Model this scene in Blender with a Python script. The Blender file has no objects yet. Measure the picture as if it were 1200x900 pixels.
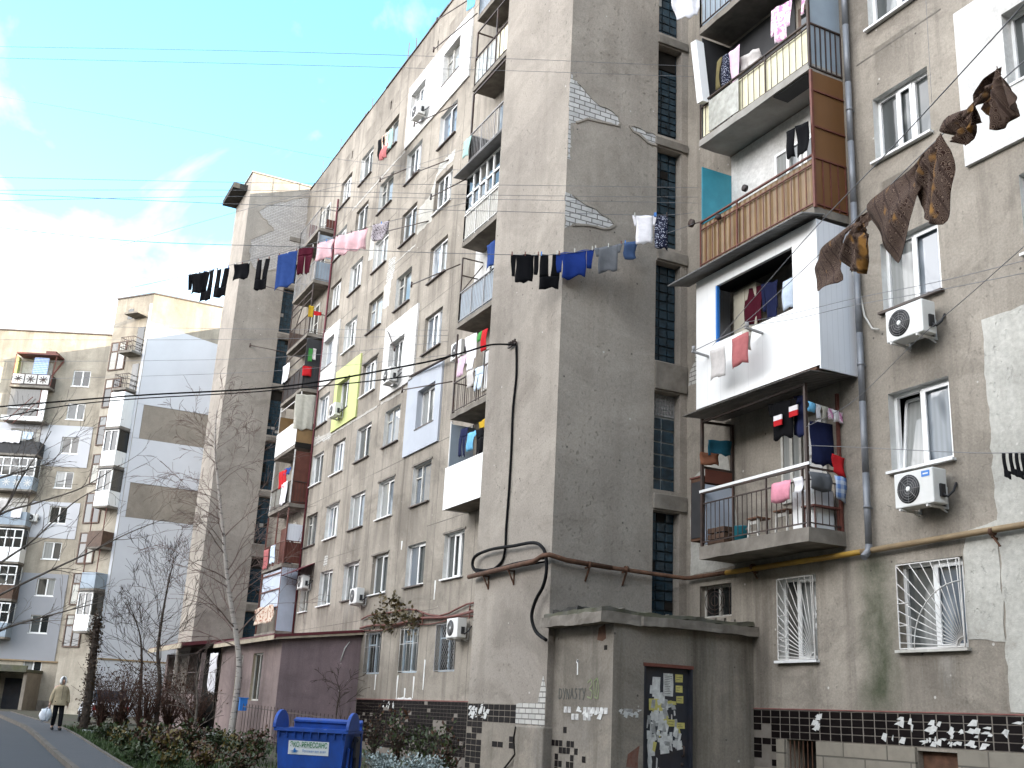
import bpy, bmesh, math, random
from mathutils import Vector, Matrix
random.seed(11)
scene = bpy.context.scene
COL = scene.collection
R = math.radians
# ------------------------------------------------------------------ camera model (world axes: X along the facade, Y into it, Z up)
FPX = 1285.6
ROW = ((0.45153, 0.89088, 0.049533), (-0.238604, 0.174053, -0.955392), (-0.859761, 0.419569, 0.291157))
EYE = Vector((0, 0, 1.6))
D = 13.3      # facade plane
YF = 10.14    # front of the stair towers
YB = 12.49    # front of the balconies
XT = -18.65   # right-hand side of the near stair tower

def ray(px, py):
    a, b, c = (px-600)/FPX, (py-450)/FPX, 1.0
    return Vector((ROW[0][i]*a + ROW[1][i]*b + ROW[2][i]*c for i in range(3)))
def onY(px, py, y): r = ray(px, py); return EYE + r*(y/r.y)
def onX(px, py, x): r = ray(px, py); return EYE + r*(x/r.x)
def onZ(px, py, z): r = ray(px, py); return EYE + r*((z-EYE.z)/r.z)
def atd(px, py, d): return EYE + ray(px, py)*d

def ground_rise(x):
    t = min(1, max(0, (-x-22)/22)); return 0.45*t*t*(3-2*t)
def ground_z(x, y=0):      # straight between stations two metres apart, so that all ground sheets agree
    a = math.floor(x/2)*2; t = (x-a)/2; return ground_rise(a)*(1-t)+ground_rise(a+2)*t

# ------------------------------------------------------------------ objects
ORG = {}
def link(o, parent=None, org=None):
    COL.objects.link(o)
    if parent is not None:
        o.parent = parent
        base = ORG[parent]
    else:
        base = Vector((0, 0, 0))
    org = Vector(org) if org is not None else Vector(base)
    o.location = org - base
    ORG[o] = org
    return o
def tag(o, label=None, cat=None, group=None, kind=None):
    if label: o['label'] = label
    if cat: o['category'] = cat
    if group: o['group'] = group
    if kind: o['kind'] = kind
    return o
def empty(name, loc, label=None, cat=None, group=None):
    o = bpy.data.objects.new(name, None); o.empty_display_size = .2
    link(o, None, loc); tag(o, label, cat, group); return o
def copy_tree(o, parent=None, loc=None):
    c = o.copy(); COL.objects.link(c)
    if parent is not None: c.parent = parent
    if loc is not None: c.location = loc
    ORG[c] = Vector(c.location)
    for ch in list(o.children): copy_tree(ch, c)
    return c

class MB:
    def __init__(s): s.v = []; s.f = []; s.m = []; s.cur = 0; s.sm = False; s.smf = []
    def mat(s, i): s.cur = i; return s
    def face(s, pts):
        b = len(s.v); s.v += [tuple(p) for p in pts]; s.f.append(tuple(range(b, b+len(pts)))); s.m.append(s.cur); s.smf.append(s.sm); return s
    def box(s, x0, x1, y0, y1, z0, z1):
        if x0 > x1: x0, x1 = x1, x0
        if y0 > y1: y0, y1 = y1, y0
        if z0 > z1: z0, z1 = z1, z0
        b = len(s.v)
        s.v += [(x0,y0,z0),(x1,y0,z0),(x1,y1,z0),(x0,y1,z0),(x0,y0,z1),(x1,y0,z1),(x1,y1,z1),(x0,y1,z1)]
        for q in ((0,3,2,1),(4,5,6,7),(0,1,5,4),(1,2,6,5),(2,3,7,6),(3,0,4,7)):
            s.f.append(tuple(b+i for i in q)); s.m.append(s.cur); s.smf.append(False)
        return s
    def obox(s, c, ax, ay, az):            # centre and three half-axis vectors
        c, ax, ay, az = map(Vector, (c, ax, ay, az)); b = len(s.v)
        for k in (-1, 1):
            for q in ((-1,-1),(1,-1),(1,1),(-1,1)):
                s.v.append(tuple(c + ax*q[0] + ay*q[1] + az*k))
        for q in ((0,3,2,1),(4,5,6,7),(0,1,5,4),(1,2,6,5),(2,3,7,6),(3,0,4,7)):
            s.f.append(tuple(b+i for i in q)); s.m.append(s.cur); s.smf.append(False)
        return s
    def bar(s, a, b, w=.02, h=None, up=(0,0,1)):
        a, b = Vector(a), Vector(b); d = b-a; L = d.length
        if L < 1e-6: return s
        d /= L; up = Vector(up)
        if abs(d.dot(up)) > .98: up = Vector((0,1,0))
        n = d.cross(up).normalized(); u = n.cross(d)
        return s.obox((a+b)/2, d*(L/2), n*(w/2), u*((h or w)/2))
    def tube(s, pts, r, n=6, cap=True, r1=None):
        pts = [Vector(p) for p in pts]; k = len(pts); b = len(s.v); pn = None
        for i, p in enumerate(pts):
            t = (pts[min(i+1, k-1)] - pts[max(i-1, 0)])
            if t.length < 1e-9: t = Vector((0,0,1))
            t.normalize()
            if pn is None:
                u = Vector((0,0,1)) if abs(t.z) < .9 else Vector((1,0,0))
                pn = t.cross(u).normalized()
            else:
                pn = (pn - t*pn.dot(t))
                pn = pn.normalized() if pn.length > 1e-6 else t.orthogonal().normalized()
            bn = t.cross(pn)
            if isinstance(r, (list, tuple)): rr = r[i]
            else: rr = r if r1 is None else r + (r1-r)*i/(k-1)
            for j in range(n):
                a = 2*math.pi*j/n; s.v.append(tuple(p + (pn*math.cos(a) + bn*math.sin(a))*rr))
        for i in range(k-1):
            for j in range(n):
                s.f.append((b+i*n+j, b+i*n+(j+1)%n, b+(i+1)*n+(j+1)%n, b+(i+1)*n+j)); s.m.append(s.cur); s.smf.append(True)
        if cap:
            s.f.append(tuple(b+j for j in reversed(range(n)))); s.m.append(s.cur); s.smf.append(False)
            s.f.append(tuple(b+(k-1)*n+j for j in range(n))); s.m.append(s.cur); s.smf.append(False)
        return s
    def prism(s, poly, o, ax, ay, th):     # polygon (u,v) on the plane o + u ax + v ay, thickened th along ax x ay
        o, ax, ay = Vector(o), Vector(ax), Vector(ay); n = ax.cross(ay).normalized()*th
        a = [o + ax*u + ay*v for u, v in poly]; k = len(poly); b = len(s.v)
        s.v += [tuple(p) for p in a] + [tuple(p+n) for p in a]
        s.f.append(tuple(b+k+i for i in range(k))); s.m.append(s.cur); s.smf.append(False)
        s.f.append(tuple(b+i for i in reversed(range(k)))); s.m.append(s.cur); s.smf.append(False)
        for i in range(k):
            j = (i+1) % k
            s.f.append((b+i, b+j, b+k+j, b+k+i)); s.m.append(s.cur); s.smf.append(False)
        return s
    def lathe(s, c, prof, n=16, axis=(0,0,1)):
        c = Vector(c); az = Vector(axis).normalized(); ax = az.orthogonal().normalized(); ay = az.cross(ax); b = len(s.v); k = len(prof)
        for r, h in prof:
            for j in range(n):
                a = 2*math.pi*j/n; s.v.append(tuple(c + az*h + (ax*math.cos(a)+ay*math.sin(a))*r))
        for i in range(k-1):
            for j in range(n):
                s.f.append((b+i*n+j, b+i*n+(j+1)%n, b+(i+1)*n+(j+1)%n, b+(i+1)*n+j)); s.m.append(s.cur); s.smf.append(True)
        s.f.append(tuple(b+j for j in reversed(range(n)))); s.m.append(s.cur); s.smf.append(False)
        s.f.append(tuple(b+(k-1)*n+j for j in range(n))); s.m.append(s.cur); s.smf.append(False)
        return s
    def grid(s, fn, nu, nv, smooth=True):
        b = len(s.v)
        for j in range(nv+1):
            for i in range(nu+1): s.v.append(tuple(fn(i/nu, j/nv)))
        for j in range(nv):
            for i in range(nu):
                q = b+j*(nu+1)+i
                s.f.append((q, q+1, q+nu+2, q+nu+1)); s.m.append(s.cur); s.smf.append(smooth)
        return s
    def build(s, name, mats, parent=None, org=None, label=None, cat=None, group=None, kind=None, bevel=0, solid=0, fix=False):
        if not isinstance(mats, (list, tuple)): mats = [mats]
        base = Vector(org) if org is not None else (Vector(ORG[parent]) if parent is not None else Vector((0,0,0)))
        me = bpy.data.meshes.new(name)
        bx, by, bz = base
        me.from_pydata([(x-bx, y-by, z-bz) for x, y, z in s.v], [], s.f)
        for m in mats: me.materials.append(m)
        me.polygons.foreach_set('material_index', s.m)
        me.polygons.foreach_set('use_smooth', s.smf)
        if fix:
            bm = bmesh.new(); bm.from_mesh(me); bmesh.ops.remove_doubles(bm, verts=bm.verts, dist=1e-4); bmesh.ops.recalc_face_normals(bm, faces=bm.faces); bm.to_mesh(me); bm.free()
        me.update()
        o = bpy.data.objects.new(name, me); link(o, parent, base)
        if bevel:
            md = o.modifiers.new('bevel', 'BEVEL'); md.width = bevel; md.segments = 2; md.limit_method = 'ANGLE'; md.angle_limit = R(50)
        if solid:
            md = o.modifiers.new('thick', 'SOLIDIFY'); md.thickness = solid; md.offset = 0
        tag(o, label, cat, group, kind)
        return o

# ------------------------------------------------------------------ materials
class NT:
    def __init__(s, name):
        s.m = bpy.data.materials.new(name); s.m.use_nodes = True; s.t = s.m.node_tree; s.t.nodes.clear()
        s.out = s.n('ShaderNodeOutputMaterial'); s.b = s.n('ShaderNodeBsdfPrincipled')
        s.t.links.new(s.b.outputs[0], s.out.inputs[0])
        s.geo = None
    def n(s, t, **kw):
        x = s.t.nodes.new(t)
        for k, v in kw.items(): setattr(x, k, v)
        return x
    def l(s, a, b): s.t.links.new(a, b)
    def pos(s):
        if s.geo is None: s.geo = s.n('ShaderNodeNewGeometry')
        return s.geo.outputs['Position']
    def objc(s): return s.n('ShaderNodeTexCoord').outputs['Object']
    def mapv(s, vec, scale=(1,1,1), rot=(0,0,0), loc=(0,0,0)):
        m = s.n('ShaderNodeMapping'); m.inputs['Scale'].default_value = scale; m.inputs['Rotation'].default_value = rot; m.inputs['Location'].default_value = loc
        s.l(vec, m.inputs['Vector']); return m.outputs[0]
    def noise(s, vec, scale=1, detail=4, rough=.55, dist=0):
        x = s.n('ShaderNodeTexNoise'); x.inputs['Scale'].default_value = scale; x.inputs['Detail'].default_value = detail; x.inputs['Roughness'].default_value = rough; x.inputs['Distortion'].default_value = dist
        s.l(vec, x.inputs['Vector']); return x.outputs['Fac']
    def vor(s, vec, scale, feature='F1', out='Distance'):
        x = s.n('ShaderNodeTexVoronoi', feature=feature); x.inputs['Scale'].default_value = scale; s.l(vec, x.inputs['Vector']); return x.outputs[out]
    def ramp(s, fac, stops, interp='LINEAR'):
        x = s.n('ShaderNodeValToRGB'); e = x.color_ramp.elements; x.color_ramp.interpolation = interp
        while len(e) < len(stops): e.new(.5)
        for i, (p, c) in enumerate(stops):
            e[i].position = p
            if isinstance(c, (int, float)): c = (c, c, c)
            e[i].color = (*c[:3], 1)
        s.l(fac, x.inputs[0]); return x.outputs[0]
    def mix(s, fac, a, b, mode='MIX'):
        x = s.n('ShaderNodeMix', data_type='RGBA', blend_type=mode)
        for k, v in ((0, fac), (6, a), (7, b)):
            sock = x.inputs[k]
            if isinstance(v, (int, float)): sock.default_value = v if k == 0 else (v, v, v, 1)
            elif isinstance(v, tuple): sock.default_value = (*v[:3], 1)
            else: s.l(v, sock)
        return x.outputs[2]
    def math(s, op, a, b=0.0, c=None):
        x = s.n('ShaderNodeMath', operation=op)
        for i, v in enumerate((a, b) if c is None else (a, b, c)):
            if isinstance(v, (int, float)): x.inputs[i].default_value = v
            else: s.l(v, x.inputs[i])
        return x.outputs[0]
    def sep(s, vec):
        x = s.n('ShaderNodeSeparateXYZ'); s.l(vec, x.inputs[0]); return x.outputs
    def comb(s, x, y, z):
        c = s.n('ShaderNodeCombineXYZ')
        for i, v in enumerate((x, y, z)):
            if isinstance(v, (int, float)): c.inputs[i].default_value = v
            else: s.l(v, c.inputs[i])
        return c.outputs[0]
    def bump(s, h, strength=.5, dist=.02):
        b = s.n('ShaderNodeBump'); b.inputs['Strength'].default_value = strength; b.inputs['Distance'].default_value = dist
        s.l(h, b.inputs['Height']); s.l(b.outputs[0], s.b.inputs['Normal'])
    def base(s, c):
        if isinstance(c, tuple): s.b.inputs['Base Color'].default_value = (*c[:3], 1)
        else: s.l(c, s.b.inputs['Base Color'])
    def set(s, **kw):
        for k, v in kw.items():
            i = s.b.inputs[k.replace('_', ' ')]
            if isinstance(v, (int, float)): i.default_value = v
            else: s.l(v, i)
        return s

def simple(name, col, rough=.7, spec=.3, var=.18, scale=6, metal=0, bump=0, stretch=(1,1,1), dirt=None, dirtscale=2.5, dirtamt=.5, coord='obj'):
    t = NT(name); v = t.mapv(t.objc() if coord == 'obj' else t.pos(), stretch)
    n = t.noise(v, scale, 5, .6)
    lo = tuple(c*(1-var) for c in col); hi = tuple(min(1, c*(1+var)) for c in col)
    c = t.ramp(n, [(.3, lo), (.7, hi)])
    if dirt:
        dn = t.noise(v, dirtscale, 6, .65, .4)
        c = t.mix(t.ramp(dn, [(.5-.25*dirtamt, 0), (.75, dirtamt)]), c, dirt)
    t.base(c); t.set(Roughness=rough, Metallic=metal); t.b.inputs['Specular IOR Level'].default_value = spec
    if bump: t.bump(n, bump, .02)
    return t.m

def stucco(name, c1, c2, dark, pits=.5, streak=.5, speck=True, bump=.6, green=None, rough_scale=1.0, drip=None, sootz=None, sills=None):
    t = NT(name); P = t.pos(); X, Y, Z = t.sep(P)
    big = t.noise(P, .22, 6, .62, .5)
    mid = t.noise(P, 1.1, 6, .65, .3)
    c = t.mix(t.ramp(big, [(.36, 0), (.64, 1)]), c1, c2)
    c = t.mix(t.ramp(mid, [(.45, 0), (.70, .6)]), c, tuple(x*.66 for x in c1))
    wash = t.noise(t.mapv(P, (.35, .35, .55), loc=(11, 4, 2)), 1.0, 7, .68, .6)
    c = t.mix(t.ramp(wash, [(.53, 0), (.60, .32)]), c, tuple(min(1, x*1.28) for x in c1))
    c = t.mix(t.ramp(wash, [(.36, .45), (.46, 0)]), c, dark)
    # vertical water streaks
    sv = t.mapv(P, (1.5, 1.5, .10)); sn = t.noise(sv, 1.1, 6, .65, .2)
    c = t.mix(t.math('MULTIPLY', t.ramp(sn, [(.50, 0), (.72, 1)]), streak), c, dark)
    sv2 = t.mapv(P, (2.6, 2.6, .22), loc=(7, 3, 1)); sn2 = t.noise(sv2, 1.0, 5, .6)
    c = t.mix(t.math('MULTIPLY', t.ramp(sn2, [(.55, 0), (.75, 1)]), .35*streak), c, tuple(min(1, x*1.35) for x in c2))
    if sootz:   # wet dark patches hanging from the roof edge
        k = t.math('MULTIPLY', t.ramp(t.noise(t.mapv(P, (.5, .5, .16)), 1.0, 5, .65), [(.42, 0), (.62, .75)]), t.ramp(t.math('DIVIDE', t.math('SUBTRACT', Z, sootz[0]), sootz[1]), [(0, 0), (1, 1)]))
        c = t.mix(k, c, dark)
    if drip:    # green algae below the end of the down-pipe
        x0, z0, w = drip
        dx = t.math('ABSOLUTE', t.math('SUBTRACT', t.math('ADD', X, t.math('MULTIPLY', t.math('SUBTRACT', t.noise(P, 2.2, 4), .5), .5)), x0))
        k = t.math('MULTIPLY', t.ramp(t.math('DIVIDE', dx, w), [(.25, 1), (1, 0)]), t.ramp(t.math('DIVIDE', Z, z0), [(.35, 0), (.5, .9), (.93, .8), (1, 0)]))
        c = t.mix(t.math('MULTIPLY', k, t.ramp(mid, [(.3, .35), (.6, .95)])), c, (.045, .058, .03))
    if sills:   # run-off below the window sills of the regular storeys
        mask = None
        for a, b in sills:
            d_ = t.math('ABSOLUTE', t.math('SUBTRACT', t.math('ADD', X, t.math('MULTIPLY', t.math('SUBTRACT', mid, .5), .35)), (a+b)/2))
            m_ = t.ramp(t.math('DIVIDE', d_, (b-a)/2), [(.8, 1), (1.12, 0)])
            mask = m_ if mask is None else t.math('MAXIMUM', mask, m_)
        ph = t.math('FRACT', t.math('DIVIDE', t.math('SUBTRACT', Z, 2.82), 2.715))
        k = t.math('MULTIPLY', t.math('MULTIPLY', mask, t.ramp(ph, [(.52, 0), (.97, 1), (.99, 1), (1, 0)])), t.ramp(sn2, [(.38, .15), (.6, 1)]))
        c = t.mix(t.math('MULTIPLY', k, .62), c, dark)
        k2 = t.math('MULTIPLY', t.math('MULTIPLY', mask, t.ramp(ph, [(.7, 0), (.99, 1), (1, 0)])), t.ramp(sn, [(.55, 0), (.62, .5)]))
        c = t.mix(k2, c, (.42, .40, .36))
    # aggregate speckle
    fine = t.noise(P, 26*rough_scale, 3, .7)
    c = t.mix(t.ramp(fine, [(.35, 0), (.7, 1)]), t.mix(1.0, c, (.86, .855, .85), 'MULTIPLY'), t.mix(1.0, c, (1.09, 1.09, 1.085), 'MULTIPLY'))
    pv = t.mapv(P, (15, 15, 10), rot=(0, R(9), 0)); pn = t.noise(pv, 1.0*rough_scale, 5, .62, .3)
    dens = t.ramp(t.noise(P, .7, 4, .6), [(.38, .25), (.62, 1)])
    pit = t.math('MULTIPLY', t.ramp(pn, [(.60, 0), (.68, 1)]), dens)
    c = t.mix(t.math('MULTIPLY', pit, pits), c, tuple(x*.5 for x in c1))
    if speck:
        vd = t.vor(P, 2.3); c = t.mix(t.ramp(vd, [(.035, .75), (.06, 0)]), c, (.05, .045, .04))
        vd = t.vor(t.mapv(P, loc=(3.3, 1.2, 5)), 1.9); c = t.mix(t.ramp(vd, [(.03, .65), (.05, 0)]), c, (.62, .6, .56))
    t.base(c); t.set(Roughness=.92); t.b.inputs['Specular IOR Level'].default_value = .15
    h = t.math('SUBTRACT', t.math('MULTIPLY', fine, .6), t.math('MULTIPLY', pit, .8))
    t.bump(h, bump, .018)
    return t.m

def brickmat(name, c1, c2, mortar, sx=.25, sz=.075, axis='X', msize=.012, rough=.85):
    t = NT(name); X, Y, Z = t.sep(t.pos())
    v = t.comb(X if axis == 'X' else Y, Z, 0)
    b = t.n('ShaderNodeTexBrick'); b.inputs['Scale'].default_value = 1; b.inputs['Brick Width'].default_value = sx; b.inputs['Row Height'].default_value = sz
    b.inputs['Mortar Size'].default_value = msize; b.inputs['Mortar Smooth'].default_value = .2
    b.inputs['Color1'].default_value = (*c1, 1); b.inputs['Color2'].default_value = (*c2, 1); b.inputs['Mortar'].default_value = (*mortar, 1)
    t.l(v, b.inputs['Vector'])
    n = t.noise(t.pos(), 5, 5, .6)
    c = t.mix(t.ramp(n, [(.45, 0), (.75, .5)]), b.outputs['Color'], tuple(x*.55 for x in c1))
    t.base(c); t.set(Roughness=rough); t.b.inputs['Specular IOR Level'].default_value = .2
    t.bump(t.math('SUBTRACT', 1.0, b.outputs['Fac']), .8, .012)
    return t.m

def glassmat(name, dark, curtain, cover=.5, rough=.04, spec=.5):
    """A pane seen from outside: reflecting surface over a dim room with folds of net curtain; differs from window to window."""
    t = NT(name); oi = t.n('ShaderNodeObjectInfo'); rnd = oi.outputs['Random']
    P = t.pos(); X, Y, Z = t.sep(P)
    xv = t.math('ADD', X, t.math('MULTIPLY', rnd, 37.0))
    fold = t.n('ShaderNodeTexWave'); fold.inputs['Scale'].default_value = 3.2; fold.inputs['Distortion'].default_value = 2.0; fold.inputs['Detail'].default_value = 2
    t.l(t.comb(xv, Y, t.math('MULTIPLY', Z, .06)), fold.inputs['Vector'])
    cc = t.mix(fold.outputs['Fac'], tuple(x*.86 for x in curtain), curtain)
    nz = t.noise(t.comb(t.math('MULTIPLY', xv, .9), 0, t.math('MULTIPLY', Z, .35)), 1.2, 2)
    k = t.ramp(t.math('ADD', nz, t.math('MULTIPLY', t.math('SUBTRACT', rnd, .5), .5)), [(.5-.02-(cover-.5)*.6, 0), (.5+.02-(cover-.5)*.6, 1)])
    t.base(t.mix(k, dark, cc)); t.set(Roughness=rough); t.b.inputs['Specular IOR Level'].default_value = spec
    t.b.inputs['Coat Weight'].default_value = .0
    w = t.noise(P, 1.3, 2); t.bump(w, .06, .05)
    return t.m

def stripes(name, c1, c2, period, axis='X', duty=.12, rough=.5, dirt=None, bump=.4):
    t = NT(name); X, Y, Z = t.sep(t.pos()); u = {'X': X, 'Y': Y, 'Z': Z}[axis]
    f = t.math('FRACT', t.math('DIVIDE', u, period)); k = t.ramp(f, [(0, 1), (duty, 1), (duty+.02, 0), (1, 0)])
    c = t.mix(k, c1, c2); n = t.noise(t.mapv(t.pos(), (1, 1, .4)), 2.5, 5, .6)
    c = t.mix(t.ramp(n, [(.48, 0), (.75, .45)]), c, dirt or tuple(x*.6 for x in c1))
    t.base(c); t.set(Roughness=rough); t.b.inputs['Specular IOR Level'].default_value = .35
    if bump: t.bump(t.math('SUBTRACT', 1.0, k), bump, .008)
    return t.m

def corrugated(name, c, period, axis='X', dirt=None, rough=.5):
    t = NT(name); X, Y, Z = t.sep(t.pos()); u = {'X': X, 'Y': Y}[axis]
    s = t.math('SINE', t.math('MULTIPLY', u, 2*math.pi/period))
    n = t.noise(t.pos(), 2.2, 6, .65)
    cc = t.mix(t.ramp(n, [(.4, 0), (.7, .7)]), c, dirt or tuple(x*.55 for x in c))
    t.base(cc); t.set(Roughness=rough); t.bump(s, .7, .02)
    return t.m

def cloth(name, c, pat=None, c2=None, scale=30, var=.12):
    t = NT(name); O = t.objc()
    n = t.noise(O, 7, 4, .6); cc = t.ramp(n, [(.3, tuple(x*(1-var) for x in c)), (.7, tuple(min(1, x*(1+var)) for x in c))])
    if pat == 'dots':
        cc = t.mix(t.ramp(t.vor(O, scale), [(.28, 1), (.36, 0)]), cc, c2)
    elif pat == 'spots':
        cc = t.mix(t.ramp(t.noise(O, scale, 3, .6), [(.52, 0), (.58, 1)]), cc, c2)
    elif pat == 'check':
        X, Y, Z = t.sep(O)
        a = t.ramp(t.math('FRACT', t.math('MULTIPLY', t.math('ADD', X, Y), scale)), [(.45, 0), (.5, 1)]); b = t.ramp(t.math('FRACT', t.math('MULTIPLY', Z, scale)), [(.45, 0), (.5, 1)])
        cc = t.mix(t.math('MULTIPLY', t.math('ADD', a, b), .42), cc, c2)
    elif pat == 'paisley':
        vd = t.vor(t.mapv(O, (1, 1, 1)), scale); w = t.math('SINE', t.math('MULTIPLY', vd, 38.0))
        cc = t.mix(t.ramp(w, [(.25, 0), (.5, .95)]), cc, c2)
        X, Y, Z = t.sep(O); w2 = t.math('SINE', t.math('MULTIPLY', t.math('ADD', X, t.math('MULTIPLY', Z, .45)), 26.0))
        cc = t.mix(t.ramp(w2, [(.90, 0), (.96, .9)]), cc, (.04, .025, .02))
        g = t.noise(O, 2.6, 3, .5)
        cc = t.mix(t.ramp(g, [(.65, 0), (.72, .75)]), cc, (.34, .17, .04))
    elif pat == 'stripe':
        X, Y, Z = t.sep(O); w = t.math('FRACT', t.math('MULTIPLY', Z, scale)); cc = t.mix(t.ramp(w, [(.5, 0), (.55, 1)]), cc, c2)
    t.base(cc); t.set(Roughness=.9); t.b.inputs['Specular IOR Level'].default_value = .1
    t.bump(t.math('ADD', t.noise(O, 160, 2), t.math('MULTIPLY', t.noise(t.mapv(O, (9, 9, 3)), 1.0, 3), 4.0)), .25, .006)
    return t.m
M = {}
GB1, GB2, GBD = (.355, .318, .27), (.25, .222, .186), (.108, .094, .079)
M['stucco'] = stucco('roughcast_render', GB1, GB2, GBD, pits=.35, streak=.75, sootz=(24.5, 5.0), drip=(-13.45, 4.6, .55), sills=[(-47.2, -45.6), (-44.3, -42.65), (-41.2, -39.5), (-38.0, -36.4), (-34.6, -33.0), (-12.95, -11.68)])
M['tower'] = stucco('tower_render', (.35, .312, .268), (.285, .254, .221), (.165, .143, .12), pits=.5, streak=.35, bump=.9, rough_scale=1.15)
M['porch'] = stucco('porch_render', (.285, .25, .205), (.21, .19, .165), (.085, .075, .06), pits=.35, streak=.9)
M['plaster_white'] = stucco('white_plaster', (.68, .67, .65), (.62, .61, .59), (.42, .40, .37), pits=.05, streak=.4, speck=False, bump=.25, rough_scale=.6)
M['plaster_pale'] = stucco('pale_plaster', (.50, .49, .45), (.43, .42, .38), (.27, .25, .215), pits=.15, streak=.45, bump=.8, rough_scale=.5)
M['plaster_green'] = simple('lime_green_plaster', (.47, .51, .22), .85, .15, .08, 1.2, coord='pos', bump=.15)
M['plaster_blue'] = simple('blue_grey_plaster', (.40, .425, .47), .85, .15, .07, 1.2, coord='pos', bump=.15)
M['reveal'] = simple('painted_reveal', (.62, .62, .60), .8, .2, .12, 3, dirt=(.33, .31, .28), dirtscale=2, dirtamt=.5, coord='pos')
M['joint'] = simple('joint_mortar', (.15, .135, .118), .95, .1, .25, 4, coord='pos')
M['mortar'] = simple('pale_joint_repair', (.40, .38, .345), .95, .1, .2, 3, dirt=(.2, .18, .16), coord='pos')
M['concrete'] = simple('old_concrete', (.25, .225, .195), .95, .1, .25, 3, dirt=(.085, .075, .062), dirtscale=1.6, dirtamt=.85, bump=.5, coord='pos')
M['concrete_pale'] = simple('pale_slab_underside', (.36, .345, .32), .95, .1, .15, 2, dirt=(.17, .155, .13), dirtscale=1.4, dirtamt=.6, bump=.3, coord='pos')
M['roof_felt'] = simple('mossy_roof_felt', (.10, .095, .085), .95, .1, .3, 3, dirt=(.10, .105, .05), dirtscale=2.2, dirtamt=.8, bump=.8, coord='pos')
M['roof_felt_black'] = simple('black_roof_felt', (.05, .048, .045), .95, .1, .3, 3, coord='pos', bump=.6)
M['brick_side'] = brickmat('white_brick_side', (.60, .59, .57), (.47, .46, .45), (.15, .14, .13), .27, .115, 'Y')
M['brick_front'] = brickmat('white_brick_front', (.52, .50, .46), (.42, .41, .38), (.16, .15, .14), .27, .10, 'X')
M['brick_far'] = brickmat('grey_brick_side', (.46, .43, .40), (.37, .35, .33), (.24, .22, .2), .26, .09, 'Y')
M['basement'] = brickmat('basement_block', (.27, .24, .195), (.22, .2, .165), (.11, .1, .085), .95, .42, 'X', .014)
M['pvc'] = simple('white_plastic_frame', (.76, .76, .75), .35, .5, .05, 4)
M['wood_white'] = simple('old_white_painted_wood', (.55, .54, .50), .7, .3, .15, 8, dirt=(.26, .23, .19), dirtamt=.6)
M['wood_brown'] = simple('brown_stained_wood', (.085, .05, .033), .6, .3, .3, 5, dirt=(.07, .035, .02))
M['wood_blue'] = simple('pale_blue_painted_wood', (.36, .44, .50), .7, .3, .12, 8, dirt=(.2, .2, .2), dirtamt=.6)
M['glass'] = glassmat('window_glass', (.07, .076, .075), (.27, .275, .265), .5)
M['glass_dark'] = glassmat('dark_window_glass', (.018, .02, .02), (.085, .082, .075), .3)
M['glass_sky'] = glassmat('painted_sky_window_glass', (.12, .14, .165), (.31, .34, .37), .5, .03, .9)  # pale blue base colour paints the sky's reflection into these panes
M['sill_dark'] = simple('rusty_dark_sill', (.07, .06, .055), .6, .4, .3, 6, dirt=(.14, .08, .05))
M['sill_white'] = simple('white_sill', (.68, .68, .67), .5, .4, .1, 6)
M['iron'] = simple('dark_painted_iron', (.035, .028, .026), .6, .4, .3, 9, dirt=(.10, .045, .025), dirtamt=.6)
M['iron_red'] = simple('red_brown_painted_iron', (.13, .042, .03), .6, .4, .25, 9)
M['iron_grey'] = simple('grey_painted_iron', (.30, .30, .30), .6, .4, .2, 9, dirt=(.17, .12, .09))
M['iron_white'] = simple('white_painted_iron', (.62, .62, .60), .55, .4, .12, 9, dirt=(.3, .22, .17))
M['rust'] = simple('rusty_steel', (.115, .058, .036), .85, .25, .35, 7, dirt=(.06, .035, .022), dirtscale=5, dirtamt=.7, coord='pos')
M['gas_tan'] = simple('faded_gas_paint', (.27, .20, .115), .6, .3, .2, 3, dirt=(.17, .11, .06), dirtscale=1.5, dirtamt=.7, coord='pos')
M['gas_yellow'] = simple('yellow_gas_paint', (.46, .27, .03), .55, .4, .2, 3, dirt=(.24, .13, .05), dirtscale=1.1, dirtamt=.75, coord='pos')
M['cable'] = simple('black_cable_rubber', (.005, .005, .0055), .8, .15, .2, 5)
M['wire'] = simple('grey_clothes_wire', (.16, .16, .17), .5, .5, .1, 5)
M['zinc'] = simple('grey_down_pipe', (.21, .22, .24), .5, .5, .15, 3, metal=.3, dirt=(.12, .12, .125), coord='pos')
M['ac'] = simple('air_conditioner_shell', (.66, .66, .64), .45, .4, .05, 3, dirt=(.46, .44, .40), dirtamt=.35)
M['ac_dark'] = simple('fan_grille_black', (.02, .02, .022), .5, .4, .2, 8)
M['ac_blue'] = simple('blue_sticker', (.03, .18, .55), .4, .4, .05, 8)
M['tile'] = simple('black_glazed_tile', (.007, .005, .005), .55, .07, .4, 3, coord='pos')
M['tile_white'] = simple('paint_splashed_tile', (.58, .57, .55), .5, .3, .2, 14, dirt=(.03, .025, .025), dirtscale=9, dirtamt=.75, coord='pos')
M['paint_scrap'] = simple('white_paint_scrap', (.60, .60, .58), .6, .3, .12, 14, dirt=(.25, .24, .23), dirtscale=11, dirtamt=.5, coord='pos')
M['grout'] = simple('pale_grout', (.19, .17, .15), .95, .1, .2, 4, dirt=(.14, .125, .1), coord='pos')
M['grout_red'] = simple('red_bed_grout', (.22, .10, .09), .95, .1, .25, 4, coord='pos')
M['glassblock'] = simple('dusty_glass_block', (.014, .034, .050), .2, .5, .6, 5, dirt=(.06, .075, .082), dirtscale=3, dirtamt=.3, coord='pos')
M['blockjoint'] = simple('glass_block_joint', (.03, .04, .046), .9, .1, .3, 6, coord='pos')
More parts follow.
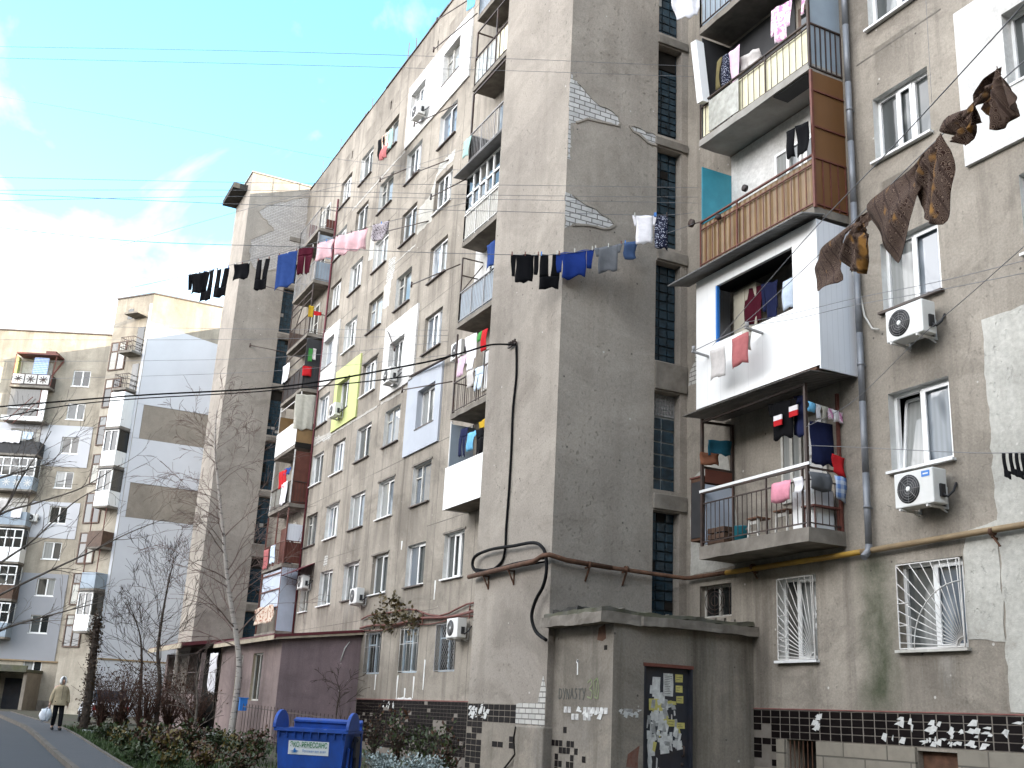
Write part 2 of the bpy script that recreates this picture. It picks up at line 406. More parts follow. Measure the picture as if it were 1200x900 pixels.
M['blockjoint_pale'] = simple('pale_glass_block_joint', (.36, .37, .36), .9, .1, .2, 6, coord='pos')
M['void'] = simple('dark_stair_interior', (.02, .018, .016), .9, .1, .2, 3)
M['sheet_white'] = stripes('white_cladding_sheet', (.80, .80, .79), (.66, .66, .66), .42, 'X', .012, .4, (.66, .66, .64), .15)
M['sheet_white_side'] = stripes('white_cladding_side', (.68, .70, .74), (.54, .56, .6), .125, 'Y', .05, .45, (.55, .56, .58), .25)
M['sheet_cream'] = simple('cream_balcony_sheet', (.74, .70, .50), .6, .3, .07, 2, dirt=(.5, .45, .3), dirtamt=.5, coord='pos')
M['sheet_ochre'] = corrugated('ochre_wavy_sheet', (.21, .125, .05), .16, 'X', (.12, .07, .028))
M['sheet_brown'] = simple('orange_brown_board', (.155, .072, .026), .45, .4, .15, 2, dirt=(.13, .06, .022), dirtamt=.6, coord='pos', stretch=(1,1,.3))
M['sheet_teal'] = simple('teal_board', (.04, .26, .34), .5, .4, .15, 2, dirt=(.02, .14, .2), coord='pos')
M['sheet_grey'] = simple('blue_grey_board', (.26, .31, .36), .55, .35, .1, 2, coord='pos')
M['sheet_paleblue'] = simple('pale_blue_board', (.42, .47, .55), .6, .3, .1, 2, coord='pos')
M['sheet_red'] = simple('red_brown_board', (.11, .038, .026), .6, .3, .2, 3, coord='pos')
M['sheet_dark'] = simple('dark_board', (.03, .03, .032), .6, .3, .2, 3)
M['plastic_film'] = simple('cloudy_plastic_film', (.42, .42, .38), .25, .5, .25, 6, dirt=(.22, .21, .18), dirtscale=5, coord='pos')
M['eave'] = corrugated('grey_corrugated_eave', (.22, .22, .22), .075, 'X', (.10, .09, .085))
M['eave_dark'] = corrugated('dark_corrugated_eave', (.13, .12, .11), .09, 'X')
M['maroon'] = simple('maroon_roof_metal', (.11, .022, .028), .5, .4, .2, 3)
M['purple'] = stucco('mauve_plaster', (.275, .205, .212), (.235, .178, .185), (.15, .115, .118), pits=.1, streak=.7, speck=True, bump=.4)
M['pinkish'] = stucco('dull_pink_plaster', (.26, .20, .19), (.21, .165, .155), (.11, .085, .08), pits=.1, streak=.7, speck=True, bump=.4)
M['fascia'] = simple('cream_eave_board', (.42, .36, .27), .8, .2, .2, 3, dirt=(.2, .15, .1), coord='pos')
M['door'] = simple('dark_blue_steel_door', (.022, .026, .036), .45, .4, .3, 3, dirt=(.05, .035, .03))
M['paper'] = simple('white_paper', (.62, .62, .60), .8, .2, .2, 8, dirt=(.25, .25, .24), dirtscale=12)
M['paper_grey'] = simple('old_grey_paper', (.36, .36, .35), .8, .2, .3, 9, dirt=(.12, .12, .12), dirtscale=14)
M['paper_yellow'] = simple('yellow_paper', (.56, .50, .16), .8, .2, .2, 8, dirt=(.3, .26, .1), dirtscale=12)
M['red_paint'] = simple('old_red_paint', (.17, .075, .055), .8, .2, .3, 6, dirt=(.2, .17, .14), dirtscale=8, coord='pos')
M['graffiti'] = simple('grey_spray_paint', (.10, .10, .09), .9, .1, .2, 12)
M['graffiti_green'] = simple('faded_green_spray', (.17, .22, .11), .9, .1, .2, 12, dirt=(.24, .21, .17), dirtamt=.7)
M['white_paint'] = simple('white_paint_drip', (.66, .66, .64), .8, .2, .08, 12)
# far block
M['far_beige'] = stucco('far_block_render', (.38, .34, .275), (.32, .288, .24), (.17, .148, .12), pits=.1, streak=.6, speck=False, sootz=(24, 5), bump=.2)
M['far_tan'] = stucco('far_gable_render', (.25, .22, .185), (.235, .205, .17), (.16, .14, .12), pits=.1, streak=.2, speck=False, bump=.2)
M['far_white'] = simple('far_pale_blue_plaster', (.49, .50, .525), .88, .15, .06, .35, dirt=(.42, .42, .44), dirtscale=.3, dirtamt=.4, coord='pos')
M['far_grey'] = simple('far_grey_plaster', (.27, .278, .298), .88, .15, .08, .35, dirt=(.27, .27, .28), dirtscale=.3, dirtamt=.4, coord='pos')
# ground, plants
def ground_mats():
    t = NT('asphalt_road'); P = t.pos(); n = t.noise(P, 40, 3, .7); b = t.noise(P, .5, 5, .6)
    c = t.mix(t.ramp(n, [(.35, 0), (.7, 1)]), (.017, .018, .021), (.030, .031, .035)); c = t.mix(t.ramp(b, [(.45, 0), (.7, .6)]), c, (.03, .031, .035))
    t.base(c); t.set(Roughness=.75); t.bump(n, .5, .01); M['asphalt'] = t.m
    t = NT('pavement_asphalt'); P = t.pos(); n = t.noise(P, 30, 3, .7); b = t.noise(P, .8, 5, .6)
    c = t.mix(t.ramp(n, [(.35, 0), (.7, 1)]), (.034, .035, .039), (.054, .054, .058)); c = t.mix(t.ramp(b, [(.45, 0), (.7, .6)]), c, (.055, .054, .055))
    t.base(c); t.set(Roughness=.8); t.bump(n, .5, .01); M['pavement'] = t.m
    t = NT('garden_soil'); P = t.pos(); n = t.noise(P, 6, 6, .7); b = t.noise(P, .6, 5, .6)
    c = t.mix(t.ramp(n, [(.35, 0), (.7, 1)]), (.035, .026, .018), (.075, .06, .04)); c = t.mix(t.ramp(b, [(.45, 0), (.65, .8)]), c, (.035, .05, .016))
    t.base(c); t.set(Roughness=.95); t.bump(n, .8, .05); M['soil'] = t.m
ground_mats()
M['kerb'] = simple('kerb_stone', (.12, .105, .09), .9, .15, .25, 3, dirt=(.1, .09, .075), coord='pos', bump=.3)
def leafmat(name, a, b):
    t = NT(name); P = t.pos(); n = t.noise(P, 3.5, 3, .6); c = t.mix(t.ramp(n, [(.35, 0), (.65, 1)]), a, b)
    t.base(c); t.set(Roughness=.6); t.b.inputs['Specular IOR Level'].default_value = .3; return t.m
M['leaf'] = leafmat('garden_leaf', (.016, .030, .009), (.045, .062, .017))
M['leaf_yellow'] = leafmat('yellowing_leaf', (.07, .055, .014), (.14, .10, .022))
M['leaf_brown'] = leafmat('withered_leaf', (.038, .019, .011), (.085, .04, .02))
M['leaf_silver'] = leafmat('silver_leaf', (.17, .22, .22), (.34, .39, .38))
M['leaf_vine'] = leafmat('dark_creeper_leaf', (.05, .045, .02), (.11, .075, .03))
M['grass'] = leafmat('verge_grass', (.02, .045, .010), (.05, .08, .018))
M['bark'] = simple('dark_bark', (.055, .042, .034), .95, .1, .35, 8, coord='pos', bump=.6)
M['bark_grey'] = simple('grey_brown_bark', (.15, .125, .105), .95, .1, .3, 8, coord='pos', bump=.5)
def birch():
    t = NT('birch_bark'); P = t.pos(); v = t.mapv(P, (3, 3, 14)); n = t.noise(v, 1.0, 4, .65); m = t.noise(P, 1.3, 4, .6)
    c = t.mix(t.ramp(n, [(.56, 0), (.63, 1)]), (.38, .345, .31), (.05, .042, .04)); c = t.mix(t.ramp(m, [(.4, 0), (.7, .5)]), c, (.28, .23, .2))
    t.base(c); t.set(Roughness=.85); t.bump(n, .4, .02); M['birch'] = t.m
birch()
M['twig_red'] = simple('reddish_bare_twig', (.075, .042, .032), .9, .1, .3, 8, coord='pos')
M['twig'] = simple('birch_twig', (.16, .115, .10), .9, .1, .2, 8, coord='pos')
M['ivy_dead'] = leafmat('dead_creeper', (.03, .018, .010), (.06, .034, .016))
M['bin_blue'] = simple('blue_bin_plastic', (.016, .082, .40), .5, .35, .2, 5, dirt=(.03, .06, .19), dirtscale=7, dirtamt=.75, bump=.1, stretch=(1, 1, .45))
M['bin_dark'] = simple('dark_bin_fitting', (.015, .017, .03), .5, .4, .2, 5)
M['bin_trash'] = simple('rubbish_inside_bin', (.10, .09, .08), .9, .1, .5, 5, dirt=(.3, .3, .3), dirtscale=6)
M['sign_green'] = simple('sign_green', (.02, .22, .07), .5, .4, .05, 5)
M['sign_blue'] = simple('sign_blue', (.02, .16, .45), .5, .4, .05, 5)
M['sign_white'] = simple('sign_white', (.76, .77, .76), .5, .4, .04, 5, dirt=(.5, .5, .48), dirtamt=.25)
M['skin'] = simple('skin', (.42, .25, .18), .6, .4, .06, 5)
M['coat'] = simple('beige_coat_cloth', (.40, .32, .21), .9, .1, .15, 9, bump=.1)
M['trouser_black'] = simple('black_trouser_cloth', (.012, .012, .014), .9, .1, .2, 9)
M['scarf_white'] = simple('white_headscarf', (.72, .71, .69), .9, .1, .08, 9)
M['bag_white'] = simple('white_plastic_bag', (.74, .76, .80), .45, .4, .1, 9, bump=.3)
M['car_white'] = simple('white_car_paint', (.70, .72, .76), .25, .5, .03, 2)
M['car_glass'] = simple('car_window', (.02, .025, .03), .05, .6, .2, 2)
M['car_black'] = simple('car_rubber', (.015, .015, .016), .8, .3, .2, 5)
M['lamp_red'] = simple('car_tail_lamp', (.3, .02, .02), .2, .5, .1, 5)
M['cab_beige'] = simple('beige_cabinet', (.38, .35, .28), .6, .3, .08, 2)
M['enamel'] = simple('white_enamel', (.72, .73, .73), .3, .5, .05, 3)
M['basket'] = simple('teal_bucket_plastic', (.02, .20, .26), .5, .4, .1, 5)
M['wood_seat'] = simple('brown_stool_seat', (.17, .08, .045), .6, .3, .2, 6)
# cloth colours
for k, c in {'black': (.004, .004, .005), 'navy': (.012, .016, .05), 'blue': (.022, .05, .17), 'royal': (.010, .028, .15), 'jeans': (.045, .075, .15), 'grey': (.11, .115, .125), 'maroon': (.055, .006, .014), 'pink': (.70, .44, .46),
             'rose': (.66, .27, .34), 'white': (.70, .68, .70), 'red': (.42, .018, .022), 'salmon': (.36, .12, .12), 'sand': (.44, .42, .36), 'lilac': (.68, .48, .60), 'skyblue': (.14, .38, .58), 'teal': (.02, .10, .15),
             'rust': (.20, .085, .05), 'green': (.06, .24, .06), 'yellow': (.5, .32, .03), 'palegrey': (.50, .47, .45), 'paleblue': (.5, .58, .68), 'khaki': (.15, .125, .06), 'mint': (.30, .45, .42)}.items():
    M['c_'+k] = cloth('cloth_'+k, c)
M['c_dots'] = cloth('cloth_dark_dotted', (.012, .014, .03), 'dots', (.4, .42, .5), 34)
M['c_spots'] = cloth('cloth_pale_spotted', (.40, .36, .38), 'spots', (.09, .07, .08), 26)
M['c_check'] = cloth('cloth_blue_check', (.55, .62, .72), 'check', (.06, .17, .48), 7)
M['c_flower'] = cloth('cloth_flowered', (.56, .47, .38), 'spots', (.28, .10, .06), 6)
M['c_pinkfl'] = cloth('cloth_pink_flowered', (.68, .56, .62), 'spots', (.55, .22, .40), 14)
M['c_paisley'] = cloth('cloth_paisley', (.030, .015, .011), 'paisley', (.165, .118, .09), 15)
M['c_patch'] = cloth('cloth_patchwork', (.30, .26, .20), 'spots', (.07, .02, .02), 9)
# ================================================================== the long apartment block
BLD = empty('apartment_block', (-22, D, 0), 'long nine-storey grey rendered apartment block with projecting stair towers, filling the middle and right', 'apartment block')
XL, XR, ZT = -56.6, 75.0, 28.2
COLS = [(-47.2, -45.6), (-44.3, -42.65), (-41.2, -39.5), (-38.0, -36.4), (-34.6, -33.0)]
SILL = [2.82 + 2.715*i for i in range(9)]
WH = 1.42
wins = []          # (x0, x1, z0, z1, style, reveal, sill)
rnd = random.Random(4)
for ci, (x0, x1) in enumerate(COLS):
    for fl in range(9):
        if fl == 0 and ci < 3: continue
        z0 = SILL[fl]
        st = rnd.choice(['two', 'two', 'three', 'old', 'two']); rv = rnd.random() < .45; sl = rnd.choice(['dark', 'dark', 'white'])
        wins.append([x0, x1, z0, z0+WH, st, rv, sl, ci, fl])
def W(ci, fl): return next(w for w in wins if w[7] == ci and w[8] == fl)
W(4, 3)[4] = 'tilt'; W(4, 2)[4] = 'old'; W(3, 3)[4] = 'old'
for c_, f_ in ((3, 2), (1, 2), (1, 1), (4, 1), (3, 4), (4, 3), (4, 8), (3, 8), (0, 3), (2, 1), (3, 5), (0, 4), (3, 3)): W(c_, f_)[5] = True
W(0, 1)[:4] = [-46.9, -45.7, 5.45, 6.9]; W(0, 1)[4] = 'old'
for c_ in (3, 4): W(c_, 0)[4:7] = ['barred', False, 'none']
wins.append([-31.45, -29.95, SILL[1], SILL[1]+WH, 'three', True, 'white', 5, 1])
wins.append([-31.6, -30.1, SILL[0], SILL[0]+WH, 'barred', False, 'none', 5, 0])
# right of the near tower
for i, (z0, z1, st) in enumerate(((5.72, 7.08, 'tiltr'), (8.50, 9.80, 'pair'), (11.36, 12.66, 'three'), (14.1, 15.4, 'pair'), (16.8, 18.1, 'pair'))):
    wins.append([-12.95, -11.68, z0, z1, st, True, 'white' if i != 1 else 'dark', 6, i+1])
wins.append([-12.95, -11.65, 2.88, 4.25, 'pair', False, 'wood', 6, 0])
wins.append([-15.82, -14.83, 2.78, 4.27, 'sun', True, 'white', 7, 0])
wins.append([-18.2, -17.18, 3.68, 4.31, 'vent', False, 'none', 8, 0])
for i in range(5):
    wins.append([-10.1, -8.8, 5.72+2.82*i, 7.05+2.82*i, 'pair', True, 'white', 9, i+1])

def wall_grid(mb, holes, a0, a1, z0, z1, P, flip=False, mwall=0):
    """wall in the plane P(a, z, depth); holes = (a0, a1, z0, z1, depth, reveal material)"""
    A = sorted({a0, a1, *[v for h in holes for v in h[:2] if a0 < v < a1]}); Z = sorted({z0, z1, *[v for h in holes for v in h[2:4] if z0 < v < z1]})
    for i in range(len(A)-1):
        # merge vertically where the column has no hole
        run = None
        for j in range(len(Z)-1):
            ca, cz = (A[i]+A[i+1])/2, (Z[j]+Z[j+1])/2
            inh = any(h[0] < ca < h[1] and h[2] < cz < h[3] for h in holes)
            if not inh:
                if run is None: run = Z[j]
            if inh or j == len(Z)-2:
                if run is not None:
                    top = Z[j] if inh else Z[j+1]
                    q = [P(A[i], run, 0), P(A[i+1], run, 0), P(A[i+1], top, 0), P(A[i], top, 0)]
                    mb.mat(mwall).face(q[::-1] if flip else q); run = None
    for h in holes:
        b0, b1, y0, y1, dp, rm = h
        mb.mat(rm)
        c = [(b0, y0), (b1, y0), (b1, y1), (b0, y1)]
        for k in range(4):
            (p, q), (r_, s_) = c[k], c[(k+1) % 4]
            f = [P(p, q, 0), P(p, q, dp), P(r_, s_, dp), P(r_, s_, 0)]
            mb.face(f[::-1] if flip else f)

RD = .2
mb = MB()
holes = [(w[0], w[1], w[2], w[3], RD, 1 if w[5] else 0) for w in wins]
# basement openings
holes += [(-15.68, -14.9, .35, 1.49, .4, 0), (-12.73, -11.95, .35, 1.44, .25, 0)]
# attic vent slots
vents = [(-46.0+i*5.2, 26.75) for i in range(4)]
holes += [(x, x+.16, z, z+.42, .3, 0) for x, z in vents]
wall_grid(mb, holes, XL, XR, -.6, ZT, lambda a, z, d: (a, D+d, z))
mb.mat(0)
mb.face([(XL, D+14, -.6), (XL, D, -.6), (XL, D, ZT), (XL, D+14, ZT)][::-1][::-1])
mb.face([(XR, D, -.6), (XR, D+14, -.6), (XR, D+14, ZT), (XR, D, ZT)])
mb.face([(XR, D+14, -.6), (XL, D+14, -.6), (XL, D+14, ZT), (XR, D+14, ZT)])
mb.mat(2).face([(XL, D, ZT), (XR, D, ZT), (XR, D+14, ZT), (XL, D+14, ZT)])
for h in holes[-6:]:
    mb.mat(3).face([(h[0], D+h[4], h[2]), (h[1], D+h[4], h[2]), (h[1], D+h[4], h[3]), (h[0], D+h[4], h[3])])
mb.build('wall', [M['stucco'], M['reveal'], M['roof_felt'], M['void']], BLD)
# parapet coping of bent sheet, slightly uneven
mb = MB()
x = XL
while x < XR:
    L = rnd.uniform(1.6, 3.2); dz = rnd.uniform(-.02, .03)
    mb.box(x+.004, min(XR, x+L)-.004, D-.05+rnd.uniform(-.015, .015), D+.25, ZT+.004, ZT+.05+dz); x += L
for k in range(9):
    x = rnd.uniform(-52, -30); mb.bar((x, D+.1, ZT), (x+rnd.uniform(-.1, .1), D+.1, ZT+rnd.uniform(.5, 1.3)), .03)
mb.build('parapet_coping', M['sill_dark'], BLD)
# panel joints
mb = MB()
jx = [-48.3, -45.0, -41.9, -38.75, -35.5, -32.3, -29.2, -25.6]
for x in jx:
    zz = 2.0
    while zz < 27.9:
        L = rnd.uniform(.8, 2.0)
        cx = x + rnd.uniform(-.012, .012)
        ok = not any(w[0]-.1 < cx < w[1]+.1 and w[2]-.2 < zz+L and w[3]+.1 > zz for w in wins)
        if ok: mb.box(cx-.009, cx+.009, D-.004, D+.01, zz, min(27.9, zz+L))
        zz += L
for fl in range(1, 10):
    z = 2.0 + 2.715*fl
    x = -48
    while x < -23:
        L = rnd.uniform(.7, 2.2)
        if rnd.random() < .8: mb.box(x, x+L, D-.0035, D+.01, z-.009+rnd.uniform(-.01, .01), z+.009)
        x += L
for z in (13.55,):
    mb.box(-13.3, -11.3, D-.004, D+.01, z, z+.03)
mb.build('panel_joint', M['joint'], BLD)

# ---- plaster patches with thickness
def blob(pts, jag=.05, n=5, r=random.Random(2)):
    out = []
    for i, p in enumerate(pts):
        q = pts[(i+1) % len(pts)]
        L = math.hypot(q[0]-p[0], q[1]-p[1]); m = max(1, int(L/.14)) if n else 1
        for k in range(m):
            t = k/m; w = jag if 0 < k < m else jag*.4
            out.append((p[0]+(q[0]-p[0])*t + r.uniform(-w, w), p[1]+(q[1]-p[1])*t + r.uniform(-w, w)))
    return out
def patch(name, pts, mat, th=.006, jag=.05):
    mb = MB(); mb.prism(blob(pts, jag), (0, D, 0), (1, 0, 0), (0, 0, 1), th)
    return mb.build(name, mat, BLD)
def panel_ring(name, x0, x1, z0, z1, hole, mat, th=.07, cut=None):
    mb = MB()
    if not isinstance(hole[0], list): hole = [hole]
    P = lambda a, z, d: (a, D-th+d, z)
    hs = [(h[0]+.01, h[1]-.01, h[2]+.004, h[3]-.01, th+RD-.03, 0) for h in hole]
    wall_grid(mb, hs, x0, x1, z0, z1, P)
    for q in (((x0, z0), (x0, z1)), ((x0, z1), (x1, z1)), ((x1, z1), (x1, z0)), ((x1, z0), (x0, z0))):
        (a, b), (c, d) = q
        mb.face([(a, D-th, b), (c, D-th, d), (c, D+.001, d), (a, D+.001, b)])
    return mb.build(name, mat, BLD)
w = W(4, 4)
panel_ring('insulation_panel', -38.65, -35.25, 13.0, 15.92, W(3, 4), M['plaster_white'])
panel_ring('insulation_panel', -35.65, -32.5, 10.18, 13.05, W(4, 3), M['plaster_blue'])
panel_ring('insulation_panel', -44.72, -41.45, 12.98, 15.7, W(1, 4), M['plaster_green'])
panel_ring('insulation_panel', -47.25, -45.0, 15.5, 18.3, W(0, 5), M['plaster_white'])
panel_ring('insulation_panel', -38.3, -32.0, 23.62, 26.45, [W(3, 8), W(4, 8)], M['plaster_white'])
panel_ring('insulation_panel', -11.0, -7.6, 10.4, 13.25, next(w for w in wins if w[7] == 9 and w[8] == 3), M['plaster_white'])
mb = MB(); mb.box(-30.35, -29.2, D-.05, D, 15.0, 17.5); mb.build('insulation_panel', M['plaster_white'], BLD)
# skim-coat patches and bare plaster
patch('plaster_patch', [(-36.2, 19.0), (-34.7, 19.0), (-34.6, 20.7), (-33.0, 20.75), (-32.9, 21.1), (-34.3, 21.15), (-35.0, 20.2), (-36.1, 20.1)], M['plaster_pale'])
patch('plaster_patch', [(-41.9, 20.0), (-41.3, 19.9), (-41.2, 21.3), (-41.8, 21.4)], M['plaster_pale'])
patch('plaster_patch', [(-39.4, 17.0), (-38.7, 16.9), (-38.6, 18.2), (-39.4, 18.0)], M['plaster_pale'])
patch('plaster_patch', [(-10.98, 3.05), (-10.98, 7.78), (-7.0, 7.75), (-7.0, 2.05), (-11.0, 2.02), (-11.02, 2.9)], M['plaster_pale'], .012, .03)
patch('plaster_patch', [(-11.66, 3.02), (-11.0, 2.98), (-10.99, 4.7), (-11.5, 4.62), (-11.63, 4.3)], M['plaster_pale'], .0085, .02)
# pale patch hidden behind the open balcony, left of the brown cupboard
patch('plaster_patch', [(-18.5, 4.55), (-17.0, 4.62), (-17.0, 5.6), (-17.3, 7.0), (-18.5, 6.55)], M['plaster_pale'], .007, .02)
for pts in ([(-39.3, 18.1), (-38.5, 18.0), (-38.3, 18.9), (-39.1, 19.1)], [(-48.2, 13.0), (-44.9, 12.75), (-44.8, 13.02), (-48.1, 13.4)], [(-44.0, 7.2), (-43.55, 7.15), (-43.5, 7.55), (-43.9, 7.6)], [(-18.6, 8.6), (-17.6, 8.6), (-17.6, 9.9), (-18.2, 9.7)]):
    patch('bare_brick_patch', pts, M['brick_front'], .005, .07)
for (x0, x1, z, h) in ((-47.9, -44.8, 13.02, .12), (-44.8, -39.0, 12.86, .09), (-38.6, -35.8, 12.82, .1), (-45.0, -39.5, 23.6, .1), (-39.5, -38.3, 23.55, .08), (-39.2, -36.2, 18.6, .05), (-48.0, -46.8, 18.45, .06)):
    mb = MB(); mb.prism(blob([(x0, z), (x1, z-.05), (x1, z+h*.6), (x0, z+h)], .025), (0, D, 0), (1, 0, 0), (0, 0, 1), .012); mb.build('joint_repair', M['mortar'], BLD)
# white drips below the barred windows
for x, z0, z1 in ((-34.6, 2.0, 2.75), (-33.2, 2.05, 2.7), (-33.9, 2.0, 2.35), (-36.7, 2.3, 2.8), (-32.4, 2.3, 3.2), (-32.0, 5.0, 5.6), (-35.2, 6.9, 7.2)):
    patch('paint_drip', [(x, z0), (x+.06, z0), (x+.09, z1), (x-.02, z1)], M['white_paint'], .004, .02)
patch('paint_drip', [(-34.55, 1.99), (-33.15, 1.99), (-33.3, 2.06), (-34.4, 2.07)], M['white_paint'], .004, .03)

# ---- windows
def add_window(w, par, y=D, dep=RD, far=False):
    x0, x1, z0, z1, st, rv, sl = w[:7]
    old = st in ('old', 'vent'); fm = M['wood_white'] if old else M['pvc']
    if st == 'barred': fm = M['wood_blue']
    f = .05 if old else .065
    yf0, yf1 = y+dep-.07, y+dep
    mb = MB()
    mb.box(x0, x1, yf0, yf1, z0, z0+f); mb.box(x0, x1, yf0, yf1, z1-f, z1); mb.box(x0, x0+f, yf0, yf1, z0+f, z1-f); mb.box(x1-f, x1, yf0, yf1, z0+f, z1-f)
    ins = (x0+f, x1-f, z0+f, z1-f); Wd = ins[1]-ins[0]
    ms = {'two': [.5], 'pair': [.5], 'tilt': [.42], 'tiltr': [.48], 'three': [.36, .68], 'old': [.34], 'barred': [.5], 'sun': [.4], 'vent': [.5]}[st]
    for k in ms:
        xc = ins[0]+Wd*k; mb.box(xc-.035, xc+.035, yf0-.012, yf1-.004, ins[2]-.003, ins[3]+.003)
    if st in ('old', 'barred'):
        zc = ins[3]-.36; mb.box(ins[0]-.003, ins[0]+Wd*ms[0]-.034, yf0-.006, yf1-.006, zc-.02, zc+.02)
    if st in ('two', 'pair', 'three', 'tilt', 'tiltr', 'sun'):   # sash of the opening wing
        a = ins[0]+Wd*ms[0]+.035 if st != 'tiltr' else ins[0]; b = ins[1] if st != 'three' else ins[0]+Wd*ms[1]-.035
        if st == 'tiltr': a = ins[0]+Wd*ms[0]+.035
        g = .045; y0_ = yf0-.028
        mb.box(a-.01, b+.01, y0_, yf0-.001, ins[2]-.01, ins[2]+g); mb.box(a-.01, b+.01, y0_, yf0-.001, ins[3]-g, ins[3]+.01); mb.box(a-.01, a+g, y0_, yf0-.001, ins[2]+g, ins[3]-g); mb.box(b-g, b+.01, y0_, yf0-.001, ins[2]+g, ins[3]-g)
    if st == 'tiltr':  # the left wing tilted inwards: its frame leans back
        a, b = ins[0]+.03, ins[0]+Wd*ms[0]-.06
        for p, q in (((a, yf1-.01, ins[2]+.02), (a, yf1+.13, ins[3]-.04)), ((b, yf1-.01, ins[2]+.02), (b, yf1+.13, ins[3]-.04)), ((a, yf1+.13, ins[3]-.04), (b, yf1+.13, ins[3]-.04)), ((a, yf1-.01, ins[2]+.02), (b, yf1-.01, ins[2]+.02))): mb.bar(p, q, .05)
    wo = mb.build('window', fm, par)
    pm = MB(); n = len(ms)+1; ks = [0]+ms+[1]
    for i in range(n):
        a, b = ins[0]+Wd*ks[i], ins[0]+Wd*ks[i+1]; tl = rnd.uniform(-.006, .006); tz = rnd.uniform(-.006, .006)
        pm.mat((i+rnd.choice((0, 1))) % 2 if st not in ('pair', 'tiltr', 'sun') else i % 2)
        ya = y+dep-.03
        if st == 'tiltr' and i == 0: pm.mat(0).face([(a, yf1, ins[2]), (b, yf1, ins[2]), (b, yf1+.14, ins[3]), (a, yf1+.14, ins[3])]); continue
        pm.face([(a, ya+tl, ins[2]), (b, ya-tl, ins[2]), (b, ya-tl+tz, ins[3]), (a, ya+tl+tz, ins[3])])
    g1 = M['glass_dark'] if st in ('vent', 'barred', 'sun') else M['glass']
    pm.build('pane', [g1, M['glass_sky'] if (rnd.random() < .5 or st in ('pair', 'tiltr')) and st not in ('vent', 'barred') else M['glass']], wo)
    if sl != 'none':
        sm = MB(); t = .03
        sm.box(x0+.004, x1-.004, y-.004, yf0-.03, z0+.002, z0+t)
        sm.box(x0-.05, x1+.05, y-.09, y-.004, z0-.012, z0+t)
        sm.build('sill', {'dark': M['sill_dark'], 'white': M['sill_white'], 'wood': M['wood_white']}[sl], wo)
    return wo
WO = {}
for w in wins: WO[(w[7], w[8])] = add_window(w, BLD)
# grilles
def grille_vert(w, wo, mat, nx=6):
    x0, x1, z0, z1 = w[:4]; mb = MB(); y = D-.02
    for z in (z0+.05, (z0+z1)/2+.2, z1-.05): mb.bar((x0+.03, y, z), (x1-.03, y, z), .022, .012)
    for i in range(nx+1):
        x = x0+.05+(x1-x0-.1)*i/nx; mb.tube([(x, y, z0+.02), (x, y, z1-.02)], .009, 5)
    mb.build('grille', mat, wo)
grille_vert(W(3, 0), WO[(3, 0)], M['iron_grey'], 5); grille_vert(W(4, 0), WO[(4, 0)], M['iron_white'], 5)
def grille_mesh(w, wo, mat):
    x0, x1, z0, z1 = w[:4]; mb = MB(); y = D-.02; n = 9
    for i in range(-n, n+1):
        for s in (1, -1):
            a = (x0+.04, z0+(z1-z0)*(i/n) if s > 0 else z0+(z1-z0)*(i/n+1)); L = x1-x0-.08
            p = []
            for k in range(25):
                xx = a[0]+L*k/24; zz = a[1]+s*(k/24)*(z1-z0)
                if z0+.03 <= zz <= z1-.03: p.append((xx, y, zz))
            if len(p) > 2: mb.tube([p[0], p[-1]], .006, 4)
    for z in (z0+.03, z1-.03): mb.bar((x0+.03, y, z), (x1-.03, y, z), .02)
    for x in (x0+.03, x1-.03): mb.bar((x, y, z0+.03), (x, y, z1-.03), .02)
    mb.build('grille', mat, wo)
grille_mesh(W(5, 0), WO[(5, 0)], M['iron_grey'])
def grille_sun(w, wo, mat, n=13, cross=False):
    x0, x1, z0, z1 = w[0]+.03, w[1]-.02, w[2]+.05, w[3]-.03; mb = MB(); y = D-.05
    for a, b in (((x0, z0), (x1, z0)), ((x0, z1), (x1, z1)), ((x0, z0), (x0, z1)), ((x1, z0), (x1, z1))): mb.bar((a[0], y, a[1]), (b[0], y, b[1]), .018)
    for i in range(n):
        an = (i+.6)/n*math.pi/2; dx, dz = -math.cos(an), math.sin(an); t = min((x1-x0)/max(1e-6, -dx), (z1-z0)/max(1e-6, dz))
        mb.tube([(x1+dx*.1, y, z0+dz*.1), (x1+dx*t, y, z0+dz*t)], .0085, 5)
    for rr in ((.14, .95) if not cross else (.1,)):
        mb.tube([(x1-rr*math.cos(k/16*math.pi/2), y-.012, z0+rr*math.sin(k/16*math.pi/2)) for k in range(17)], .009, 5)
    for k in (1, 2): z = z0+(z1-z0)*k/3*.8; mb.tube([(x0, y-.01, z), (x0+.25, y-.01, z)], .008, 5)
    mb.build('grille', mat, wo)
grille_sun(W(6, 0), WO[(6, 0)], M['iron_white'], 13); grille_sun(W(7, 0), WO[(7, 0)], M['iron_white'], 15, True)
w = W(8, 0); mb = MB(); y = D-.01; c = ((w[0]+w[1])/2, (w[2]+w[3])/2)
for k in range(3):
    rr = .1+.08*k; mb.tube([(c[0]+rr*1.2*math.cos(a/16*2*math.pi), y, c[1]+rr*math.sin(a/16*2*math.pi)) for a in range(17)], .009, 4)
for i in range(5): mb.tube([(w[0]+.05+i*(w[1]-w[0]-.1)/4, y, w[2]+.02), (w[0]+.05+i*(w[1]-w[0]-.1)/4, y, w[3]-.02)], .008, 4)
mb.build('grille', M['iron'], WO[(8, 0)])
# rusty lintel strips over some windows
for c_, f_ in ((3, 1), (5, 1), (3, 2), (1, 2), (4, 2), (2, 1), (2, 4)):
    w = W(c_, f_); mb = MB(); mb.box(w[0]-.12, w[1]+.08, D-.035, D-.002, w[3]+.01, w[3]+.07); mb.build('lintel_strip', M['concrete'], WO[(c_, f_)])

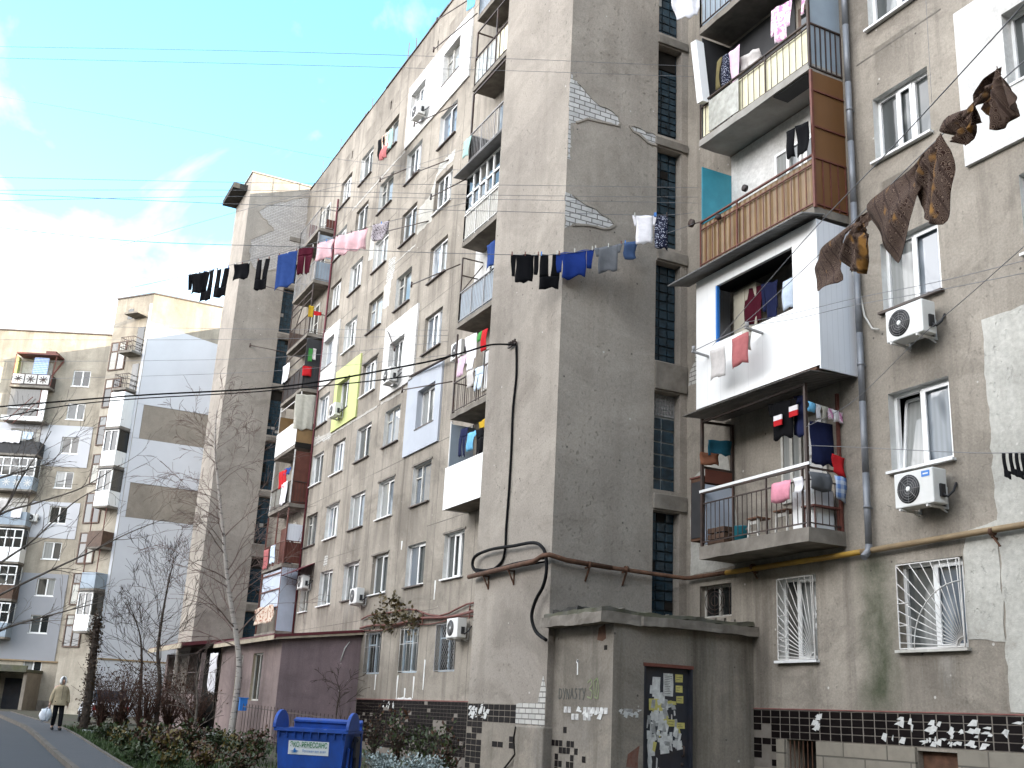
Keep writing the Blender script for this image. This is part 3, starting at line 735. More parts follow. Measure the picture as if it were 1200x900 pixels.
# ---- stair towers
def tower(dx, top, far=False):
    x0, x1 = -22.1+dx, XT+dx; mb = MB()
    y0, y1 = 12.46, 13.12
    strips = [(3.63, 5.83), (6.27, 8.40), (9.07, 11.38), (11.75, 14.18), (14.50, 16.87), (17.2, 19.6), (19.95, 22.35), (22.7, 25.0)]
    hs = [(y0, y1, a, b, .26, 0) for a, b in strips]
    wall_grid(mb, hs, YF, D, -.6, top, lambda a, z, d: (x1-d, a, z))
    mb.mat(0)
    mb.face([(x0, YF, -.6), (x1, YF, -.6), (x1, YF, top), (x0, YF, top)])
    mb.face([(x0, D, -.6), (x0, YF, -.6), (x0, YF, top), (x0, D, top)])
    mb.mat(1).face([(x0, YF, top), (x1, YF, top), (x1, D+1.5, top), (x0, D+1.5, top)])
    mb.mat(0)
    if top > ZT: mb.face([(x1, D, ZT-.01), (x1, D+1.5, ZT-.01), (x1, D+1.5, top), (x1, D, top)]); mb.face([(x1, D+1.5, ZT-.01), (x0, D+1.5, ZT-.01), (x0, D+1.5, top), (x1, D+1.5, top)])
    tw = mb.build('stair_tower', [M['tower'], M['roof_felt']], BLD)
    for i in range(len(strips)):   # worn concrete bands between the lights
        mb = MB(); zt = strips[i+1][0] if i+1 < len(strips) else strips[i][1]+.35
        mb.box(x1+.001, x1+.055, y0-.02+rnd.uniform(-.05, .05), D-.02, strips[i][1]+.03, zt-.03-(.06 if i != 1 else 0)); mb.build('concrete_band', M['concrete'], tw, bevel=.015)
    for i, (za, zb) in enumerate(strips):
        mb = MB(); nx, nz = (3, 11)
        xx = x1-.22; mb.mat(2 if (i == 1 and not far) else 1)
        mb.box(xx-.03, xx-.012, y0, y1, za, zb)
        zc = zb-.52 if i in (1, 4) else zb
        if i == 1 and not far: nx, nz = 2, 6
        cw, ch = (y1-y0)/nx, (zc-za)/nz
        for a in range(nx):
            for b in range(nz):
                k = rnd.random(); ya, zz = y0+a*cw, za+b*ch
                g = .018
                m = 0 if k < .955 else (3 if k < .972 else 4)
                if not far and i in (0,) and k < .1: m = 4
                t = rnd.uniform(-.006, .006)
                mb.mat(m).box(xx-.011, xx+.02+t, ya+g, ya+cw-g, zz+g, zz+ch-g)
        if zc < zb:
            if i == 1 and not far:
                mb.mat(5)
                for b in range(6): mb.box(xx, xx+.02, y0+.02, y1-.02, zc+.04+b*.08, zc+.07+b*.08)
                for a in range(9): ya = y0+.02+a*(y1-y0-.06)/8; mb.box(xx+.021, xx+.035, ya, ya+.02, zc+.03, zb-.03)
            else:
                mb.mat(4).box(xx-.011, xx+.02, y0+.05, y1-.05, zc+.02, zb-.02)
        mb.build('stair_window', [M['glassblock'], M['blockjoint'], M['blockjoint_pale'], M['concrete_pale'], M['void'], M['iron_grey']], tw)
    return tw
TW = tower(0, 30.3); TF = tower(-34.45, 28.35, True)
# brick showing through fallen render on the near tower's shaded side
def side_patch(par, x, pts, mat, th=.008, jag=.045, name='bare_brick_patch'):
    poly = blob(pts, jag); mb = MB(); mb.prism(poly, (x, 0, 0), (0, 1, 0), (0, 0, 1), th); o = mb.build(name, mat, par)
    mb = MB()      # broken lip of the render round the bare bricks
    for a, b in zip(poly, poly[1:]+poly[:1]):
        if min(a[0], b[0]) < YF+.04: continue
        mb.bar((x+.008, a[0], a[1]), (x+.008, b[0], b[1]), rnd.uniform(.03, .06), rnd.uniform(.028, .045), up=(1, 0, 0))
    mb.build('broken_edge', M['tower'], par); return o
side_patch(TW, XT, [(10.15, 15.16), (10.55, 15.0), (10.75, 14.82), (11.05, 14.75), (11.4, 14.62), (11.46, 14.45), (11.38, 14.36), (11.0, 14.33), (10.6, 14.3), (10.15, 14.05)], M['brick_side'])
side_patch(TW, XT, [(10.15, 12.4), (10.5, 12.3), (10.9, 12.22), (11.25, 12.06), (11.38, 11.95), (11.25, 11.84), (10.9, 11.76), (10.5, 11.72), (10.15, 11.58)], M['brick_side'])
side_patch(TW, XT, [(11.7, 14.46), (12.0, 14.5), (12.3, 14.48), (12.44, 14.44), (12.44, 14.2), (12.2, 14.2), (11.95, 14.32)], M['brick_side'])
mb = MB(); mb.prism(blob([(YF+.01, 13.2), (YF+.09, 13.2), (YF+.05, 15.3), (YF+.01, 15.3)], .03), (XT, 0, 0), (0, 1, 0), (0, 0, 1), .004); mb.build('chipped_corner', M['brick_side'], TW)
xf = XT-34.45
side_patch(TF, xf, [(10.7, 26.2), (11.0, 26.6), (11.6, 27.0), (12.4, 27.4), (13.25, 27.8), (13.25, 24.0), (12.6, 23.6), (11.8, 23.2), (10.9, 23.0), (10.5, 23.4), (10.45, 24.6), (11.0, 25.0), (11.6, 25.4)], M['brick_far'], .006, .06)
mb = MB(); mb.box(-56.6, XT-34.45-.9, YF-.75, YF+.3, 27.7, 28.0); mb.build('roof_slab', M['roof_felt_black'], TF)
mb = MB(); mb.box(-56.7, xf+.06, YF-.06, D+1.55, 28.352, 28.42); mb.build('roof_edge', M['concrete_pale'], TF)

# ---- glazed tile plinth
def tiles(mb, P, u0, u1, ztop, rows, tw, th, keep, g=.007, t=.006, gu=.014):
    n = int((u1-u0)/tw)
    for r in range(rows):
        for c in range(n):
            k = keep((c+.5)/n, r, c)
            if k == 0: continue
            a, z = u0+c*tw, ztop-(r+1)*th
            mb.mat(0 if k == 1 else 1)
            q = [P(a+gu, z+g), P(a+tw-gu, z+g), P(a+tw-gu, z+th-g), P(a+gu, z+th-g)]
            n_ = (Vector(q[1])-Vector(q[0])).cross(Vector(q[3])-Vector(q[0])).normalized()
            s_ = Vector((rnd.uniform(-.02, .02), 0, rnd.uniform(-.02, .02)))
            tt = [n_*(t+rnd.uniform(-.002, .002)) for _ in range(4)]
            mb.face([Vector(q[i])+tt[i] for i in range(4)])
            for i in range(4): j = (i+1) % 4; mb.face([q[i], q[j], Vector(q[j])+tt[j], Vector(q[i])+tt[i]])
def keepB(u, r, c):
    X = -18.35+u*14
    if X < -15.9:
        lim = 2 + (X+18.35)/2.4*6.5
        if r > min(7, lim): return 0
        if r > 1 and rnd.random() < .16+.05*r: return 0
        return 1
    if r > 3: return 0
    wl = .75 if -13.1 < X < -9.5 else (.5 if -15.0 < X < -14.8 else .02)
    if X > -13 and r == 0: wl *= .45
    return 1
mb = MB(); mb.mat(2).box(-18.3, -15.9, D-.006, D-.001, 1.0, 1.98); mb.mat(2).box(-15.899, -4.3, D-.006, D-.001, 1.495, 1.98); mb.mat(3).box(-18.34, -4.3, D-.02, D-.001, 1.982, 2.0)
tiles(mb, lambda a, z: (a, D-.006, z), -18.33, -4.33, 1.97, 8, .25, .118, keepB)
pl = mb.build('tile_plinth', [M['tile'], M['tile_white'], M['grout'], M['grout_red']], BLD)
mb = MB()     # basement masonry, standing proud below the tiles
for xa, xb in ((-15.9, -15.69), (-14.89, -12.74), (-11.94, -4.3)): mb.box(xa, xb, D-.05, D+.05, -.5, 1.485)
mb.box(-15.69, -14.89, D-.05, D+.05, -.5, .35); mb.box(-12.74, -11.94, D-.05, D+.05, -.5, .35); mb.box(-18.3, -15.9, D-.02, D+.05, -.5, .99)
mb.build('basement_wall', M['basement'], BLD)
mb = MB(); mb.box(-12.72, -11.96, D+.1, D+.13, .36, 1.43); mb.build('basement_shutter', M['rust'], BLD)
mb = MB()
for i in range(7): x = -15.62+i*.11; mb.bar((x, D+.03, .36), (x, D+.03, 1.48), .014)
mb.bar((-15.67, D+.03, .9), (-14.91, D+.03, .9), .02); mb.build('basement_grille', M['rust'], BLD)
def keepA(u, r, c):
    X = -38.4+u*16.3
    if r > 13: return 0
    if -26.5 < X < -23.6 and 4 < r and abs(X+25) < 1.3: return 0
    if -31.5 < X < -30.4 and 4 < r < 9: return 0
    return 0 if rnd.random() < .035 else 1
mb = MB(); mb.mat(2).box(-38.45, -22.1, D-.006, D-.001, .2, 1.97); mb.mat(3).box(-38.45, -22.1, D-.02, D-.001, 1.972, 2.0)
tiles(mb, lambda a, z: (a, D-.006, z), -38.4, -22.12, 1.965, 16, .25, .105, keepA, .0035, .005, .009)
mb.build('tile_plinth', [M['tile'], M['tile_white'], M['grout'], M['grout_red']], BLD)
def keepT(u, r, c):
    X = -22.08+u*3.4
    if X > -19.85: return 0
    if r < 3: return 1
    if X < -21.35: return 1 if rnd.random() < .86 else 0
    if X > -20.4 and r in (5, 6, 7) and rnd.random() < .35: return 1
    return 1 if rnd.random() < .035 else 0
mb = MB(); mb.mat(2).box(-22.1, -19.85, YF-.006, YF-.001, -.3, 1.87)
tiles(mb, lambda a, z: (a, YF-.006, z), -22.08, -18.68, 1.86, 14, .25, .118, keepT)
mb.build('tile_plinth', [M['tile'], M['tile_white'], M['porch']], TW)
def splashes(par, P, a0, a1, z0, z1, n, seed, name='paint_splash'):
    r = random.Random(seed); mb = MB(); o = P(0, 0); ax = Vector(P(1, 0))-Vector(o)
    for k in range(n):
        a, z = r.uniform(a0, a1), r.triangular(z0, z1, (z0+z1)/2); w, h = r.uniform(.04, .2), r.uniform(.02, .09)
        pts = blob([(a-w/2, z-h/2), (a+w*.3, z-h*r.uniform(.3, 1.1)), (a+w/2, z+h*.3), (a, z+h/2)], .035, 3, r)
        mb.prism(pts, o, ax, (0, 0, 1), .0008+.0006*r.random())
    return mb.build(name, M['paint_scrap'], par)
splashes(pl, lambda a, z: (a, D-.0165, z), -13.1, -12.5, 1.75, 1.95, 6, 1); splashes(pl, lambda a, z: (a, D-.0165, z), -12.5, -8.0, 1.52, 1.93, 85, 2); splashes(pl, lambda a, z: (a, D-.0165, z), -15.02, -14.8, 1.62, 1.95, 8, 3); splashes(pl, lambda a, z: (a, D-.0165, z), -17.9, -17.5, 1.4, 1.75, 4, 4); splashes(pl, lambda a, z: (a, D-.0165, z), -13.4, -11.5, 1.52, 1.66, 16, 9)
splashes(TW, lambda a, z: (a, YF-.0165, z), -22.0, -21.05, 1.55, 1.9, 26, 5)
splashes(BLD, lambda a, z: (a, D-.0165, z), -35.8, -34.5, 1.7, 1.95, 12, 6)
mb = MB(); mb.prism(blob([(-19.84, 1.5), (-18.66, 1.5), (-18.66, 2.15), (-18.78, 2.4), (-18.95, 1.9), (-19.84, 1.87)], .02), (0, YF, 0), (1, 0, 0), (0, 0, 1), .008); mb.build('bare_brick_patch', M['brick_front'], TW)
mb = MB(); mb.box(-19.75, XT+.03, YF-.05, YF+.3, -.4, 1.48); mb.build('corner_repair', M['porch'], TW, bevel=.03)
mb = MB()
cr = [(-19.72, YF-.055, 1.45), (-19.8, YF-.055, 1.2), (-19.7, YF-.055, .95), (-19.95, YF-.055, .78), (-20.4, YF-.01, .55), (-20.7, YF-.01, .3)]
for a, b in zip(cr, cr[1:]): mb.bar(a, b, .03, .02)
mb.build('crack', M['void'], TW)
# ================================================================== balconies (parts of the block)
def rough_slab(mb, x0, x1, y0, y1, z0, z1, amp=.015, step=.2, top=1.0):
    """box with crumbled faces: every face is gridded and pushed about by one shared noise"""
    from mathutils import noise as mn
    def dsp(p):
        v = Vector(p)*2.3; n = mn.noise_vector(v) + .6*mn.noise_vector(v*3.1)
        return (p[0]+n.x*amp, p[1]+n.y*amp, p[2]+n.z*amp*top)
    nx, ny, nz = max(2, int((x1-x0)/step)), max(2, int((y1-y0)/step)), max(2, int((z1-z0)/(step*.6)))
    L = lambda a, b, t: a+(b-a)*t
    mb.grid(lambda u, v: dsp((L(x0, x1, u), L(y0, y1, v), z1)), nx, ny, False); mb.grid(lambda u, v: dsp((L(x1, x0, u), L(y0, y1, v), z0)), nx, ny, False)
    mb.grid(lambda u, v: dsp((L(x0, x1, u), y0, L(z0, z1, v))), nx, nz, False); mb.grid(lambda u, v: dsp((L(x1, x0, u), y1, L(z0, z1, v))), nx, nz, False)
    mb.grid(lambda u, v: dsp((x0, L(y1, y0, u), L(z0, z1, v))), ny, nz, False); mb.grid(lambda u, v: dsp((x1, L(y0, y1, u), L(z0, z1, v))), ny, nz, False)
def slab(x0, x1, zs, th=.18, mat='concrete', y0=YB):
    mb = MB(); rough_slab(mb, x0, x1, y0, D-.003, zs, zs+th, .014, .3)
    return mb.build('balcony', M[mat], BLD)
def rail_bars(par, x0, x1, z0, z1, mat, step=.13, ends='lr', post=.9, y0=YB, mid=None, name='railing', top=True):
    mb = MB(); y = y0+.04; xa, xb = x0+.04, x1-.04
    runs = [((xa, y), (xb, y))]
    if 'l' in ends: runs.append(((xa, y), (xa, D-.02)))
    if 'r' in ends: runs.append(((xb, y), (xb, D-.02)))
    for (ax, ay), (bx, by) in runs:
        L = math.hypot(bx-ax, by-ay); n = max(2, int(L/step))
        if top: mb.bar((ax, ay, z1), (bx, by, z1), .045, .03)
        mb.bar((ax, ay, z0+.08), (bx, by, z0+.08), .03, .02)
        if mid: mb.bar((ax, ay, z0+mid), (bx, by, z0+mid), .03, .02)
        for i in range(n+1):
            t = i/n; big = abs((t*L/post) - round(t*L/post)) < step/post/2
            w = .028 if (big and post) or i in (0, n) else .012
            zz = (z0 if w > .02 else z0+.08); zt = z1 if not mid or w > .02 else z0+mid
            mb.bar((ax+(bx-ax)*t, ay+(by-ay)*t, zz), (ax+(bx-ax)*t, ay+(by-ay)*t, zt), w)
    return mb.build(name, mat, par)
def sheet(par, x0, x1, z0, z1, mat, y=None, t=.02, name='front_sheet'):
    y = YB+.02 if y is None else y
    mb = MB(); mb.box(x0, x1, y, y+t, z0, z1); return mb.build(name, mat, par)
def sheet_end(par, x, z0, z1, mat, y0=YB+.04, y1=D-.004, t=.025, name='side_sheet'):
    mb = MB(); mb.box(x-t/2, x+t/2, y0, y1, z0, z1); return mb.build(name, mat, par)
def posts(par, pts, z0, z1, mat, w=.05, name='post', extra=()):
    for x, y in pts: mb = MB(); mb.bar((x, y, z0), (x, y, z1), w); mb.build(name, mat, par)
    for a, b in extra: mb = MB(); mb.bar(a, b, w*.8); mb.build('rail', mat, par)
def bdoor(par, x0, x1, z0, z1, mat, y=D, name='balcony_door', panes=2):
    mb = MB(); mb.box(x0, x1, y-.035, y-.004, z0, z1)
    o = mb.build(name, mat, par); pm = MB(); h = (z1-z0-.16)/panes
    for i in range(panes): pm.box(x0+.1, x1-.1, y-.042, y-.036, z0+.1+i*h, z0+.04+(i+1)*h)
    pm.build('pane', M['glass_dark'], o); return o
def bwindow(par, x0, x1, z0, z1, mat, y=D):
    mb = MB(); f = .06
    mb.box(x0, x1, y-.04, y-.004, z0, z0+f); mb.box(x0, x1, y-.04, y-.004, z1-f, z1); mb.box(x0, x0+f, y-.04, y-.004, z0+f, z1-f); mb.box(x1-f, x1, y-.04, y-.004, z0+f, z1-f); xc = (x0+x1)/2; mb.box(xc-.04, xc+.04, y-.04, y-.005, z0+f, z1-f)
    o = mb.build('balcony_window', mat, par); pm = MB(); pm.face([(x0+f, y-.014, z0+f), (x1-f, y-.014, z0+f), (x1-f, y-.014, z1-f), (x0+f, y-.014, z1-f)]); pm.build('pane', M['glass'], o)

# ---- column right of the near tower
# second floor: open balcony with a bright hand-rail
b2 = slab(-17.1, -14.05, 4.66, .24)
rail_bars(b2, -17.1, -14.05, 4.9, 5.93, M['iron'], .135, 'r', .95, mid=.82)
mb = MB(); mb.bar((-17.12, YB+.04, 5.965), (-14.02, YB+.04, 5.985), .06, .05); mb.build('handrail', M['pvc'], b2)
posts(b2, [(-17.06, YB+.04), (-17.06, D-.05), (-14.09, YB+.04)], 4.9, 7.42, M['iron'], .055, 'post', [((-17.06, YB+.04, 5.72), (-17.06, D-.05, 5.72)), ((-17.06, YB+.04, 6.45), (-17.06, D-.05, 6.45)), ((-17.06, YB+.04, 7.36), (-14.09, YB+.04, 7.40)), ((-17.06, YB+.04, 7.36), (-17.06, D-.05, 7.40))])
posts(b2, [(-14.09, D-.05)], 4.9, 7.35, M['iron_red'], .05)
sheet_end(b2, -17.05, 4.95, 6.12, M['sheet_paleblue'], YB+.1, D-.08, name='side_panel')
sheet_end(b2, -17.04, 6.16, 6.42, M['sheet_red'], YB+.1, D-.08, name='side_panel')
mb = MB(); mb.obox((-15.5, 12.76, 7.53), (1.85, 0, .0), (0, .5, .035), (0, -.002, .008)); mb.build('canopy', M['eave_dark'], b2)
bdoor(b2, -15.0, -14.42, 4.95, 7.1, M['wood_white'], panes=3); bwindow(b2, -15.62, -15.06, 5.6, 7.1, M['wood_white'])
# third floor: boxed in with white cladding, big unglazed opening
b3 = slab(-17.1, -13.66, 7.66, .16)
P3 = lambda a, z, d: (a, YB-.03+d, z)
mb = MB(); wall_grid(mb, [(-16.52, -14.25, 8.84, 10.04, .07, 1)], -17.16, -13.6, 7.62, 10.34, P3)
mb.mat(0).face([(-17.16, YB+.04, 7.62), (-17.16, YB-.03, 7.62), (-17.16, YB-.03, 10.34), (-17.16, YB+.04, 10.34)])
mb.build('front_cladding', [M['sheet_white'], M['pvc']], b3)
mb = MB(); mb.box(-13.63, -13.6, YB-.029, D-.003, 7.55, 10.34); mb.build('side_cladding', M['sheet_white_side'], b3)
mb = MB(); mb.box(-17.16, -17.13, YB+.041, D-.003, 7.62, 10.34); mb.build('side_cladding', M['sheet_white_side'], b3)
mb = MB(); mb.box(-16.52, -16.475, YB-.026, YB+.035, 8.845, 10.035); mb.build('jamb_strip', M['ac_blue'], b3)
mb = MB(); mb.obox((-15.6, 12.36, 10.40), (2.05, 0, 0), (0, .27, .055), (0, -.002, .012)); mb.build('eave', M['eave'], b3)
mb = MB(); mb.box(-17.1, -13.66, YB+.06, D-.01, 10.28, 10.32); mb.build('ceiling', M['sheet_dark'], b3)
mb = MB(); mb.box(-16.45, -15.75, D-.45, D-.02, 7.85, 9.95); mb.box(-16.11, -16.09, D-.462, D-.45, 7.9, 9.9); mb.build('wardrobe', M['cab_beige'], b3)
bdoor(b3, -15.3, -14.6, 7.85, 9.9, M['wood_brown'])
for x in (-16.75, -15.1): mb = MB(); mb.bar((x, YB-.04, 8.62), (x-.02, YB-.42, 8.66), .05, .035); mb.tube([(x-.02, YB-.38, 8.675), (x-.02, YB-.38, 8.77)], .035, 8); mb.build('clothes_bracket', M['iron_grey'], b3)
mb = MB(); mb.bar((-16.8, YB-.4, 8.66), (-15.05, YB-.4, 8.7), .012); mb.build('bracket_wire', M['wire'], b3)
mb = MB(); mb.box(-14.6, -13.72, YB-.02, YB+.1, 7.565, 7.62); mb.build('rusty_edge', M['rust'], b3)
# fourth floor: ochre wavy sheet behind brown bars, orange-brown boarded end
b4 = slab(-17.1, -13.66, 10.46, .16)
sheet(b4, -17.08, -13.7, 10.66, 11.62, M['sheet_ochre'], YB+.06)
rail_bars(b4, -17.12, -13.64, 10.62, 11.66, M['iron_red'], .19, '', 1.15, y0=YB-.02, mid=.86)
sheet_end(b4, -13.68, 10.6, 13.42, M['sheet_brown'], name='side_board')
mb = MB()
for y in (YB+.04, YB+.22, YB+.4, YB+.58, YB+.76): mb.bar((-13.65, y, 10.62), (-13.65, y, 11.62), .018)
for z in (10.68, 11.6, 12.25, 13.0): mb.bar((-13.655, YB+.03, z), (-13.655, D-.02, z), .03, .03)
mb.bar((-13.66, YB+.02, 10.6), (-13.66, YB+.02, 13.42), .05); mb.build('side_frame', M['iron_red'], b4)
sheet_end(b4, -17.06, 11.62, 12.95, M['sheet_teal'], name='side_board')
patch('plaster_patch', [(-17.05, 10.65), (-13.72, 10.65), (-13.72, 13.4), (-17.05, 13.4)], M['plaster_white'], .006, .0)
bdoor(b4, -14.75, -14.1, 10.7, 12.75, M['pvc'], D-.01); bwindow(b4, -15.6, -14.82, 11.35, 12.75, M['pvc'], D-.01)
for c_, rr_, ax_ in (((-15.55, YB-.04, 11.78), .07, (0, 1, 0)), ((-16.4, YB-.04, 11.5), .06, (1, 0, 0)), ((-17.35, YB-.02, 11.75), .09, (0, 1, 0))):
    mb = MB(); mb.lathe(c_, [(0, -.04), (rr_, -.03), (rr_, .03), (0, .04)], 12, ax_)
    if c_[0] < -17: mb.bar((-17.38, YB, 11.74), (-17.1, YB+.05, 11.7), .02)
    mb.build('line_pulley', M['iron'], b4)
#, [(0, -.04), (.07, -.03), (.07, .03), (0, .04)], 10, (0, 1, 0)); mb.lathe((-16.4, YB-.04, 11.5), [(0, -.04), (.06, -.03), (.06, .03), (0, .04)], 10, (1, 0, 0)); mb.lathe((-17.35, YB-.02, 11.75), [(0, -.03), (.09, -.02), (.09, .02), (0, .03)], 12, (0, 1, 0)); mb.bar((-17.3, YB, 11.72), (-17.1, YB+.05, 11.7), .02); mb.build('line_pulley', M['iron'], b4)
# fifth floor: cream sheet behind dark bars
b5 = slab(-17.1, -13.68, 13.43, .16, 'concrete_pale')
sheet(b5, -17.07, -13.72, 13.62, 14.42, M['sheet_cream'], YB+.06)
rail_bars(b5, -17.12, -13.66, 13.52, 14.46, M['iron'], .17, '', 1.1, y0=YB-.02, mid=.84)
sheet(b5, -16.75, -15.75, 13.62, 14.36, M['plastic_film'], YB-.012, .008, 'plastic_sheet')
sheet_end(b5, -13.7, 13.5, 16.2, M['sheet_grey'], name='side_board')
mb = MB()
for i in range(7): y = YB+.04+i*.125; mb.bar((-13.67, y, 13.5), (-13.67, y, 14.45), .02)
for z in (13.5, 14.45, 15.5): mb.bar((-13.675, YB+.03, z), (-13.675, D-.02, z), .035, .03)
mb.bar((-13.68, YB+.02, 13.5), (-13.68, YB+.02, 16.2), .05); mb.build('side_frame', M['iron'], b5)
mb = MB(); mb.obox((-17.02, YB-.03, 15.2), (.10, .0, -.015), (.0, .10, 0), (-.12, 0, .82)); mb.build('propped_board', M['sheet_white'], b5)
sheet(b5, -17.05, -14.9, 13.62, 16.1, M['sheet_dark'], D-.03, .02, 'back_shade_sheet'); bdoor(b5, -14.8, -14.05, 13.62, 15.7, M['wood_brown'])  # dark sheet on the back wall stands in for the deep shade inside
sheet_end(b5, -17.05, 13.6, 16.1, M['sheet_dark'], name='side_board')
mb = MB(); mb.box(-14.75, -13.8, YB+.05, YB+.4, 13.405, 13.43); mb.build('patched_underside', M['sheet_dark'], b5)
# sixth floor
b6 = slab(-17.1, -13.68, 16.2, .16)
sheet(b6, -17.07, -13.72, 16.38, 17.25, M['sheet_grey'], YB+.06); rail_bars(b6, -17.12, -13.66, 16.36, 17.3, M['iron'], .17, 'lr', 1.1, y0=YB-.02)
bdoor(b6, -14.8, -14.05, 16.4, 18.4, M['wood_white'])

# ---- column left of the near tower (seen edge-on, partly behind it)
XA, XB = -29.75, -26.25
Z2 = [7.42, 10.17, 13.1, 15.85, 18.7, 21.5, 24.25]
for i, z in enumerate(Z2):
    b = slab(XA, XB, z, .16); zt = z+.16
    bdoor(b, -28.2, -27.5, zt+.02, zt+2.1, M['wood_white']); bwindow(b, -29.3, -28.3, zt+.75, zt+2.1, M['wood_white'])
    if i == 0:
        sheet(b, XA-.03, XB+.03, z-.03, zt+1.08, M['sheet_white'], YB-.03, name='front_sheet'); sheet_end(b, XA-.015, z-.03, zt+1.08, M['sheet_white'], YB-.005)
        posts(b, [(XA+.03, YB+.05), (XB-.03, YB+.05), (XA+.03, D-.05)], zt, z+2.7, M['iron_white'], .05, 'post', [((XA+.03, YB+.05, zt+1.1), (XA+.03, D-.05, zt+1.1)), ((XA+.03, YB+.05, zt+1.75), (XA+.03, D-.05, zt+1.75))])
        sheet_end(b, XA+.06, zt+1.1, z+2.6, M['sheet_grey'])
    elif i == 1:
        rail_bars(b, XA, XB, zt, zt+1.0, M['iron'], .14, 'lr', .9)
        posts(b, [(XA+.03, YB+.05), (XB-.03, YB+.05)], zt, z+2.75, M['iron'], .05)
    elif i == 2:
        rail_bars(b, XA, XB, zt, zt+1.02, M['iron_grey'], .11, 'lr', .9); sheet(b, XA+.02, XB, zt+.02, zt+.98, M['sheet_grey'], YB+.07)
        posts(b, [(XA+.03, YB+.05)], zt, z+2.4, M['iron'], .04, 'post', [((XA+.03, YB+.05, z+2.4), (XA+.03, D-.05, z+2.4)), ((XA+.03, YB+.05, z+1.8), (XA+.03, D-.05, z+1.8)), ((XA+.03, YB+.05, z+1.2), (XA+.03, D-.05, z+2.3))])
    elif i == 3:
        sheet(b, XA, XB, zt, zt+1.05, M['plaster_pale'], YB+.05); sheet_end(b, XA+.02, zt, zt+1.05, M['plaster_pale'])
        rail_bars(b, XA, XB, zt, zt+.92, M['iron_white'], .14, 'lr', .9, y0=YB-.02)
        mb = MB(); n = 7
        for k in range(n+1): x = XA+.03+(XB-XA-.06)*k/n; mb.bar((x, YB+.06, zt+1.05), (x, YB+.06, z+2.45), .06)
        for zz in (zt+1.07, zt+1.62, z+2.45): mb.bar((XA, YB+.06, zz), (XB, YB+.06, zz), .06)
        for k in range(3): y = YB+.06+(D-YB-.1)*k/2; mb.bar((XA+.03, y, zt+1.05), (XA+.03, y, z+2.45), .06)
        gf = mb.build('glazing', M['pvc'], b)
        mb = MB(); mb.face([(XA, YB+.075, zt+1.05), (XB, YB+.075, zt+1.05), (XB, YB+.075, z+2.45), (XA, YB+.075, z+2.45)]); mb.face([(XA+.045, YB+.08, zt+1.05), (XA+.045, D-.01, zt+1.05), (XA+.045, D-.01, z+2.45), (XA+.045, YB+.08, z+2.45)]); mb.build('balcony_pane', M['glass_dark'], b)
        mb = MB(); mb.obox(((XA+XB)/2-.1, 12.72, z+2.56), (1.95, 0, 0), (0, .58, .05), (0, -.002, .012)); mb.build('eave', M['eave'], b)
    elif i == 4:
        rail_bars(b, XA, XB, zt, zt+1.02, M['iron_grey'], .12, 'lr', .9); posts(b, [(XA+.03, YB+.05)], zt, z+2.75, M['iron'], .06, 'post', [((XA+.03, YB+.05, z+2.7), (XB, YB+.05, z+2.7))])
        sheet_end(b, XA+.05, zt, zt+1.0, M['sheet_dark'])
    elif i == 5:
        sheet(b, XA+.02, XA+1.7, zt, zt+1.05, M['plastic_film'], YB+.06); sheet(b, XA+1.72, XB, zt, zt+1.05, M['sheet_cream'], YB+.06); rail_bars(b, XA, XB, zt, zt+1.1, M['iron'], .3, 'lr', .9, y0=YB-.01)
        posts(b, [(XA+.03, YB+.05), (XA+1.6, YB+.05)], zt, z+2.3, M['iron'], .05, 'post', [((XA+.03, YB+.05, z+2.3), (XB, YB+.05, z+2.3)), ((XA+.03, YB+.05, z+2.3), (XA+.03, D-.05, z+2.3))])
        sheet_end(b, XA+.06, zt, zt+1.0, M['plastic_film'])
    else:
        rail_bars(b, XA, XB, zt, zt+1.1, M['iron_grey'], .14, 'lr', .9); sheet_end(b, XA+.06, zt, zt+1.1, M['sheet_grey']); sheet(b, XA+.03, XB, zt, zt+1.0, M['sheet_grey'], YB+.07)
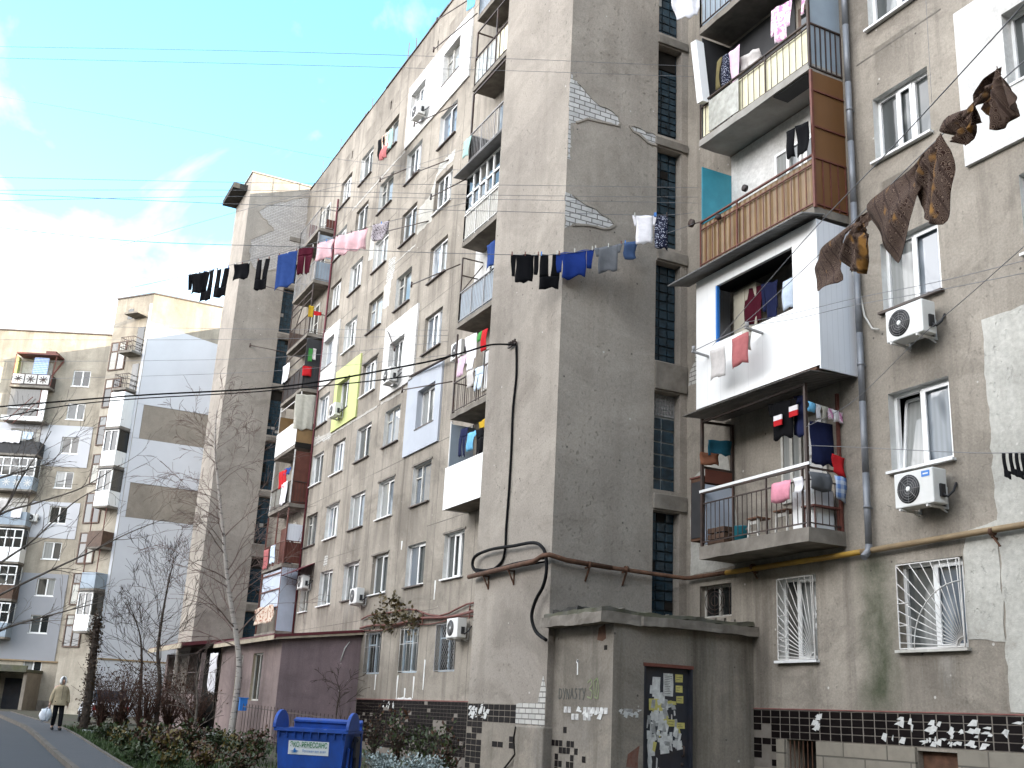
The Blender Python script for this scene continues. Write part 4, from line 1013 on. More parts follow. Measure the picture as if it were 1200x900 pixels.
# ---- column right of the far tower
XC, XD = -51.0, -47.5
Z3 = [7.42+2.67*k for k in range(7)]
for i, z in enumerate(Z3):
    b = slab(XC, XD, z, .16); zt = z+.16
    bdoor(b, -49.4, -48.7, zt+.02, zt+2.05, M['wood_white']); bwindow(b, -50.5, -49.5, zt+.75, zt+2.05, M['wood_white'])
    if i == 0:
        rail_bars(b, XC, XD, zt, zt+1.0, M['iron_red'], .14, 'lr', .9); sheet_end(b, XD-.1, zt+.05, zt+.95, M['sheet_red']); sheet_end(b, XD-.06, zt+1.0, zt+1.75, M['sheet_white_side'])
        posts(b, [(XC+.03, YB+.05), (XD-.03, YB+.05), ((XC+XD)/2, YB+.05)], zt, z+2.6, M['iron_red'], .06); sheet(b, -50.6, -49.6, zt+.1, zt+1.9, M['sheet_red'], D-.2)
    elif i == 1:
        rail_bars(b, XC, XD, zt, zt+1.0, M['iron'], .14, 'lr', .9); sheet(b, XC+.03, XD-.3, zt, zt+.95, M['plastic_film'], YB+.08); sheet_end(b, XD-.08, zt, z+2.55, M['sheet_red']); posts(b, [(XD-.03, YB+.05), (XC+.03, YB+.05)], zt, z+2.6, M['iron_white'], .05)
    elif i == 2:
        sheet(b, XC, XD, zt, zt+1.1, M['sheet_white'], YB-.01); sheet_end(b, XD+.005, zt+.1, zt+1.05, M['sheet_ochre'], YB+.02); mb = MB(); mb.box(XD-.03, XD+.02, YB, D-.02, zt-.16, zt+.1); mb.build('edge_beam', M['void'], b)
        posts(b, [(XC+.03, YB+.05), (XD-.03, YB+.05)], zt, z+2.65, M['iron_white'], .05, 'post', [((XC+.03, YB+.05, z+2.4), (XD-.03, YB+.05, z+2.4))]); sheet_end(b, XC+.1, zt, zt+2.0, M['sheet_ochre'])
    elif i == 3:
        sheet(b, XC+.02, XD-.02, zt, zt+1.05, M['sheet_dark'], YB+.06); sheet_end(b, XD-.05, zt, z+2.55, M['sheet_dark']); rail_bars(b, XC, XD, zt, zt+1.08, M['iron'], .12, 'lr', .9)
        posts(b, [(XC+.03, YB+.05)], zt, z+2.6, M['iron'], .05, 'post', [((XC+.03, YB+.05, z+2.3), (XD, YB+.05, z+2.3)), ((XC+.03, YB+.05, z+1.8), (XD, YB+.05, z+1.8))])
    elif i == 4:
        rail_bars(b, XC, XD, zt, zt+1.0, M['iron'], .13, 'lr', .9); posts(b, [(XC+.03, YB+.05), (XD-.03, YB+.05)], zt, z+2.6, M['iron'], .05, 'post', [((XC+.03, YB+.05, z+2.3), (XD, YB+.05, z+2.3)), ((XC+.03, YB+.05, z+1.9), (XD, YB+.05, z+1.9)), ((XC+.03, YB+.05, zt+.1), (XC+2.2, YB+.05, z+2.2))]); sheet_end(b, XC+.1, zt, zt+1.0, M['wood_brown'])
    elif i == 5:
        rail_bars(b, XC, XD, zt, zt+1.0, M['iron_grey'], .13, 'lr', .9); sheet_end(b, XD-.07, zt, zt+.95, M['sheet_grey']); sheet_end(b, XD-.08, zt+1.2, z+2.5, M['sheet_grey']); posts(b, [(XC+.03, YB+.05), (XD-.03, YB+.05)], zt, z+2.6, M['iron_grey'], .06)
    else:
        rail_bars(b, XC, XD, zt, zt+1.05, M['iron_grey'], .15, 'lr', .9); sheet_end(b, XD-.09, zt, zt+.55, M['sheet_red'], D-.45); sheet_end(b, XC+.1, zt, zt+1.6, M['sheet_red'], D-.4)
# second floor below it, closed with pale boards and standing on the annex roof
b = slab(XC, XD, 4.55, .12); sheet_end(b, XD-.03, 4.7, 7.4, M['sheet_paleblue']); sheet(b, XC+.2, XD-.06, 5.6, 7.35, M['sheet_paleblue'], YB+.08)
posts(b, [(XC+.05, YB+.05), (XD-.05, YB+.05)], 4.67, 7.4, M['iron_red'], .06, 'post', [((XC+.05, YB+.05, 5.7), (XD-.05, YB+.05, 5.7)), ((XC+.05, YB+.05, 6.5), (XD-.05, YB+.05, 6.5)), ((XC+.05, YB+.05, 7.2), (XD-.05, YB+.05, 7.2))])
mb = MB(); mb.tube([(-47.35, D-.06, 4.6), (-47.35, D-.06, 25.2)], .045, 8); mb.build('riser_pipe', M['maroon'], BLD)
# steel rods for clothes lines, sticking out of the walls and balcony ends
mb_rods = [(onY(525, 98, D), 1.9, -.35), (onY(540, 43, D), 1.2, -.3), (onY(496, 30, D), 1.4, -.2)]
for (xa, za, xb, zb, out) in ((-29.8, 25.4, -32.6, 25.9, .3), (-29.8, 24.6, -32.7, 24.7, .3), (-33.0, 23.0, -36.2, 23.6, .35), (-33.4, 20.9, -36.0, 21.4, .3), (-35.0, 19.1, -38.4, 19.9, .35), (-29.8, 18.3, -31.8, 18.4, .3), (-29.8, 15.3, -33.0, 15.6, .3), (-29.8, 11.4, -33.2, 11.9, .25), (-38.0, 22.6, -40.0, 22.9, .3), (-51.2, 21.4, -53.2, 22.3, -1.2), (-51.2, 18.3, -53.0, 18.9, -1.3), (-38.6, 15.9, -36.4, 14.4, .3)):
    mb = MB(); ya = YB if xa in (-29.8, -51.2) else D-.02; mb.tube([(xa, ya, za), (xb, ya-abs(out)-.1, zb)], .022, 5); mb.tube([(xb, ya-abs(out)-.1, zb-.1), (xb, ya-abs(out)-.1, zb+.1)], .035, 5); mb.build('clothes_rod', M['iron'], BLD)
# ================================================================== entrance porch of the near tower
PO = empty('entrance_porch', (-17.6, 12.4, 0), 'low rendered entrance porch with cracked concrete roof and poster-covered steel door, against the tower', 'porch')
PX, PY0, PZ = -16.55, 10.28, 3.28
PX0 = XT
# the porch's right-hand wall runs back from its front corner to the facade
def Pside(a, z, d): return (PX-d, a, z)
DY0, DY1 = onX(755, 785, PX).y, onX(811.5, 788, PX).y
mb = MB(); wall_grid(mb, [(DY0, DY1, -.2, 2.62, .14, 0)], PY0, D, -.6, PZ, Pside)
mb.face([(PX0, PY0, -.6), (PX, PY0, -.6), (PX, PY0, PZ), (PX0, PY0, PZ)])
mb.build('wall', M['porch'], PO)
mb = MB(); mb.box(PX-.125, PX-.08, DY0+.03, DY1-.03, -.2, 2.58)
dr = mb.build('door', M['door'], PO)
mb = MB(); mb.mat(0).box(PX-.13, PX+.012, DY0, DY0+.03, -.2, 2.585); mb.box(PX-.13, PX+.012, DY1-.03, DY1, -.2, 2.585); mb.mat(1).box(PX-.13, PX+.016, DY0-.02, DY1+.02, 2.588, 2.645); mb.build('frame', [M['door'], M['iron_red']], dr)
mb = MB(); mb.tube([(PX-.08, DY1-.16, 1.12), (PX-.02, DY1-.16, 1.12), (PX-.02, DY1-.16, 1.28), (PX-.08, DY1-.16, 1.28)], .014, 6); mb.lathe((PX-.075, DY1-.16, .98), [(.0, -.01), (.035, 0), (.0, .012)], 10, (1, 0, 0)); mb.build('handle', M['iron'], dr)
r9 = random.Random(21); mb = MB(); xs = PX-.0775; W_ = DY1-DY0-.1
def paper(u, v, w, h, m, rot=0, tear=.012):
    y, z = DY0+.05+u*W_, v; c, s = math.cos(rot), math.sin(rot)
    poly = []
    for a, b in blob([(-w/2, -h/2), (w/2, -h/2), (w/2, h/2), (-w/2, h/2)], tear, 3, r9): poly.append((y+a*c-b*s, z+a*s+b*c))
    poly = [(min(DY1-.05, max(DY0+.05, p)), q) for p, q in poly]
    mb.mat(m).prism(poly, (xs + r9.uniform(.0, .003), 0, 0), (0, 1, 0), (0, 0, 1), .0015)
for a in ((.28, 2.25, .16, .34, 0), (.2, 2.2, .12, .14, 0), (.55, 2.3, .2, .38, 0), (.8, 2.42, .16, .13, 1), (.8, 2.24, .15, .12, 1), (.82, 2.06, .15, .12, 1), (.28, 1.95, .3, .2, 1), (.66, 2.0, .14, .06, 1), (.84, 1.62, .17, .1, 1), (.62, 1.66, .16, .12, 1)): paper(*a)
for k in range(95):
    u = r9.triangular(.05, .85, .35); v = r9.triangular(1.05, 2.15, 1.7); paper(u, v, r9.uniform(.03, .11), r9.uniform(.04, .17), 1 if r9.random() < .14 else (2 if r9.random() < .35 else 0), r9.uniform(-.3, .3), .025)
for u, v, w, h in ((.18, 1.25, .14, .3), (.47, 1.28, .18, .26), (.15, 1.0, .05, .4), (.3, .95, .03, .25), (.62, 1.35, .06, .3), (.12, .6, .05, .35), (.22, .7, .03, .2), (.35, .8, .02, .22), (.1, .4, .08, .12)): paper(u, v, w, h, 0, r9.uniform(-.1, .1), .03)
# printing on the larger notices
mb.build('torn_notices', [M['paper'], M['paper_yellow'], M['paper_grey']], dr)
mb = MB()
for u, v, w, h in ((.55, 2.3, .16, .32), (.8, 2.42, .12, .08), (.8, 2.24, .11, .08), (.82, 2.06, .11, .08), (.84, 1.62, .13, .06), (.62, 1.66, .12, .08)):
    n = int(h/.028)
    for i in range(n):
        y = DY0+.05+u*W_-w/2; L = w*r9.uniform(.5, 1); z = v+h/2-(i+.5)*h/n; mb.box(xs+.005, xs+.006, y, y+L, z-.004, z+.004)
mb.build('notice_print', M['graffiti'], dr)
# roof: two thick broken concrete slabs, felt and rubble on top
mb = MB(); r8 = random.Random(8)
rough_slab(mb, PX0+.004, PX+.08, PY0-.3, PY0+.55, PZ-.02, PZ+.17, .03, .12)
rough_slab(mb, PX0+.3, PX+.16, PY0+.5, D-.002, PZ-.02, PZ+.14, .026, .12)
ro = mb.build('roof_slab', M['concrete'], PO)
mb = MB(); rough_slab(mb, PX0+.01, PX+.05, PY0-.27, D-.01, PZ+.16, PZ+.23, .05, .14, 1.2); mb.build('roof_felt', M['roof_felt'], PO)
mb = MB(); rough_slab(mb, PX0+.02, PX0+1.0, PY0-.1, D-.1, PZ+.22, PZ+.30, .06, .12, 1.4); mb.build('felt_heap', M['roof_felt_black'], PO)
for nm, pts in (('rubble', 40),):
    mb = MB()
    for k in range(pts):
        c = Vector((r8.uniform(PX0+.1, PX), r8.choice([r8.uniform(PY0-.3, D-.1), r8.uniform(11.8, 13.1)]), PZ+.24)); s = r8.uniform(.02, .07)
        mb.obox(c, (s, s*.3*r8.uniform(-1, 1), 0), (-s*.2, s*.8, s*.2), (0, 0, s*.6))
    mb.build('rubble', M['concrete'], PO)
# writing on the porch front, sparse tiles, red stain
def strokes(name, lines, org, su, mat, par, w=.018, ax=(1, 0, 0), ay=(0, 0, 1), off=(0, -.005, 0)):
    mb = MB(); O = Vector(org)+Vector(off); ax, ay = Vector(ax), Vector(ay)
    for ln in lines:
        for a, b in zip(ln, ln[1:]): mb.bar(O+ax*a[0]*su+ay*a[1]*su, O+ax*b[0]*su+ay*b[1]*su, w, .004, up=ax.cross(ay))
    return mb.build(name, mat, par)
L = {'D': [[(.0, 0), (0, 1), (.45, .85), (.6, .5), (.45, .1), (0, 0)]], 'Y': [[(0, 1), (.3, .5)], [(.6, 1), (.2, -.15)]], 'N': [[(0, 0), (.05, 1), (.5, 0), (.55, 1)]], 'A': [[(0, 0), (.3, 1), (.6, 0)], [(.12, .4), (.5, .4)]], 'S': [[(.5, .95), (.2, 1), (.1, .75), (.45, .4), (.4, .05), (0, .05)]], 'T': [[(0, 1), (.65, 1)], [(.33, 1), (.3, 0)]]}
u = 0; lines = []
for ch in 'DYNASTY':
    for ln in L[ch]: lines.append([(u+a*.95, b+.05*math.sin(u*3)) for a, b in ln])
    u += .78
gx = onY(655, 824, PY0)
strokes('graffiti_lettering', lines, (gx.x, PY0, 1.99), .18, M['graffiti'], PO, .022)
strokes('graffiti_scrawl', [[(0, .9), (.4, 1.1), (.55, .8), (.2, .55), (.6, .4), (.5, 0), (0, .1)], [(.8, .1), (.75, 1), (1.1, 1.15), (1.3, .6), (1.2, 0), (.8, .1)], [(1.0, .2), (1.05, .9)]], (gx.x+1.02, PY0, 2.0), .30, M['graffiti_green'], PO, .026)
q = onY(677, 782, PY0)
strokes('paint_mark', [[(-.3, .6), (0, 1), (.15, .7)], [(0, 1), (.0, .5), (.05, -.3), (.05, -1)], [(-.15, .8), (.2, .85)]], (q.x, PY0, q.z), .13, M['white_paint'], PO, .035)
mb = MB()
def keepP(u, r, c):
    h = rnd.random()
    if r == 0: return 2 if (u > .6 and h < .9) or (.24 < u < .34) else (1 if u < .03 else 0)
    if r == 1: return 2 if (.6 < u < .7 or .36 < u < .5) else 0
    if r in (5, 6, 7, 8, 9, 10, 11): return (1 if h < .5 else 0) if .02+.02*(r-5) < u < .5 else (1 if h < .015 else 0)
    return 1 if h < .012 else 0
tiles(mb, lambda a, z: (a, PY0-.001, z), PX0+.02, PX-.01, 1.86, 13, .14, .118, keepP, .007)
def keepP2(u, r, c):
    h = rnd.random()
    return (2 if h < .75 else 0) if r == 0 and u < 1.2 else (1 if h < .01 else 0)
tiles(mb, lambda a, z: (PX+.001, a, z), PY0+.02, DY0-.05, 1.86, 10, .2, .118, keepP2, .006)
mb.build('sparse_tiles', [M['tile'], M['tile_white']], PO)
splashes(PO, lambda a, z: (a, PY0-.009, z), -17.7, -16.6, 1.70, 1.85, 14, 11); splashes(PO, lambda a, z: (PX+.009, a, z), PY0+.1, DY0-.1, 1.72, 1.85, 14, 12)
mb = MB()
mb.prism(blob([(DY0-.35, .9), (DY0-.1, .9), (DY0-.08, 1.25), (DY0-.3, 1.1)], .05), (PX, 0, 0), (0, 1, 0), (0, 0, 1), .003)
mb.build('red_paint_stain', M['red_paint'], PO)
mb = MB(); mb.prism(blob([(PX-.55, 3.0), (PX-.25, 3.0), (PX-.3, 3.25), (PX-.5, 3.2)], .05), (0, PY0, 0), (1, 0, 0), (0, 0, 1), .003); mb.build('rust_stain', M['rust'], PO)
mb = MB(); mb.box(PX-.3, PX-.2, PY0-.004, PY0, 2.82, 2.9); mb.build('drilled_hole', M['void'], PO)

# ================================================================== mauve lean-to in front of the facade
AN = empty('lean_to', (-41.5, 11.8, 0), 'mauve plastered lean-to with maroon roof edge built against the facade', 'lean-to')
AX1, AX0, AY, AZ = -38.46, -47.6, 10.43, 3.95
mb = MB(); ah = [(-44.9, -43.9, 1.9, 3.45, .16, 1), (-42.3, -40.9, 1.75, 3.45, .16, 1)]
mb.mat(0).face([(AX1, AY, -.4), (AX1, D, -.4), (AX1, D, AZ+.3), (AX1, AY, AZ-.02)])
mb2 = MB()
wall_grid(mb2, ah, AX0, AX1-.001, -.4, AZ, lambda a, z, d: (a, AY+d, z))
mb2.face([(AX0, D, -.4), (AX0, AY, -.4), (AX0, AY, AZ), (AX0, D, AZ+.2)])
mb.build('side_wall', M['purple'], AN); mb2.build('front_wall', [M['pinkish'], M['fascia']], AN)
for h in ah:
    mb = MB(); f = .06; y0, y1 = AY+.1, AY+.15
    mb.box(h[0], h[1], y0, y1, h[2], h[2]+f); mb.box(h[0], h[1], y0, y1, h[3]-f, h[3]); mb.box(h[0], h[0]+f, y0, y1, h[2]+f, h[3]-f); mb.box(h[1]-f, h[1], y0, y1, h[2]+f, h[3]-f); xc = (h[0]+h[1])/2; mb.box(xc-.03, xc+.03, y0, y1-.005, h[2]+f, h[3]-f)
    wo = mb.build('window', M['wood_white'], AN); mb = MB(); mb.face([(h[0], AY+.135, h[2]), (h[1], AY+.135, h[2]), (h[1], AY+.135, h[3]), (h[0], AY+.135, h[3])]); mb.build('pane', M['glass_dark'], wo)
mb = MB()
mb.mat(0).face([(AX0-.2, AY-.35, AZ+.02), (AX1+.22, AY-.35, AZ+.02), (AX1+.22, D-.002, AZ+.42), (AX0-.2, D-.002, AZ+.42)])
mb.mat(0).box(AX1+.17, AX1+.24, AY-.36, AY-.3, AZ-.12, AZ+.03)
mb.mat(0).obox((AX1+.22, (AY-.35+D)/2, AZ+.17), (.03, 0, 0), (0, (D-AY+.34)/2, .2), (0, 0, .045))
mb.mat(1).obox((AX1+.2, (AY-.35+D)/2, AZ+.085), (.03, 0, 0), (0, (D-AY+.33)/2, .2), (0, 0, .038))
mb.mat(1).box(AX0-.2, AX1+.2, AY-.375, AY-.345, AZ-.16, AZ+.0)
mb.mat(0).box(AX0-.2, AX1+.2, AY-.39, AY-.345, AZ+.0, AZ+.05)
mb.build('roof', [M['maroon'], M['fascia']], AN)
mb = MB(); mb.tube([onX(410, 752, AX1+.02), onX(404, 760, AX1+.02), onX(399, 775, AX1+.03)], .02, 5); mb.build('hose', M['white_paint'], AN)
# porch of the far tower
PF = empty('far_entrance_porch', (-52.5, 10, 0), 'darker canopied entrance porch with barred front beside the lean-to, under the far tower', 'porch')
mb = MB(); mb.box(-55.8, -48.3, 9.6, 9.75, .2, 1.9); mb.box(-48.45, -48.3, 9.75, D-3.4, .2, 3.6); mb.box(-55.8, -55.3, 9.6, 9.9, 1.9, 3.7); mb.box(-55.8, -48.3, 12.9, 13.0, .2, 3.6)
mb.build('wall', M['pinkish'], PF)
mb = MB(); mb.mat(0).obox((-52.2, 10.3, 4.1), (4.1, 0, 0), (0, 1.5, .22), (0, -.01, .07)); mb.mat(1).box(-56.3, -48.1, 8.77, 8.81, 3.72, 3.92); mb.build('roof', [M['maroon'], M['fascia']], PF)
mb = MB()
for k in range(24): x = -55.2+k*.28; mb.bar((x, 9.68, 1.9), (x, 9.68, 3.75), .02)
for z in (1.95, 2.8, 3.6): mb.bar((-55.3, 9.66, z), (-48.4, 9.66, z), .03)
mb.build('window_bars', M['iron'], PF)
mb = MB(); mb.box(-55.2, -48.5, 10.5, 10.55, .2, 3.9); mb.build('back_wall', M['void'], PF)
# small maroon awning over the air conditioner
AW = empty('awning', (-46.4, D-.4, 7.1), 'small maroon tin awning above an air conditioner at the left end of the facade', 'awning')
mb = MB(); mb.obox((-46.3, D-.42, 7.22), (1.05, 0, 0), (0, .42, .22), (0, -.006, .012)); mb.build('canopy', M['maroon'], AW)
mb = MB()
for x in (-47.3, -45.3): mb.bar((x, D-.01, 6.85), (x, D-.8, 7.03), .03); mb.bar((x, D-.01, 6.85), (x, D-.01, 7.42), .03)
mb.build('bracket', M['iron'], AW)
# ================================================================== air conditioners, pipes, cables
AC0 = empty('air_conditioner', (0, 0, 0))
mb = MB(); mb.box(-.39, .39, -.42, -.13, .0, .55); mb.build('casing', M['ac'], AC0, bevel=.018)
mb = MB(); mb.mat(0).lathe((-.1, -.421, .275), [(.225, 0), (.225, .006), (.0, .006)], 28, (0, -1, 0)); mb.mat(1)
for k in range(1, 6): rr = .04*k; mb.tube([(-.1+rr*math.cos(a/24*2*math.pi), -.431, .275+rr*math.sin(a/24*2*math.pi)) for a in range(25)], .0035, 4, False)
for k in range(8): a = k/8*2*math.pi; mb.tube([(-.1+.04*math.cos(a), -.431, .275+.04*math.sin(a)), (-.1+.22*math.cos(a), -.431, .275+.22*math.sin(a))], .0035, 4, False)
mb.mat(2).lathe((-.1, -.428, .275), [(.045, 0), (.04, .01), (0, .012)], 14, (0, -1, 0)); mb.build('fan_grille', [M['ac_dark'], M['iron_grey'], M['ac']], AC0)
mb = MB()
for x in (-.27, .27): mb.bar((x, -.005, -.03), (x, -.45, -.03), .035, .035); mb.bar((x, -.02, -.015), (x, -.02, .3), .03); mb.bar((x, -.03, -.09), (x, -.16, -.045), .02)
mb.build('bracket', M['iron_white'], AC0)
mb = MB(); mb.box(.392, .425, -.3, -.2, .1, .3); mb.tube([(.41, -.25, .15), (.47, -.22, .1), (.48, -.1, .2), (.46, -.01, .34)], .02, 6); mb.build('valve', M['ac_dark'], AC0)
acs = [((-12.12, D, 7.76), 'white air conditioner under the third-floor window right of the downpipe', 0), ((-12.12, D, 5.02), 'white air conditioner with blue sticker under the second-floor window right of the downpipe', 1),
       ((-43.4, D-.07, 13.35), 'air conditioner on the lime green panel', 0), ((-36.85, D-.07, 13.2), 'air conditioner under the window of the big white panel at mid height', 0), ((-38.6, D, 5.28), 'air conditioner low on the facade beside the bottom open windows, above the lean-to end', 0),
       ((-29.5, D, 3.72), 'air conditioner beside the mesh-barred ground-floor window next to the tower', 0), ((-36.2, D-.07, 23.95), 'air conditioner on the white panel just under the roof', 0), ((-45.75, D, 6.38), 'air conditioner tucked under the maroon awning', 0), ((-30.6, D, 12.45), 'air conditioner beside the railings of the balcony left of the tower', 0)]
for i, (p, lb, st) in enumerate(acs):
    o = AC0 if i == 0 else copy_tree(AC0)
    o.location = p; o['label'] = lb; o['category'] = 'air conditioner'; o['group'] = 'air conditioners on the facade'; ORG[o] = Vector(p)
    if st:
        mb = MB(); mb.box(p[0]+.17, p[0]+.33, p[1]-.4235, p[1]-.4215, p[2]+.42, p[2]+.51); s_ = mb.build('sticker', M['ac_blue'], o, org=p)
        mb = MB(); mb.box(p[0]+.2, p[0]+.3, p[1]-.425, p[1]-.424, p[2]+.455, p[2]+.475); mb.build('sticker_print', M['sign_white'], s_, org=p)
# loose refrigerant hose
mb = MB(); mb.tube([onY(998, 315, D-.05), onY(1008, 345, D-.05), onY(1013, 370, D-.05), onY(1022, 385, D-.06), onY(1030, 386, D-.1)], .018, 6)
mb.build('refrigerant_hose', M['wood_white'], None, label='pale hose hanging down to the upper air conditioner by the downpipe', cat='hose')
# down-pipe
DP = empty('downpipe', (-13.42, D-.11, 4.5), 'grey metal downpipe running the full height right of the balconies', 'downpipe')
mb = MB(); z = 4.55
while z < 27.5: mb.tube([(-13.42+rnd.uniform(-.006, .006), D-.11, z), (-13.42, D-.11, z+1.25)], [.056, .059], 14); z += 1.24
mb.build('pipe', M['zinc'], DP)
z = 5.2
while z < 27.5: mb = MB(); mb.tube([(-13.42, D-.11, z), (-13.42, D-.11, z+.05)], .066, 14); mb.bar((-13.42, D-.06, z+.02), (-13.42, D-.002, z+.02), .02); mb.build('collar', M['zinc'], DP); z += 1.24*2
mb = MB(); mb.tube([(-13.42, D-.11, 4.6), (-13.42, D-.13, 4.5), (-13.42, D-.24, 4.38)], .06, 14); mb.build('shoe', M['zinc'], DP)
# gas pipe
GP = empty('gas_pipe', (-18.6, 10.0, 4.5), 'rusty and yellow gas pipe wrapping the tower and running along the right facade', 'gas pipe')
zg = 4.5; mb = MB()
mb.tube([(-22.15, 10.0, 4.52), (-19.1, 10.0, 4.56), (-18.75, 10.0, 4.63), (-18.52, 10.02, 4.63), (-18.5, 10.4, 4.56), (-18.5, 11.4, 4.52)], .05, 10)
mb.tube([(-18.5, 11.4, 4.52), (-18.5, D-.16, 4.49), (-18.4, D-.1, 4.49), (-17.2, D-.1, 4.49)], .042, 10); mb.build('rusty_run', M['rust'], GP)
mb = MB(); mb.tube([(-17.2, D-.1, 4.49), (-14, D-.1, 4.5), (-13.6, D-.1, 4.505)], .048, 10); mb.build('yellow_run', M['gas_yellow'], GP)
mb = MB(); mb.tube([(-13.6, D-.1, 4.505), (-11.4, D-.1, 4.54), (-6, D-.1, 4.6), (6, D-.1, 4.7)], .048, 10); mb.build('faded_run', M['gas_tan'], GP)
mb = MB()
for x in (-21.4, -20.2): mb.bar((x, YF-.002, 4.48), (x, 9.98, 4.48), .03); mb.bar((x, YF-.01, 4.2), (x, YF-.01, 4.5), .03); mb.bar((x, YF-.01, 4.22), (x, 10.0, 4.47), .025)
for y in (10.9, 11.75): mb.bar((XT+.002, y, 4.48), (XT+.2, y, 4.48), .03); mb.bar((XT+.01, y, 4.22), (XT+.16, y, 4.47), .03); mb.tube([(XT+.15, y-.03, 4.53), (XT+.15, y+.03, 4.53)], .065, 10)
for x in (-16.4, -11.0, -7.0): mb.bar((x, D-.002, 4.42), (x, D-.12, 4.45), .03); mb.tube([(x-.03, D-.1, 4.52), (x+.03, D-.1, 4.52)], .064, 10); mb.bar((x, D-.1, 4.45), (x+.1, D-.08, 4.3), .025)
mb.build('bracket', M['rust'], GP)
# pipes and cables along the left facade, with a withered creeper on them
mb = MB()
for k, (z, r, a, y) in enumerate(((4.42, .045, .04, .1), (4.58, .03, .12, .08), (4.3, .02, .05, .06))):
    pts = [(-38.4+i*.65, D-y, z + a*math.sin(i*.9+k) + (.35 if (i < 9 and k == 1) else 0)*math.exp(-((i-4)/3)**2)) for i in range(26)]
    mb.tube(pts, r, 7)
for x in (-36, -32.5, -29, -25): mb.bar((x, D-.002, 4.5), (x, D-.14, 4.5), .03); mb.bar((x, D-.12, 4.25), (x, D-.12, 4.62), .03)
mb.build('pipe_bundle', M['iron_red'], None, label='sagging dark pipes and cables above the ground-floor windows left of the tower', cat='pipes')
def leaves(mb, c, ext, n, size, r, up=.3):
    for k in range(n):
        p = Vector((c[0]+r.gauss(0, ext[0]), c[1]+r.gauss(0, ext[1]), c[2]+r.gauss(0, ext[2])))
        a = Vector((r.uniform(-1, 1), r.uniform(-1, 1), r.uniform(-1, 1)+up)).normalized(); b = a.orthogonal().normalized(); s = size*r.uniform(.5, 1.3)
        mb.face([p, p+a*s*.5+b*s*.32, p+a*s, p+a*s*.5-b*s*.32])
r5 = random.Random(5); mb = MB()
for k in range(16):
    c = (-36.9+k*.27, D-.16, 4.55+.18*math.sin(k*.8)); leaves(mb, c, (.14, .06, .16), 26, .14, r5)
for k in range(6): leaves(mb, (-36.4+r5.uniform(0, 1.6), D-.16, 5.0+r5.uniform(0, .35)), (.1, .05, .14), 16, .16, r5)
CR = mb.build('creeper', M['leaf_vine'], None, label='withered creeper hanging on the pipe bundle between the ground-floor windows', cat='creeper')
mb = MB()
for k in range(14):
    x = -37+r5.uniform(0, 4.2); mb.tube([(x, D-.1, 4.5), (x+r5.uniform(-.2, .2), D-.15, 4.25), (x+r5.uniform(-.3, .3), D-.2, 4.0+r5.uniform(-.1, .2))], .006, 4)
mb.build('stem', M['bark'], CR)
# black mains cable on the tower front with its coil over the gas pipe
y = YF-.03; mb = MB()
tp = lambda L, yy, r: mb.tube(sm([onY(a, b, yy) for a, b in L]), r, 8)
def sm(pts, n=5):
    out = []
    for i in range(len(pts)-1):
        p0, p1, p2, p3 = pts[max(i-1, 0)], pts[i], pts[i+1], pts[min(i+2, len(pts)-1)]
        for k in range(n):
            t = k/n; out.append(.5*((2*p1)+(p2-p0)*t+(2*p0-5*p1+4*p2-p3)*t*t+(3*p1-p0-3*p2+p3)*t**3))
    out.append(pts[-1]); return out
tp([(605, 405), (605, 440), (601, 480), (599, 530), (596, 580), (593, 620), (592, 642), (588, 658), (577, 668)], y, .026)
tp([(577, 668), (562, 671), (554, 664), (557, 652), (575, 644), (600, 640), (625, 636), (636, 642), (640, 655), (640, 672), (636, 688), (628, 703), (623, 722), (628, 740), (640, 750)], YF-.12, .034)
tp([(556, 667), (575, 668), (600, 661), (625, 656), (640, 654)], YF-.10, .024); tp([(558, 671), (580, 666), (605, 664), (640, 658)], YF-.07, .02)
mb.build('mains_cable', M['cable'], None, label='thick black cable hanging down the tower front and coiled over the rusty gas pipe', cat='cable')
mb = MB(); c = onY(605, 404, YF)
mb.bar(c+Vector((-.3, -.05, .0)), c+Vector((.1, -.05, .02)), .04); mb.bar(c+Vector((0, 0, 0)), c+Vector((0, -.2, 0)), .04)
for k in range(4): mb.lathe(c+Vector((-.22+k*.1, -.08, .02)), [(.0, 0), (.028, .01), (.02, .05), (.03, .06), (0, .09)], 8)
mb.build('cable_bracket', M['iron'], None, label='small black bracket with insulators where the black cable meets the tower front', cat='bracket')

# ------------------------------------------------------------------ wires across the yard
def planline(A, B, px, py):
    r = ray(px, py); ax, ay = A; dx, dy = B[0]-A[0], B[1]-A[1]
    den = r.x*dy - r.y*dx; t = (ax*dy - ay*dx)/den
    return EYE + r*t
WG = 'thin wires strung across the yard'
def wire(A, B, pts, r, label, mat='wire', cat='wire', name='overhead_wire', group=WG):
    P = sm([planline(A, B, a, b) for a, b in pts], 6); mb = MB(); mb.tube(P, r, 5)
    return mb.build(name, M[mat], None, label=label, cat=cat, group=group)
R1, YL = (-17.15, 12.42), (-30, -10)
Q1, Q2 = (-29.8, 12.4), (-52, -12)
WL = 'thin grey clothes wire running from the balconies to the left across the sky'
for pts in ([(-40, 54), (300, 60), (600, 69), (700, 73), (818, 78)], [(-40, 67), (300, 75), (600, 83), (818, 90)], [(-40, 207), (300, 214), (600, 217), (818, 220)], [(-40, 223), (300, 223), (600, 229), (818, 231)], [(-40, 236), (300, 230), (600, 234), (818, 238)]):
    wire(R1, YL, pts, .0048, WL)
